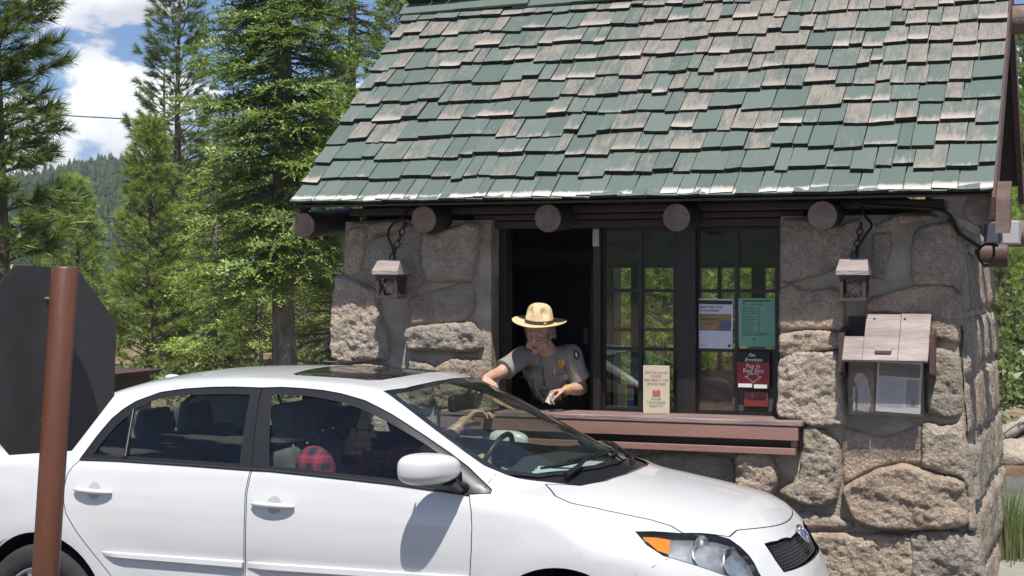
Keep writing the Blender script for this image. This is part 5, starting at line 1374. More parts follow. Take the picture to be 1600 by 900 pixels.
# lanterns
M_lroof=mat('sun bleached pinkish wood',(.26,.215,.195),.85,.25,6,bump=.7,bscale=35,stretch=(.5,3,3),col2=(.40,.34,.31))
M_lbody=mat('dark red brown lantern wood',(.06,.035,.032),.6,.25,7,bump=.3)
M_chain=mat('black iron',(.012,.012,.012),.5,.2,20,metal=.3)
M_frost=mat('old lamp glass',(.35,.34,.30),.3,.2,9)
def link(mb,c,d,side,a=.022,b=.013,r=.0042):
    d=Vector(d).normalized(); side=Vector(side); side=(side-d*side.dot(d)).normalized()
    mb.tube([c+d*a*math.cos(t)+side*b*math.sin(t) for t in np.linspace(0,2*math.pi,15)],r,6,cap=False)
def lantern(px,y0px,y1px,yw,label,chain_top,cable):
    a=P(px,y0px,yw); L_=empty('hanging_lantern',a,label,'lantern','lanterns hanging by the window')
    w=.083; h=.085; mb=MB(); z=a.z
    # gabled wooden roof, ridge along x
    prof=[(-.085,z-h),(-.085,z-h+.022),(-.028,z),(.028,z),(.085,z-h+.022),(.085,z-h)]
    n_=len(prof); f_=lambda x,t: [(x*(1-.0 if k in(0,1,n_-2,n_-1) else 1-.14),a.y+p[0],p[1]) for k,p in enumerate(prof)]
    vs=[(a.x+q[0],q[1],q[2]) for q in f_(-w,0)]+[(a.x+q[0],q[1],q[2]) for q in f_(w,0)]
    mb.add(vs,[tuple(range(n_)),tuple(range(n_,2*n_))[::-1]]+[(i,(i+1)%n_,n_+(i+1)%n_,n_+i) for i in range(n_)]); mb.build('lantern_roof',[M_lroof],L_)
    bw_=.058; z1=z-h-.004; z0=z1-.135; mb=MB()
    for sx in (-1,1):
        for sy in (-1,1): mb.bevbox((a.x+sx*bw_-.009,a.y+sy*bw_-.009,z0),(a.x+sx*bw_+.009,a.y+sy*bw_+.009,z1),.002)
    for zz,t in ((z0,.016),(z1-.02,.02)): mb.bevbox((a.x-bw_-.012,a.y-bw_-.012,zz),(a.x+bw_+.012,a.y+bw_+.012,zz+t),.002)
    mb.build('lantern_frame',[M_lbody],L_)
    for d in range(4):
        M_=Matrix.Translation((a.x,a.y,(z0+z1)/2))@Matrix.Rotation(R(90*d),4,'Z'); mb=MB(); hh=.05; ww=.046
        for sg_ in (-1,1):
            for k in range(8):
                t0=-1+2*k/8; t1=-1+2*(k+1)/8; bz=lambda t: hh*t; bx=lambda t: sg_*ww*math.sin(t*1.35)*.9
                p0=M_@Vector((bx(t0),-bw_,bz(t0))); p1=M_@Vector((bx(t1),-bw_,bz(t1))); mb.tube([p0,p1],.0075,4,flat=.5)
        mb.build('lantern_panel',[M_lbody],L_)
    mb=MB(); mb.lathe([(.0,z0+.02),(.028,z0+.03),(.036,z0+.07),(.030,z0+.10),(.0,z0+.11)],(a.x,a.y,0),14); mb.build('lamp_glass',[M_frost],L_)
    ct=P(*chain_top,yw); mb=MB(); c0=Vector((a.x,a.y,z)); n_=6; L0=(ct-c0).length
    for i in range(n_):
        q=c0.lerp(ct,(i+.5)/n_); link(mb,q,ct-c0,Vector((1,0,0)) if i%2==0 else Vector((0,1,0)),a=L0/n_*.58,b=.016)
    mb.build('chain',[M_chain],L_)
    pts=[P(x_,y_,yw+dy) for x_,y_,dy in cable]; pts=[Vector(p) for p in pts]; sm=[]
    for i in range(len(pts)-1):
        for t in (0,.34,.67): 
            p0=pts[max(i-1,0)];p1=pts[i];p2=pts[i+1];p3=pts[min(i+2,len(pts)-1)]
            sm.append(.5*((2*p1)+(-p0+p2)*t+(2*p0-5*p1+4*p2-p3)*t*t+(-p0+3*p1-3*p2+p3)*t**3))
    sm.append(pts[-1]); mb=MB(); mb.tube(sm,.008,7); mb.build('cable',[M_chain],L_)
    return L_
lantern(611,406,480,-.17,'lantern with a pale wooden gable roof hanging left of the drive-up window',(634,348),[(618,410,0),(613,385,.0),(606,368,.0),(612,352,.02),(630,338,.04),(641,322,.08)])
lantern(1335,404,480,-.17,'lantern with a pale wooden gable roof hanging right of the window above the notice box',(1346,348),[(1338,405,0),(1342,385,0),(1352,368,.02),(1362,352,.04),(1350,335,.06),(1345,318,.08)])
# cables under the eave at the right corner
mb=MB()
def spl(mb,pts,r):
    sm=[]; 
    for i in range(len(pts)-1):
        for t in (0,.34,.67):
            p0=pts[max(i-1,0)];p1=pts[i];p2=pts[i+1];p3=pts[min(i+2,len(pts)-1)]
            sm.append(.5*((2*p1)+(-p0+p2)*t+(2*p0-5*p1+4*p2-p3)*t*t+(-p0+3*p1-3*p2+p3)*t**3))
    sm.append(pts[-1]); mb.tube(sm,r,7)
spl(mb,[P(1340,318,-.1),P(1380,322,-.1),P(1440,325,-.1),P(1475,330,-.09),P(1490,345,-.06),P(1500,365,-.02),P(1530,385,.0)],.010)
o=mb.build('eave_cable',[M_chain]); recenter(o,P(1440,325,-.1)); tag(o,'black cable running under the eave to the right corner','cable')
# electric boxes at the right gable
e0=P(1560,362,.95); eb=empty('electric_box',e0,'grey electric box pair mounted under the right gable eave','electric box')
mb=MB(); mb.bevbox((P(1538,0,.7).x,.7,P(1540,380,.7).z),(P(1560,0,.7).x,.95,P(1540,347,.7).z),.006); mb.build('box_housing',[mat('blue grey box',(.08,.085,.11),.5,.1,5)],eb)
mb=MB(); mb.bevbox((P(1566,0,.7).x,.68,P(1570,381,.7).z),(P(1583,0,.7).x+.03,.95,P(1570,345,.7).z),.006); mb.build('lamp_housing',[mat('pale grey box',(.42,.43,.44),.5,.1,5)],eb)
mb=MB(); spl(mb,[P(1552,380,.75),P(1553,398,.75),P(1545,412,.75),P(1534,410,.75),P(1528,395,.75),P(1538,382,.75),P(1560,384,.75)],.008); mb.build('cable',[M_chain],eb)

# ---- notice box on the right wall
yb_=-.20
nbx=empty('notice_box',P(1385,560,-.05),'weathered wooden notice box with sloping lid and clear brochure holder on the stone wall','notice box')
def Q(px,py,y): return P(px,py,y)
mb=MB()
xl_=P(1318,0,-.20).x; xr_=P(1451,0,-.20).x; zl_=P(1385,566,-.23).z; zu_=P(1385,493,-.06).z
zl2=P(1385,527,-.145).z
def lid(x0,x1,t0,t1,dz=0):
    # sloping board from upper back (t=1) to lower front (t=0)
    A=Vector((0,-.235,zl_)); B=Vector((0,-.055,zu_)); nrm2=Vector((0,-(B.z-A.z),(B.y-A.y))).normalized(); p0=A.lerp(B,t0); p1=A.lerp(B,t1)
    vs=[]
    for x_ in (x0,x1):
        for p_ in (p0,p1):
            for h_ in (0,.018): vs.append(Vector((x_,p_.y,p_.z))+nrm2*(h_+dz))
    mb.add(vs,[(0,1,3,2),(4,6,7,5),(0,4,5,1),(2,3,7,6),(1,5,7,3),(0,2,6,4)])
xa_=P(1349,0,-.2).x; xb_=P(1404,0,-.2).x
lid(xl_,xa_-.002,0,.50); lid(xa_+.0,xb_-.0015,0,.985); lid(xb_+.0015,xr_,0,1)
mb.build('lid',[M_lroof],nbx); 
mb=MB(); c=Vector(((P(1380,0,-.23).x),-.222,P(1380,551,-.23).z)); A=Vector((0,-.235,zl_)); B=Vector((0,-.055,zu_)); sl_=(B-A).normalized(); n2=Vector((0,-sl_.z,sl_.y))
q_=A+sl_*.055+n2*.018; mb.bevbox((-.042,-.012,0),(.042,.012,.024),.004,M=Matrix.Translation((c.x,q_.y,q_.z))@Matrix.Rotation(math.atan2(sl_.z,sl_.y),4,'X')); mb.build('lid_handle',[M_lroof],nbx)
mb=MB()
for px in (1362,1410):
    q_=A.lerp(B,.88)+n2*.019; mb.ball((P(px,0,-.2).x,q_.y,q_.z),.006)
mb.build('screw',[M_chain],nbx)
for x0,x1 in ((xl_-.03,xl_+.0),(xr_+.001,xr_+.025)):
    mb=MB(); mb.prism([(-.17,zl_-.06),(-.17,zl2+.02),(-.02,zu_-.06),(-.02,zl_-.10)],'x',x0,x1); mb.build('side_board',[M_brown],nbx)
mb=MB(); mb.box((xl_+.002,-.05,zl_+.0),(xr_-.002,-.035,zu_-.005)); mb.build('back_board',[M_black],nbx)  # black colour stands in for the shade inside the box
mb=MB(); x0=P(1326,0,-.14).x; x1=P(1444,0,-.14).x; z0=P(1385,649,-.14).z; z1=zl_-.0
M_acr=glassmat('clear acrylic',(.93,.94,.95),.5,.01)
mb.bevbox((x0,-.15,z0),(x1,-.146,z1+.02),.001); mb.box((x0,-.146,z0),(x0+.004,-.05,z1)); mb.box((x1-.004,-.146,z0),(x1,-.05,z1)); mb.box((x0+.004,-.146,z0),(x1-.004,-.05,z0+.004)); mb.build('brochure_holder',[M_acr],nbx)
mb=MB(); mb.box((x0+.002,-.055,z0+.006),(x1-.002,-.05,z1)); 
mb.build('holder_back',[M_dark],nbx)
M_paper=mat('white paper',(.62,.62,.60),.7,.06,3); M_ink=mat('black ink',(.02,.02,.022),.6,.1,5); M_greyink=mat('grey printed text',(.30,.30,.31),.7,.15,60)
def sheet(name,c,w_,h_,rot,mats,items,label,cat,y,parentless=True,tk=.002,tiltx=0):
    """flat printed sheet: items are (kind, x0,y0,x1,y1, mat) in 0..1 of the sheet"""
    o=empty(name,(c.x,y,c.z),label,cat); M_=Matrix.Translation((c.x,y,c.z))@Matrix.Rotation(tiltx,4,'X')@Matrix.Rotation(rot,4,'Y')
    mb=MB(); mb.box((-w_/2,0,-h_/2),(w_/2,tk,h_/2),M=M_); mb.build('paper',[mats],o)
    X=lambda a: (a-.5)*w_; Z=lambda b: (b-.5)*h_; ux=M_.to_3x3()@Vector((1,0,0)); uz=M_.to_3x3()@Vector((0,0,1))
    for it_ in items:
        if it_[0]=='r':
            _,a,b,a2,b2,m_,nm=it_[:7]; mb=MB(); k=it_[7] if len(it_)>7 else 0; yy=-.0008-k*.0006
            mb.add([M_@Vector((X(p),yy,Z(q))) for p,q in ((a,b),(a2,b),(a2,b2),(a,b2))],[(0,1,2,3)]); mb.build(nm,[m_],o,fix=False)
        elif it_[0]=='lines':
            _,rows,m_,nm=it_; mb=MB()
            for (a,b,a2,t) in rows: mb.add([M_@Vector((X(p),-.0018,Z(q))) for p,q in ((a,b),(a2,b),(a2,b+t),(a,b+t))],[(0,1,2,3)])
            mb.build(nm,[m_],o,fix=False)
        elif it_[0]=='t':
            _,txt,a,b,sz,m_,al,shr=it_; t_=text_mb(txt,sz,M_@Vector((X(a),-.0022,Z(b))),ux,uz,0,shear=shr,align=al,bold=.0001); t_.build('lettering',[m_],o,fix=False)
        elif it_[0]=='poly':
            _,pts,m_,nm,k=it_; mb=MB(); mb.add([M_@Vector((X(p),-.0012-k*.0006,Z(q))) for p,q in pts],[tuple(range(len(pts)))]); mb.build(nm,[m_],o,fix=False)
    return o
s1=(x1-x0)
def sky_pic(nm,ca,cb,sc=20): return mat(nm,ca,.5,.1,sc,col2=cb)
def tl(n,a,a2,b0,b1,seed,t=.008,short=.35):
    r_=random.Random(seed); out=[]
    for i in range(n):
        b=b1-(b1-b0)*i/max(1,n-1); e=a2 if r_.random()>.2 else a+(a2-a)*r_.uniform(1-short,1); x_=a
        while x_<e-.01:
            w_=r_.uniform(.025,.09)*1.0; out.append((x_,b,min(x_+w_,e),t)); x_+=w_+.014
    return out
c=Vector(((P(1331,0,-.13).x+P(1366,0,-.13).x)/2,0,(z0+z1)/2)); bw_=P(1366,0,-.13).x-P(1331,0,-.13).x; bh=z1-z0-.02
sheet('brochure',c,bw_,bh,0,mat('dusky brochure print',(.05,.06,.085),.4,.3,9),[
 ('r',.0,.80,1,1,M_ink,'header'),('poly',[(.25,.05),(.75,.02),(.9,.3),(.78,.5),(.72,.66),(.55,.78),(.25,.8),(.1,.66),(.22,.52),(.3,.3)],sky_pic('plume grey print',(.30,.28,.28),(.55,.5,.47),30),'plume_picture',1),
 ('poly',[(.55,.1),(1,.02),(1,.75),(.8,.5),(.7,.3)],sky_pic('warm rock print',(.14,.08,.06),(.25,.16,.12),30),'rock_picture',0)],'dark brochure with a pale smoke plume picture, left one in the clear holder','brochure',-.135)
cx_=P(1331,0,-.13).x; t_=text_mb('Lassen Volcanic',.020,(cx_+.018,-.1385,z0+.02),(0,0,1),(-1,0,0),0,bold=.0004); 
br=[o for o in COL.objects if o.name=='brochure'][0]; t_.build('lettering',[mat('white ink',(.75,.75,.75),.6,.03,5)],br,fix=False)
c=Vector(((P(1370,0,-.13).x+P(1440,0,-.13).x)/2,0,(z0+z1)/2+.008)); bw_=P(1440,0,-.13).x-P(1370,0,-.13).x
sheet('newsletter',c,bw_,bh*1.02,R(2.5),M_paper,[
 ('r',.04,.70,.96,.96,sky_pic('night mountain print',(.03,.035,.06),(.10,.11,.15),25),'header_picture',0),('r',.66,.12,.95,.66,mat('grey print block',(.33,.34,.35),.6,.1,9),'side_column',0),
 ('lines',tl(22,.06,.62,.10,.66,3,.009),M_greyink,'printed_text'),('lines',tl(9,.69,.92,.30,.62,4,.007),M_ink,'column_text'),
 ('poly',[(.78,.16),(.86,.14),(.9,.2),(.86,.27),(.8,.26)],mat('brown small print',(.2,.13,.09)),'small_picture',1)],'white newsletter with a dark mountain header in the clear holder, right of the brochure','newsletter',-.137)
# ---- notices on the window
yg=yf+.020
def box_px(a,b,c_,d): 
    p=P(a,d,yg); q=P(c_,b,yg); return Vector(((p.x+q.x)/2,0,(p.z+q.z)/2)),q.x-p.x,q.z-p.z
c,w_,h_=box_px(1089,467,1145,544)
M_bl=mat('bluish white paper',(.60,.62,.68),.7,.05,3); M_tan=mat('tan board print',(.30,.19,.08),.6,.25,12)
sheet('trail_status_notice',c,w_,h_,R(.6),M_bl,[('r',.02,.89,.98,.97,M_ink,'header_bar'),('t','Lassen Peak Trail',.04,.815,.0195,M_ink,'LEFT',0),('t','Current Status',.04,.745,.0195,M_ink,'LEFT',0),
 ('r',.07,.36,.95,.69,M_ink,'board_frame',0),('r',.085,.37,.935,.68,M_tan,'board_picture',1),('poly',[(.58,.38),(.93,.38),(.93,.55),(.8,.58),(.64,.54)],mat('blue grey print',(.12,.12,.20)),'patch',2),
 ('t','Closed beyond',.10,.57,.017,M_ink,'LEFT',0),('t','1.3 miles',.20,.47,.017,M_ink,'LEFT',0),
 ('lines',[(.05,.05,.15,.012),(.17,.05,.30,.012)],M_greyink,'small_print'),('poly',[(.91+.04*math.cos(t),.06+.03*math.sin(t)) for t in np.linspace(0,6,12)],M_ink,'seal',1)],'white notice headed Lassen Peak Trail Current Status, taped inside the right window sash','notice',yg)
c,w_,h_=box_px(1154,466,1211,541)
rows=[]
for i,b in enumerate(np.linspace(.80,.30,13)): rows+=tl(1,.10,.10+[.30,.40,.34,.42,.22,.36,.38,.30,.42,.34,.26,.30,.36][i],b,b,i,.011)+[(.54,b,.60,.011)]
rows+=tl(3,.10,.85,.22,.27,44,.009)+tl(2,.10,.22,.13,.17,45,.009)+[(.40,.14,.46,.03)]
sheet('green_notice',c,w_,h_,R(-.4),mat('mint green paper',(.19,.40,.29),.7,.05,3),[('r',.12,.93,.88,.955,M_ink,'header_bar'),('lines',[(.32,.865,.44,.012),(.46,.865,.68,.012)],M_ink,'heading'),('lines',rows,M_ink,'printed_text'),('poly',[(.13,.87),(.17,.87),(.17,.91),(.13,.91)],M_ink,'seal',1)],'mint green printed sheet taped in the upper right window pane','notice',yg)
# fee panel
c,w_,h_=box_px(1144,547,1217,642)
o=empty('pane_panel',(0,0,0)); o.parent=kiosk; o.location=Vector((c.x,yg+.006,c.z))-wloc(kiosk); mb=MB(); mb.bevbox((c.x-w_/2,yg+.006,c.z-h_/2),(c.x+w_/2,yg+.012,c.z+h_/2),.002); mb.build('board',[mat('grey brown board',(.055,.048,.042),.7,.2,8,bump=.2)],o)
for dx,dz in ((-.45,.45),(.45,.45),(-.45,-.3),(.45,-.3)):
    mb=MB(); mb.ball((c.x+dx*w_,yg+.005,c.z+dz*h_),.0035); mb.build('screw',[mat('dull metal',(.35,.35,.34))],o)
M_red=mat('dark red enamel',(.26,.012,.014),.4,.1,6); M_wh=mat('white ink',(.75,.75,.75),.6,.03,5)
c,w_,h_=box_px(1153,549,1205,604)
fbx=empty('fee_envelope_box',(c.x,yg-.03,c.z),'black and red fee envelope box reading Pay in Red Slot, below the green sheet','fee box')
mb=MB(); mb.bevbox((c.x-w_/2,yg-.03,c.z-h_/2),(c.x+w_/2,yg+.004,c.z+h_/2),.003); mb.build('box_body',[M_black],fbx)
y1=yg-.031; mb=MB(); zz=c.z+h_*.12; mb.box((c.x-w_/2+.003,y1-.001,c.z-h_*.42),(c.x+w_/2-.003,y1,zz+.015)); mb.build('red_plate',[M_red],fbx)
def lt(txt,dx,zz_,sz,shr=0,m=M_wh): text_mb(txt,sz,(c.x+dx*w_,y1-.0025,c.z+zz_*h_),(1,0,0),(0,0,1),0,shear=shr,align='CENTER',bold=.0002).build('lettering',[m],fbx,fix=False)
lt('Fee',-.05,.355,.027,.4); lt('Envelope',.0,.225,.027,.4); lt('Pay in',0,.035,.034); lt('Red Slot',0,-.095,.034)
mb=MB(); ar=[(-.2,-.13),(.2,-.13),(.2,-.2),(.33,-.2),(0,-.36),(-.33,-.2),(-.2,-.2)]; ar=[Vector((c.x+a*w_*.75,y1-.0025,c.z+b*h_)) for a,b in ar]
for i in range(len(ar)): mb.tube([ar[i],ar[(i+1)%len(ar)]],.0022,4)
mb.build('arrow',[M_wh],fbx)
for a,b,dz in ((-.44,-.03,0),(.03,.42,-.012)):
    mb=MB(); mb.box((c.x+a*w_,y1-.012,c.z-h_*.50+dz*.3),(c.x+b*w_,y1-.002,c.z-h_*.40+dz*.3)); mb.build('envelope',[M_paper],fbx)
c2,w2,h2=box_px(1163,612,1201,635)
rs=empty('red_slot_box',(c2.x,yg-.01,c2.z),'small dark red payment slot plate below the fee envelope box','slot'); mb=MB(); mb.bevbox((c2.x-w2/2,yg-.012,c2.z-h2/2),(c2.x+w2/2,yg+.005,c2.z+h2/2),.003); mb.build('plate',[mat('shaded red enamel',(.16,.02,.018),.4,.1,6)],rs)
mb=MB(); mb.box((c2.x-w2*.33,yg-.0135,c2.z-.004),(c2.x+w2*.33,yg-.0125,c2.z+.004)); mb.build('slot',[M_black],rs)
c,w_,h_=box_px(1090,579,1142,641)
mb=MB(); mb.bevbox((c.x-w_/2,yg+.02,c.z-h_/2),(c.x+w_/2,yg+.028,c.z+h_/2),.002); o=mb.build('brown_board',[mat('brown hardboard',(.11,.07,.045),.8,.3,8,bump=.2)]); recenter(o,(c.x,yg+.02,c.z)); tag(o,'plain brown hardboard covering the lower left pane of the right sash','board')
# cream sign on the counter
ys_=.03; p0=P(1005,645,ys_); p1=P(1046,571,ys_); c=(p0+p1)/2; w_=p1.x-p0.x; h_=p1.z-p0.z; zc_=P(1253,659,-.15).z+.004
c.z=zc_+h_/2; M_rd=mat('faded red ink',(.38,.10,.07)); M_gi=mat('faded grey ink',(.20,.17,.14))
sheet('counter_sign',c,w_,h_,0,mat('cream card',(.52,.45,.34),.7,.06,3),[('t','ARE YOU 62 OR',.5,.83,.0185,M_gi,'CENTER',0),('t','OLDER?',.5,.755,.0185,M_gi,'CENTER',0),('t','ASK ABOUT THE',.5,.675,.0185,M_rd,'CENTER',0),('t','SENIOR PASS',.5,.595,.0185,M_gi,'CENTER',0),
 ('poly',[(.36,.36),(.66,.36),(.66,.47),(.58,.50),(.5,.46),(.42,.50),(.36,.47)],M_rd,'picture',1),('t','SHOW',.5,.285,.0185,M_gi,'CENTER',0),('t','CALIFORNIA',.5,.21,.0185,M_gi,'CENTER',0),('t','IDENTITY',.5,.135,.0185,M_gi,'CENTER',0)],'cream card sign with red and grey lettering propped on the counter before the window','sign',ys_,tk=.004)
# leaflets inside the left sash
ys2=yf+.075; zz_=ZS
for (a,b,a2,b2,col,lab) in ((965,600,977,640,(.45,.40,.22),'yellowish leaflet standing inside the left sash, beside the blue and white strip'),(979,588,990,640,(.5,.5,.52),'blue red and white sticker strip inside the left window sash')):
    p=P(a,b2,ys2); q=P(a2,b,ys2); cc=(p+q)/2; it_=[]
    if a==979: it_=[('r',0,.62,1,.74,mat('poppy red print',(.45,.05,.04)),'red_band',0),('r',0,.0,1,.28,mat('blue print',(.08,.14,.35)),'blue_band',0),('lines',tl(5,.1,.9,.35,.55,5,.02),M_ink,'printed_text')]
    else: it_=[('lines',tl(6,.1,.9,.2,.8,6,.02),M_greyink,'printed_text')]
    sheet('leaflet',cc,q.x-p.x,q.z-p.z,0,mat('leaflet '+str(a),col,.7,.08,20),it_,lab,'leaflet',ys2)
# papers on the dashboard
for k,(dx,dy,rt,col,lab) in enumerate(((0,0,12,(.55,.6,.62),'pale blue map lying on the car dashboard under the windscreen'),(.05,.10,-8,(.62,.62,.6),'white folded paper on the dashboard beside the pale blue map'))):
    p=loc_(-.27+dx,.16-dy*2,.0); z_=.992+.004*k; M_=Matrix.Translation((p.x,p.y,z_))@Matrix.Rotation(R(rt),4,'Z'); mb=MB()
    n_=6; vs=[]; 
    for i in range(n_+1):
        for j in range(3): vs.append(M_@Vector((-.09+.18*j/2,-.15+.30*i/n_,.012*abs(math.sin(i*1.57+k)))))
    mb.add(vs,[(i*3+j,i*3+j+1,(i+1)*3+j+1,(i+1)*3+j) for i in range(n_) for j in range(2)])
    o=mb.build('map' if k==0 else 'folded_paper',[mat('paper tone %d'%k,col,.7,.06,8)],fix=False); recenter(o,(p.x,p.y,z_)); tag(o,lab,'paper')
# ================================================================== people
def fuse(mb, name, mats, parent, voxel=.005, it=4, fac=.5):
    me=mb.mesh('tmp'); ob=bpy.data.objects.new('tmp',me); COL.objects.link(ob)
    m=ob.modifiers.new('r','REMESH'); m.mode='VOXEL'; m.voxel_size=voxel; m.use_smooth_shade=True
    s=ob.modifiers.new('s','SMOOTH'); s.factor=fac; s.iterations=it
    dg=bpy.context.evaluated_depsgraph_get(); m2=bpy.data.meshes.new_from_object(ob.evaluated_get(dg))
    bpy.data.objects.remove(ob); bpy.data.meshes.remove(me)
    off=wloc(parent); m2.transform(Matrix.Translation(-off)); m2.materials.clear()
    for q in mats: m2.materials.append(q)
    m2.polygons.foreach_set('use_smooth',[True]*len(m2.polygons)); m2.name=name
    o=bpy.data.objects.new(name,m2); COL.objects.link(o); o.parent=parent; return o
def cap(mb,p0,p1,r0,r1=None,n=12):
    r1=r0 if r1 is None else r1; p0=Vector(p0); p1=Vector(p1)
    mb.tube([p0,p0.lerp(p1,.5),p1],[r0,(r0+r1)/2,r1],n); mb.ball(p0,r0,sub=2); mb.ball(p1,r1,sub=2)
def ell(mb,c,r,M=None): mb.ball(c,r,M=M,sub=3)
def skinm(name,c,c2):
    def fn(nt,N,L,b):
        tc=N.new('ShaderNodeTexCoord'); n=N.new('ShaderNodeTexNoise'); n.inputs['Scale'].default_value=22; n.inputs['Detail'].default_value=6; L.new(tc.outputs['Object'],n.inputs['Vector'])
        r=N.new('ShaderNodeValToRGB'); r.color_ramp.elements[0].position=.35; r.color_ramp.elements[0].color=(*c,1); r.color_ramp.elements[1].position=.65; r.color_ramp.elements[1].color=(*c2,1); L.new(n.outputs['Fac'],r.inputs[0]); L.new(r.outputs[0],b.inputs['Base Color'])
        b.inputs['Roughness'].default_value=.5; b.inputs['Subsurface Weight'].default_value=.12; b.inputs['Subsurface Radius'].default_value=(.01,.004,.002)
    return node_mat(name,fn)
M_skin=skinm('sunned skin',(.45,.265,.185),(.52,.33,.24)); M_skin2=skinm('driver skin',(.46,.27,.18),(.54,.33,.23))
def frame(f,upv=(0,0,1)):
    f=Vector(f).normalized(); r=f.cross(Vector(upv)).normalized(); u=r.cross(f)
    return Matrix(((r.x,f.x,u.x),(r.y,f.y,u.y),(r.z,f.z,u.z)))      # local x=right hand side of the person, y=forward, z=up
def head(mb,c,f,up,s=1.0):
    """head built from overlapping forms; c is the centre between the ears"""
    Fm=frame(f,up); W=lambda x,y,z: Vector(c)+Fm@(Vector((x,y,z))*s); E=lambda p,r: mb.ball(W(*p),[q*s for q in r],M=Fm,sub=3)
    E((0,-.012,.035),(.074,.092,.085)); E((0,.022,-.015),(.062,.070,.075)); E((0,.050,-.075),(.040,.040,.030)); E((0,.078,-.098),(.020,.018,.016))
    E((0,.082,.028),(.050,.016,.014)); 
    for q in (-1,1): E((q*.034,.066,-.028),(.020,.015,.018)); E((q*.076,-.004,-.012),(.010,.019,.032)); E((q*.050,.03,-.075),(.022,.04,.025))
    cap(mb,W(0,.088,.018),W(0,.108,-.022),.008*s,.0125*s); 
    for q in (-1,1): mb.ball(W(q*.010,.098,-.027),.008*s)
    E((0,.090,-.056),(.024,.010,.007)); E((0,.088,-.066),(.020,.010,.008))
    return Fm,W
def hand(mb,wr,d,pn,th,curl=(.5,.6,.7,.8),s=1.0,spread=.10,thumb=.5,tc=.4):
    """wr wrist, d direction of the palm, pn palm normal (towards the palm side), th +1/-1 thumb side"""
    d=Vector(d).normalized(); pn=Vector(pn); pn=(pn-d*pn.dot(d)).normalized(); sd=d.cross(pn)*th
    wr=Vector(wr); L_=.088*s
    for k in range(4):
        a=-.5+k/3; cap(mb,wr+sd*(.012-.024*k/3)*s,wr+d*L_+sd*(.032-.064*k/3)*s,.014*s,.0115*s)
    lens=[(.042,.026,.020),(.046,.030,.021),(.043,.028,.020),(.033,.021,.018)]
    for k in range(4):
        p=wr+d*L_+sd*(.032-.0215*k)*s; ang=0; dd=(d+sd*(spread*(1.5-k))).normalized(); r=.0092*s if k<3 else .0080*s
        for j,l in enumerate(lens[k]):
            ang+=curl[k]*(1,1.1,.7)[j]; q=dd*math.cos(ang)+pn*math.sin(ang); e=p+q*l*s; cap(mb,p,e,r*(1-.08*j),r*(.92-.08*j),9); p=e
    p=wr+d*.022*s+sd*.022*s; q=(d*(1-thumb)+sd*thumb*1.1+pn*.25).normalized()
    e=p+q*.040*s; cap(mb,p,e,.014*s,.011*s); q2=(q*(1-tc)+d*tc*.9+pn*tc*.5).normalized(); e2=e+q2*.032*s; cap(mb,e,e2,.0108*s,.0098*s); q3=(q2+pn*.3*tc-sd*.35*tc).normalized(); cap(mb,e2,e2+q3*.025*s,.0098*s,.0085*s)
    return wr+d*L_
# ---------------------------------------------------------------- the ranger at the window
toc=lambda a,b,c_: (Rt*a+Fw*b+Vector((0,0,c_)))
hc=P(842,519,-.075); rg_=empty('person',(hc.x+.05,.45,.06),'person in grey uniform shirt and tan broad brimmed hat leaning out of the kiosk window','person')
hf=toc(-.33,-.92,-.36).normalized(); hu=(toc(.05,-.11,1)).normalized()
body=MB(); Fm,W=head(body,hc,hf,hu,.93)
shR=P(818,556,.06); shL=P(893,554,.13); neck=P(857,549,.065); chest=P(856,583,.19); waist=P(862,616,.34); hip=Vector((waist.x+.02,.47,1.06))
elR=P(779,584,-.11); wrR=P(759,592,-.30); elL=P(908,607,.20); wrL=P(884,609,.005)
cap(body,W(0,-.02,-.055),neck+Vector((0,.02,-.02)),.050,.055)
cap(body,neck+Vector((0,.02,-.03)),chest,.07,.115); cap(body,chest,waist,.115,.110); cap(body,waist,hip,.11,.13)
cap(body,shR+Vector((.03,.02,0)),neck+Vector((0,.03,-.03)),.055,.055); cap(body,shL+Vector((-.03,.02,0)),neck+Vector((0,.03,-.03)),.055,.055)
cap(body,shR,elR,.046,.036); cap(body,elR,elR.lerp(wrR,.35),.037,.037); cap(body,elR.lerp(wrR,.35),wrR,.037,.024)
cap(body,shL,elL,.046,.038); cap(body,elL,elL.lerp(wrL,.35),.039,.039); cap(body,elL.lerp(wrL,.35),wrL,.039,.025)
dR=(P(768,604,-.36)-wrR); hand(body,wrR,dR,Vector((0,.2,-1)),-1,curl=(.38,.42,.5,.55),s=.92,thumb=.55,tc=.4)
dL=toc(-.95,-.35,-.12); hand(body,wrL,dL,Vector((0.1,.1,-1))+toc(0,-.2,0),1,curl=(.75,.85,.95,1.0),s=.92,thumb=.45,tc=.8)
for sx,fx in ((-1,-.09),(1,.09)):
    h_=hip+Vector((sx*.085,0,-.04)); k_=Vector((h_.x,h_.y+.0,.64)); f_=Vector((h_.x,h_.y+.04,.27)); cap(body,h_,k_,.085,.055); cap(body,k_,f_,.055,.038); cap(body,f_,f_+Vector((0,-.13,-.035)),.036,.032)
fuse(body,'body',[M_skin],rg_,.0042,5,.5)
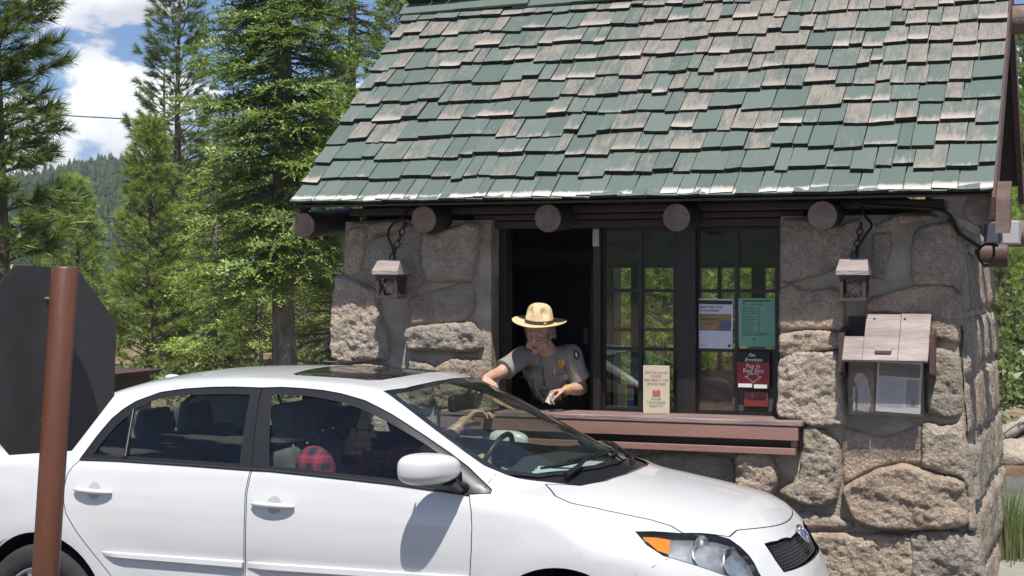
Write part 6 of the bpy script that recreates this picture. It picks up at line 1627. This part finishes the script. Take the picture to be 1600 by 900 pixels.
# shirt
M_shirt=mat('grey uniform cloth',(.235,.225,.205),.85,.14,9,bump=.5,bscale=14,detail=4)
sh_=MB()
cap(sh_,neck+Vector((0,.03,-.05)),chest,.085,.130); cap(sh_,chest,waist+Vector((0,0,.03)),.132,.118); cap(sh_,waist,hip+Vector((0,0,.08)),.115,.12); ell(sh_,chest+toc(0,.01,.03),(.160,.105,.125))
ell(sh_,chest+toc(-.055,-.07,.0),(.075,.05,.065)); ell(sh_,chest+toc(.055,-.07,.0),(.075,.05,.065))
cap(sh_,shR+Vector((.02,.02,.0)),neck+Vector((-.02,.03,-.045)),.062,.060); cap(sh_,shL+Vector((-.02,.02,.0)),neck+Vector((.02,.03,-.045)),.062,.060)
seR=shR.lerp(elR,.78); seL=shL.lerp(elL,.72)+toc(.008,0,0)
cap(sh_,shR,shR.lerp(elR,.5),.062,.060); sh_.tube([shR.lerp(elR,.4),seR],[.058,.064],18); cap(sh_,shL,shL.lerp(elL,.5),.064,.062); sh_.tube([shL.lerp(elL,.4),seL],[.060,.068],18)
rn=random.Random(5)
for i in range(26):   # folds
    a=chest+toc(rn.uniform(-.085,.085),-.095,rn.uniform(-.09,.06)); cap(sh_,a,a+toc(rn.uniform(-.05,.05),.02,rn.uniform(-.09,-.03)),rn.uniform(.010,.016),.006,6)
shirt=fuse(sh_,'shirt',[M_shirt],rg_,.005,2,.5)
bv=BVHTree.FromPolygons([v.co.copy() for v in shirt.data.vertices],[tuple(p.vertices) for p in shirt.data.polygons]); soff=wloc(shirt)
def onshirt(px,py,lift=.004):
    d=(P(px,py,.5)-CAM).normalized(); h=bv.ray_cast(CAM-soff,d)
    return (h[0]+soff-d*lift, h[1]) if h[0] is not None else (P(px,py,.05),-d)
def decal(name,pts,m,lift=.004,parent=shirt):
    mb=MB(); q=[onshirt(a,b,lift)[0] for a,b in pts]; mb.add(q,[tuple(range(len(q)))]); return mb.build(name,[m],parent,fix=False)
M_gold=mat('gold badge',(.62,.36,.07),.35,.15,60,metal=.35)
decal('badge',[(871,562),(874,563),(877,561.5),(880,563),(882,562.5),(882,569),(879,574),(876,576),(873,574),(871,569)],M_gold,.008)
decal('name_plate',[(816,577),(831,581),(831,584.5),(816,580.5)],M_gold,.010)
decal('sleeve_patch',[(897,548),(902,547),(906,553),(905,561),(900,563),(896,556)],mat('brown sleeve patch',(.03,.018,.015)),.006)
decal('patch_motif',[(899,550),(902,552),(902,559),(899,556)],mat('white ink',(.75,.75,.75)),.008)
M_dkcloth=mat('shirt seam shade',(.085,.078,.075),.9,.1,9)
for pts in ([(812,588),(836,593),(836,594),(812,589)],[(862,586),(886,583),(886,584),(862,587)]): decal('pocket_flap',pts,M_dkcloth,.005)
# collar and placket
for pts in ([(828,551),(838,549),(845,560),(842,571),(829,563)],[(868,547),(858,551),(850,562),(853,572),(870,560)]):
    mb=MB(); q=[onshirt(a,b,.012)[0] for a,b in pts]; q2=[onshirt(a,b,.002)[0] for a,b in pts]; n_=len(q); mb.add(q+q2,[tuple(range(n_)),tuple(range(n_,2*n_))[::-1]]+[(i,(i+1)%n_,n_+(i+1)%n_,n_+i) for i in range(n_)]); mb.build('collar',[M_shirt],shirt)
mb=MB(); mb.tube([onshirt(a,b,.003)[0] for a,b in ((848,573),(849,585),(850,594),(851,600),(851,604))],.003,5); mb.build('placket',[M_dkcloth],shirt)
for (a,b) in ((847,582),(849,600)): mb=MB(); mb.ball(onshirt(a,b,.005)[0],.005); mb.build('button',[M_dkcloth],shirt)
mb=MB(); q0=onshirt(866,577,.010)[0]; mb.tube([q0,q0+Vector((0.003,0,-.032))],.0028,5); mb.build('pen',[mat('white ink',(.75,.75,.75))],rg_)
tr_=MB(); cap(tr_,waist.lerp(hip,.35),hip,.128,.15); cap(tr_,waist.lerp(hip,.12)+Vector((0,-.01,-.03)),hip,.126,.15)
for sx in (-1,1):
    h_=hip+Vector((sx*.085,0,-.04)); k_=Vector((h_.x,h_.y,.64)); f_=Vector((h_.x,h_.y+.04,.30)); cap(tr_,h_,k_,.10,.075); cap(tr_,k_,f_,.075,.062)
fuse(tr_,'trousers',[mat('dark green trousers',(.018,.022,.016),.9,.2,9)],rg_,.009,2)
for sx in (-1,1):
    mb=MB(); f_=Vector((hip.x+sx*.085,hip.y-.02,.24)); mb.ball(f_,(.055,.14,.045)); mb.build('shoe',[M_black],rg_)
mb=MB(); cc=waist.lerp(hip,.10)+Vector((0,-.005,-.015)); mb.lathe([(.128,-.018),(.134,-.018),(.134,.018),(.128,.018)],cc,30); mb.build('belt',[mat('brown leather',(.05,.025,.015),.5,.2,12)],rg_)
# hair, face details
hm=MB()
E=lambda p,r: hm.ball(W(*p),[q*.93 for q in r],M=Fm,sub=3)
E((0,-.028,.045),(.083,.082,.080)); E((0,-.050,.0),(.076,.052,.060))
for q in (-1,1): E((q*.068,-.012,.012),(.022,.045,.048)); E((q*.055,-.05,-.03),(.026,.026,.026))
rn=random.Random(3)
for i in range(70):
    a=rn.uniform(0,6.28); z_=rn.uniform(-.03,.05); p=W(.083*math.cos(a)*.93,-.045+.075*math.sin(a)*.93-.0,z_)
    if math.sin(a)>.55: continue
    hm.tube([p,p+Fm@Vector((rn.uniform(-.012,.012),rn.uniform(-.02,.0),-.035)),p+Fm@Vector((rn.uniform(-.02,.02),-.01,-.05))],[.006,.006,.003],5)
fuse(hm,'hair',[mat('grey brown hair',(.22,.19,.16),.7,.35,40,bump=.8,bscale=90,stretch=(1,1,.3))],rg_,.005,1)
M_eye=mat('eye white',(.6,.58,.55),.25,.05,5); M_iris=mat('dark iris',(.03,.025,.02),.2,.1,5)
for q in (-1,1):
    mb=MB(); mb.ball(W(q*.031,.071,.010),.0125); mb.build('eye',[M_eye],rg_); mb=MB(); mb.ball(W(q*.031,.0815,.006),.0045); mb.build('iris',[M_iris],rg_)
    mb=MB(); mb.tube([W(q*.014,.094,.030),W(q*.030,.090,.035),W(q*.048,.076,.030)],[.003,.0035,.002],5); mb.build('eyebrow',[mat('grey brown hair',(.22,.19,.16))],rg_)
mb=MB(); mb.tube([W(-.022,.092,-.057),W(-.010,.0995,-.0555),W(0,.1005,-.057),W(.010,.0995,-.0555),W(.022,.092,-.057)],[.002,.005,.0045,.005,.002],6); mb.tube([W(-.019,.090,-.066),W(0,.099,-.069),W(.019,.090,-.066)],[.002,.006,.002],6); mb.build('lips',[mat('lip',(.35,.10,.08),.4,.1,20)],rg_)
mb=MB(); mb.tube([W(-.02,.094,-.0615),W(0,.1,-.0615),W(.02,.094,-.0615)],[.001,.0018,.001],4); mb.build('mouth_line',[mat('mouth shade',(.06,.02,.02))],rg_)
gl_=MB()
for q in (-1,1):
    gl_.tube([W(q*.032+.021*math.cos(t),.098-.012*abs(math.cos(t))*(1 if math.cos(t)*q>0 else 0),-.002+.014*math.sin(t)) for t in np.linspace(0,6.283,21)],.0016,5,cap=False)
    gl_.tube([W(q*.054,.088,.004),W(q*.076,.03,.004),W(q*.080,-.01,-.002)],.0016,5)
gl_.tube([W(-.011,.099,.003),W(0,.104,.006),W(.011,.099,.003)],.0016,5); gl_.build('glasses',[mat('red brown spectacle frame',(.16,.04,.03),.3,.1,5)],rg_)
mb=MB(); mb.ball(W(.079,-.006,-.045),.006); mb.build('earring',[M_gold],rg_)
# hat
hb=W(0,-.014,.056); ht=frame(hf,(hu+hf*.04).normalized())
hfm=frame((hf-hu*hf.dot(hu)).normalized()+hu*(-.05),hu); M4=hfm.to_4x4()
M_felt=mat('tan straw felt',(.63,.48,.27),.85,.10,40,bump=.35,bscale=140); M_band=mat('dark leather band',(.045,.028,.018),.45,.25,30,bump=.2)
n_=64
mb=MB()
def ring(r_,z_,fx=1,fy=1.08): return [hb+hfm@Vector((r_*fx*math.cos(t),r_*fy*math.sin(t),z_(t) if callable(z_) else z_)) for t in np.linspace(0,2*math.pi,n_,endpoint=False)]
curl=lambda k: (lambda t: .010*k*abs(math.cos(t))**1.5)
rs_=[ring(.083,-.002,.95),ring(.10,-.004),ring(.13,lambda t:-.004+.006*abs(math.cos(t))),ring(.153,lambda t:-.001+.014*abs(math.cos(t))**1.5),ring(.1555,lambda t:.002+.015*abs(math.cos(t))**1.5),ring(.153,lambda t:.005+.014*abs(math.cos(t))**1.5),ring(.13,lambda t:.001+.006*abs(math.cos(t))),ring(.10,.001),ring(.086,.003,.95)]
vs=[p for r_ in rs_ for p in r_]; mb.add(vs,[(i*n_+k,i*n_+(k+1)%n_,(i+1)*n_+(k+1)%n_,(i+1)*n_+k) for i in range(len(rs_)-1) for k in range(n_)],smooth=True); hat=mb.build('hat_brim',[M_felt],rg_)
mb=MB(); rows=[]
for h_,r_ in ((.0,.0845),(.02,.084),(.04,.082),(.06,.079),(.078,.074),(.092,.066),(.103,.054),(.110,.038),(.113,.018),(.1135,.002)):
    row=[]
    for t in np.linspace(0,2*math.pi,n_,endpoint=False):
        hh=h_/.113; dent=sum(math.exp(-((math.remainder(t-(math.pi/4+k*math.pi/2),2*math.pi))/.36)**2) for k in range(4)); dp=dent*max(0,math.sin(min(1,max(0,(hh-.30)/.65))*math.pi))**1.0
        rr_=r_*(1-.40*dp*(1 if hh>.3 else 0)); row.append(hb+hfm@Vector((rr_*.95*math.cos(t),rr_*1.08*math.sin(t),h_-.010*dp)))
    rows.append(row)
vs=[p for r_ in rows for p in r_]; mb.add(vs,[(i*n_+k,i*n_+(k+1)%n_,(i+1)*n_+(k+1)%n_,(i+1)*n_+k) for i in range(len(rows)-1) for k in range(n_)],smooth=True); mb.build('hat_crown',[M_felt],rg_)
mb=MB(); rows=[ring(.0865,.003,.955),ring(.0875,.005,.955),ring(.0870,.022,.955),ring(.0855,.024,.95)]; vs=[p for r_ in rows for p in r_]; mb.add(vs,[(i*n_+k,i*n_+(k+1)%n_,(i+1)*n_+(k+1)%n_,(i+1)*n_+k) for i in range(3) for k in range(n_)],smooth=True); mb.build('hat_band',[M_band],rg_)
tv=-toc(0,1,0)+toc(.42,0,0); tl_=hfm.transposed()@tv; an=math.atan2(tl_.y,tl_.x); mb=MB(); mb.ball(hb+hfm@Vector((.0895*.955*math.cos(an),.0895*1.08*math.sin(an),.013)),(.009,.009,.006)); mb.build('hat_badge',[M_gold],rg_)
# watch and things held
mb=MB(); wq=wrL.lerp(elL,.10); dd=(wrL-elL).normalized(); q=dd.to_track_quat('Z','Y').to_matrix().to_4x4(); mb.lathe([(.027,-.006),(.030,-.005),(.030,.005),(.027,.006)],wq,22,M=q); mb.build('wrist_watch',[M_gold],rg_)
hp_=wrL+dL.normalized()*.085
mb=MB(); cc=hp_+toc(-.045,-.02,.008); mb.tube([cc+toc(.026*math.cos(t),0,.016*math.sin(t)) for t in np.linspace(0,6.283,21)],.0028,6,cap=False); o=mb.build('key_ring',[M_chain]); recenter(o,cc); tag(o,'black key ring held in the left hand of the person in the hat','key ring')
mb=MB(); cc=hp_+toc(-.010,-.028,-.035); M_=Matrix.Translation(cc)@Matrix.Rotation(YAW,4,'Z')@Matrix.Rotation(R(28),4,'Y'); mb.box((-.018,-.001,-.03),(.022,.001,.028),M=M_); o=mb.build('receipt',[M_paper]); recenter(o,cc); tag(o,'small white receipt held below the fingers of the person in the hat','paper')

# ---------------------------------------------------------------- the driver
dh=P(556,672,-1.12); dv=empty('person',loc_(-1.35,-.36,.4),'driver in dark red plaid shirt in the car, forearm reaching out of the far window','person')
body=MB(); df_=Vector((.93,.30,-.12)).normalized(); Fm2,W2=head(body,dh,df_,(0,0,1),.95)
nk=dh+Vector((-.03,0,-.13)); ch=nk+Vector((-.01,0,-.22)); hpd=Vector((ch.x-.02,ch.y,.60)); sF=nk+Vector((.0,.17,-.06)); sN=nk+Vector((.0,-.17,-.06))
elF=P(662,712,-.80); wrF=P(718,668,-.66); dF=(P(740,647,-.60)-wrF)
cap(body,W2(0,-.02,-.055),nk,.05,.055); cap(body,nk,ch,.07,.12); cap(body,ch,hpd,.125,.13); cap(body,sF,nk+Vector((0,0,-.05)),.055,.055); cap(body,sN,nk+Vector((0,0,-.05)),.055,.055)
cap(body,sF,elF,.052,.046); cap(body,elF,elF.lerp(wrF,.35),.048,.047); cap(body,elF.lerp(wrF,.35),wrF,.047,.034); mb_=wrF+dF.normalized()*.05; ell(body,mb_,(.045,.04,.03))
elN=sN+Vector((.16,-.02,-.24)); wrN=Vector((CX-.88,CY+.28,.95)); cap(body,sN,elN,.048,.04); cap(body,elN,wrN,.04,.026); hand(body,wrN,Vector((.7,.4,.3)),Vector((.3,.6,-.8)),1,curl=(.7,.75,.8,.85))
dF=(P(740,647,-.60)-wrF); hand(body,wrF,dF,Vector((.2,-.3,-1)),1,curl=(.45,.5,.6,.7),s=1.25,spread=.03,thumb=.5,tc=.5)
for yy in (-.27,-.46):
    h_=loc_(-1.32,yy,.56); k_=loc_(-.86,yy,.64); f_=loc_(-.58,yy,.36); cap(body,h_,k_,.09,.065); cap(body,k_,f_,.062,.045); cap(body,f_,f_+Vector((.14,0,-.01)),.04,.035)
fuse(body,'body',[M_skin2],dv,.0055,3)
def plaid(nt,N,L,b):
    tc=N.new('ShaderNodeTexCoord'); s=N.new('ShaderNodeSeparateXYZ'); L.new(tc.outputs['Object'],s.inputs[0])
    def st(o,sc,th,ph=0):
        m=N.new('ShaderNodeMath'); m.operation='MULTIPLY_ADD'; L.new(o,m.inputs[0]); m.inputs[1].default_value=sc; m.inputs[2].default_value=ph
        f=N.new('ShaderNodeMath'); f.operation='FRACT'; L.new(m.outputs[0],f.inputs[0]); g=N.new('ShaderNodeMath'); g.operation='LESS_THAN'; L.new(f.outputs[0],g.inputs[0]); g.inputs[1].default_value=th; return g.outputs[0]
    a=st(s.outputs['X'],15,.42); c=st(s.outputs['Z'],15,.42,.2); t1=st(s.outputs['X'],15,.06,.35); t2=st(s.outputs['Z'],15,.06,.4)
    ad=N.new('ShaderNodeMath'); ad.operation='ADD'; L.new(a,ad.inputs[0]); L.new(c,ad.inputs[1]); h=N.new('ShaderNodeMath'); h.operation='MULTIPLY'; h.inputs[1].default_value=.5; L.new(ad.outputs[0],h.inputs[0])
    r=N.new('ShaderNodeValToRGB'); r.color_ramp.elements[0].color=(.30,.022,.030,1); r.color_ramp.elements[1].color=(.015,.022,.055,1); L.new(h.outputs[0],r.inputs[0])
    mx=N.new('ShaderNodeMath'); mx.operation='MAXIMUM'; L.new(t1,mx.inputs[0]); L.new(t2,mx.inputs[1]); m=N.new('ShaderNodeMix'); m.data_type='RGBA'; h2=N.new('ShaderNodeMath'); h2.operation='MULTIPLY'; h2.inputs[1].default_value=.5; L.new(mx.outputs[0],h2.inputs[0]); L.new(h2.outputs[0],m.inputs[0]); L.new(r.outputs[0],m.inputs[6]); m.inputs[7].default_value=(.10,.14,.22,1)
    L.new(m.outputs[2],b.inputs['Base Color']); b.inputs['Roughness'].default_value=.9
M_plaid=node_mat('red and navy plaid cloth',plaid)
sh_=MB(); cap(sh_,nk+Vector((0,0,-.04)),ch,.085,.14); cap(sh_,ch,hpd,.14,.145); cap(sh_,sF,nk+Vector((0,0,-.06)),.065,.06); cap(sh_,sN,nk+Vector((0,0,-.06)),.065,.06); cap(sh_,sF,elF.lerp(sF,.12),.062,.054); cap(sh_,sN,elN,.062,.055); cap(sh_,elN,elN.lerp(wrN,.6),.052,.042)
fuse(sh_,'shirt',[M_plaid],dv,.008,2)
tr_=MB()
for yy in (-.27,-.46):
    h_=loc_(-1.32,yy,.56); k_=loc_(-.86,yy,.64); f_=loc_(-.60,yy,.38); cap(tr_,h_,k_,.10,.078); cap(tr_,k_,f_,.072,.058)
fuse(tr_,'trousers',[mat('dark trousers',(.02,.022,.03),.9,.2,9)],dv,.01,2)
hm=MB(); 
for p,r in (((0,-.034,.05),(.084,.086,.080)),((0,-.066,.0),(.074,.052,.066)),((.06,-.02,.01),(.022,.04,.04)),((-.06,-.02,.01),(.022,.04,.04))): hm.ball(W2(*p),[q*.96 for q in r],M=Fm2,sub=3)
fuse(hm,'hair',[mat('dark hair',(.02,.015,.012),.6,.3,30)],dv,.006,1)
mb=MB(); 
for q in (-1,1): mb.ball(W2(q*.032,.083,.010),(.020,.006,.014),M=Fm2)
mb.tube([W2(-.06,.07,.014),W2(0,.093,.014),W2(.06,.07,.014)],.0028,5)
for q in (-1,1): mb.tube([W2(q*.06,.07,.014),W2(q*.077,-.01,.008)],.0024,5)
mb.build('sunglasses',[mat('black sunglasses',(.01,.01,.01),.1,.1,5)],dv)
mb=MB(); cc=wrF+dF.normalized()*.15; M_=Matrix.Translation(cc)@Matrix.Rotation(R(-12),4,'Y')@Matrix.Rotation(R(30),4,'Z'); mb.box((-.03,-.045,-.001),(.045,.03,.001),M=M_); o=mb.build('pass_card',[mat('pass card print',(.55,.50,.45),.5,.3,60)]); recenter(o,cc); tag(o,'small pale pass card held out in the fingers of the driver','card')
# plaid jacket bundled on the near front seat
jb=MB(); jc=P(491,726,-2.0); rn=random.Random(8)
jb.ball(jc+Vector((0,0,-.03)),(.105,.09,.12),sub=3); jb.ball(jc+Vector((.03,.02,-.16)),(.13,.11,.12),sub=3); jb.ball(jc+Vector((-.02,0,-.28)),(.15,.12,.13),sub=3)
for i in range(14): a=rn.uniform(0,6.28); p=jc+Vector((.11*math.cos(a),.09*math.sin(a),rn.uniform(-.3,0.0))); cap(jb,p,p+Vector((rn.uniform(-.03,.03),rn.uniform(-.03,.03),-.09)),.018,.012,6)
hold=empty('tmp_parent',(0,0,0)); o=fuse(jb,'jacket',[M_plaid],hold,.008,2); o.parent=None; bpy.data.objects.remove(hold); recenter(o,jc+Vector((0,0,-.4))); tag(o,'red and navy plaid jacket bundled up on the near front car seat','jacket')
CLX,CLY,CLZ=11.74,1.66,.4; EXPO=.48
# ================================================================== light and render
sun_dir=Vector((-.38,1.0,-2.08)).normalized()      # the way the light travels
sd=bpy.data.lights.new('sun','SUN'); sd.energy=4.6; sd.angle=R(.5); sd.color=(1,.965,.90)
so=bpy.data.objects.new('sun',sd); COL.objects.link(so); so.rotation_euler=sun_dir.to_track_quat('-Z','Y').to_euler(); so.location=(4,-12,16)
elev=math.asin(-sun_dir.z); az=math.atan2(-sun_dir.x,-sun_dir.y)
w=bpy.data.worlds.new('World'); scene.world=w; w.use_nodes=True; nt=w.node_tree; N=nt.nodes; L=nt.links
bg=N['Background']; bg.inputs[1].default_value=.085
sky=N.new('ShaderNodeTexSky'); sky.sky_type='NISHITA'; sky.sun_disc=False; sky.sun_elevation=elev; sky.sun_rotation=az
sky.altitude=2600; sky.air_density=1.0; sky.dust_density=.05; sky.ozone_density=4.0
tc=N.new('ShaderNodeTexCoord')
def MM(op,a,b_,c=None):
    m=N.new('ShaderNodeMath'); m.operation=op
    for i,q in enumerate((a,b_,c)):
        if q is None: continue
        if isinstance(q,(int,float)): m.inputs[i].default_value=q
        else: L.new(q,m.inputs[i])
    return m.outputs[0]
nrm=N.new('ShaderNodeVectorMath'); nrm.operation='NORMALIZE'; L.new(tc.outputs['Generated'],nrm.inputs[0])
mp=N.new('ShaderNodeMapping'); mp.inputs['Scale'].default_value=(1,1,1.9); mp.inputs['Location'].default_value=(CLX,CLY,CLZ); L.new(nrm.outputs[0],mp.inputs[0])
n1=N.new('ShaderNodeTexNoise'); n1.inputs['Scale'].default_value=6.2; n1.inputs['Detail'].default_value=11; n1.inputs['Roughness'].default_value=.53; n1.inputs['Distortion'].default_value=.15
L.new(mp.outputs[0],n1.inputs['Vector'])
sx=N.new('ShaderNodeSeparateXYZ'); L.new(nrm.outputs[0],sx.inputs[0])
# more cloud towards the horizon
low=MM('SUBTRACT',1,MM('DIVIDE',sx.outputs['Z'],.30)); low=MM('MAXIMUM',low,0)
dens=MM('ADD',n1.outputs['Fac'],MM('MULTIPLY',low,.16))
cov=N.new('ShaderNodeMapRange'); cov.interpolation_type='SMOOTHSTEP'; L.new(dens,cov.inputs[0]); cov.inputs[1].default_value=.592; cov.inputs[2].default_value=.625
thk=N.new('ShaderNodeMapRange'); L.new(dens,thk.inputs[0]); thk.inputs[1].default_value=.56; thk.inputs[2].default_value=.82
mp2=N.new('ShaderNodeMapping'); mp2.inputs['Location'].default_value=(CLX,CLY,CLZ+.055); mp2.inputs['Scale'].default_value=(1,1,1.9); L.new(nrm.outputs[0],mp2.inputs[0])
n2=N.new('ShaderNodeTexNoise'); n2.inputs['Scale'].default_value=6.2; n2.inputs['Detail'].default_value=8; n2.inputs['Roughness'].default_value=.5; n2.inputs['Distortion'].default_value=.15; L.new(mp2.outputs[0],n2.inputs['Vector'])
lit=MM('SUBTRACT',n1.outputs['Fac'],n2.outputs['Fac'])   # thicker above than here: the underside
cc=N.new('ShaderNodeValToRGB'); cc.color_ramp.elements[0].position=.12; cc.color_ramp.elements[0].color=(6.6,6.8,7.5,1); cc.color_ramp.elements[1].position=.50; cc.color_ramp.elements[1].color=(12.2,12.4,12.8,1)
sh_=MM('ADD',MM('MULTIPLY',lit,2.6),.52); L.new(MM('SUBTRACT',sh_,MM('MULTIPLY',thk.outputs[0],.16)),cc.inputs[0])
mx=N.new('ShaderNodeMix'); mx.data_type='RGBA'; L.new(cov.outputs[0],mx.inputs[0]); tn=N.new('ShaderNodeMix'); tn.data_type='RGBA'; tn.blend_type='MULTIPLY'; tn.inputs[0].default_value=1; L.new(sky.outputs[0],tn.inputs[6]); tn.inputs[7].default_value=(.74,.87,1.0,1); L.new(tn.outputs[2],mx.inputs[6]); L.new(cc.outputs[0],mx.inputs[7])
L.new(mx.outputs[2],bg.inputs[0])
scene.render.engine='CYCLES'
vs=scene.view_settings; vs.view_transform='Standard'; vs.look='None'; vs.gamma=1; vs.exposure=EXPO; vs.use_curve_mapping=False
scene.cycles.max_bounces=8; scene.cycles.transparent_max_bounces=24; scene.cycles.diffuse_bounces=4
scene.cycles.caustics_reflective=False; scene.cycles.caustics_refractive=False
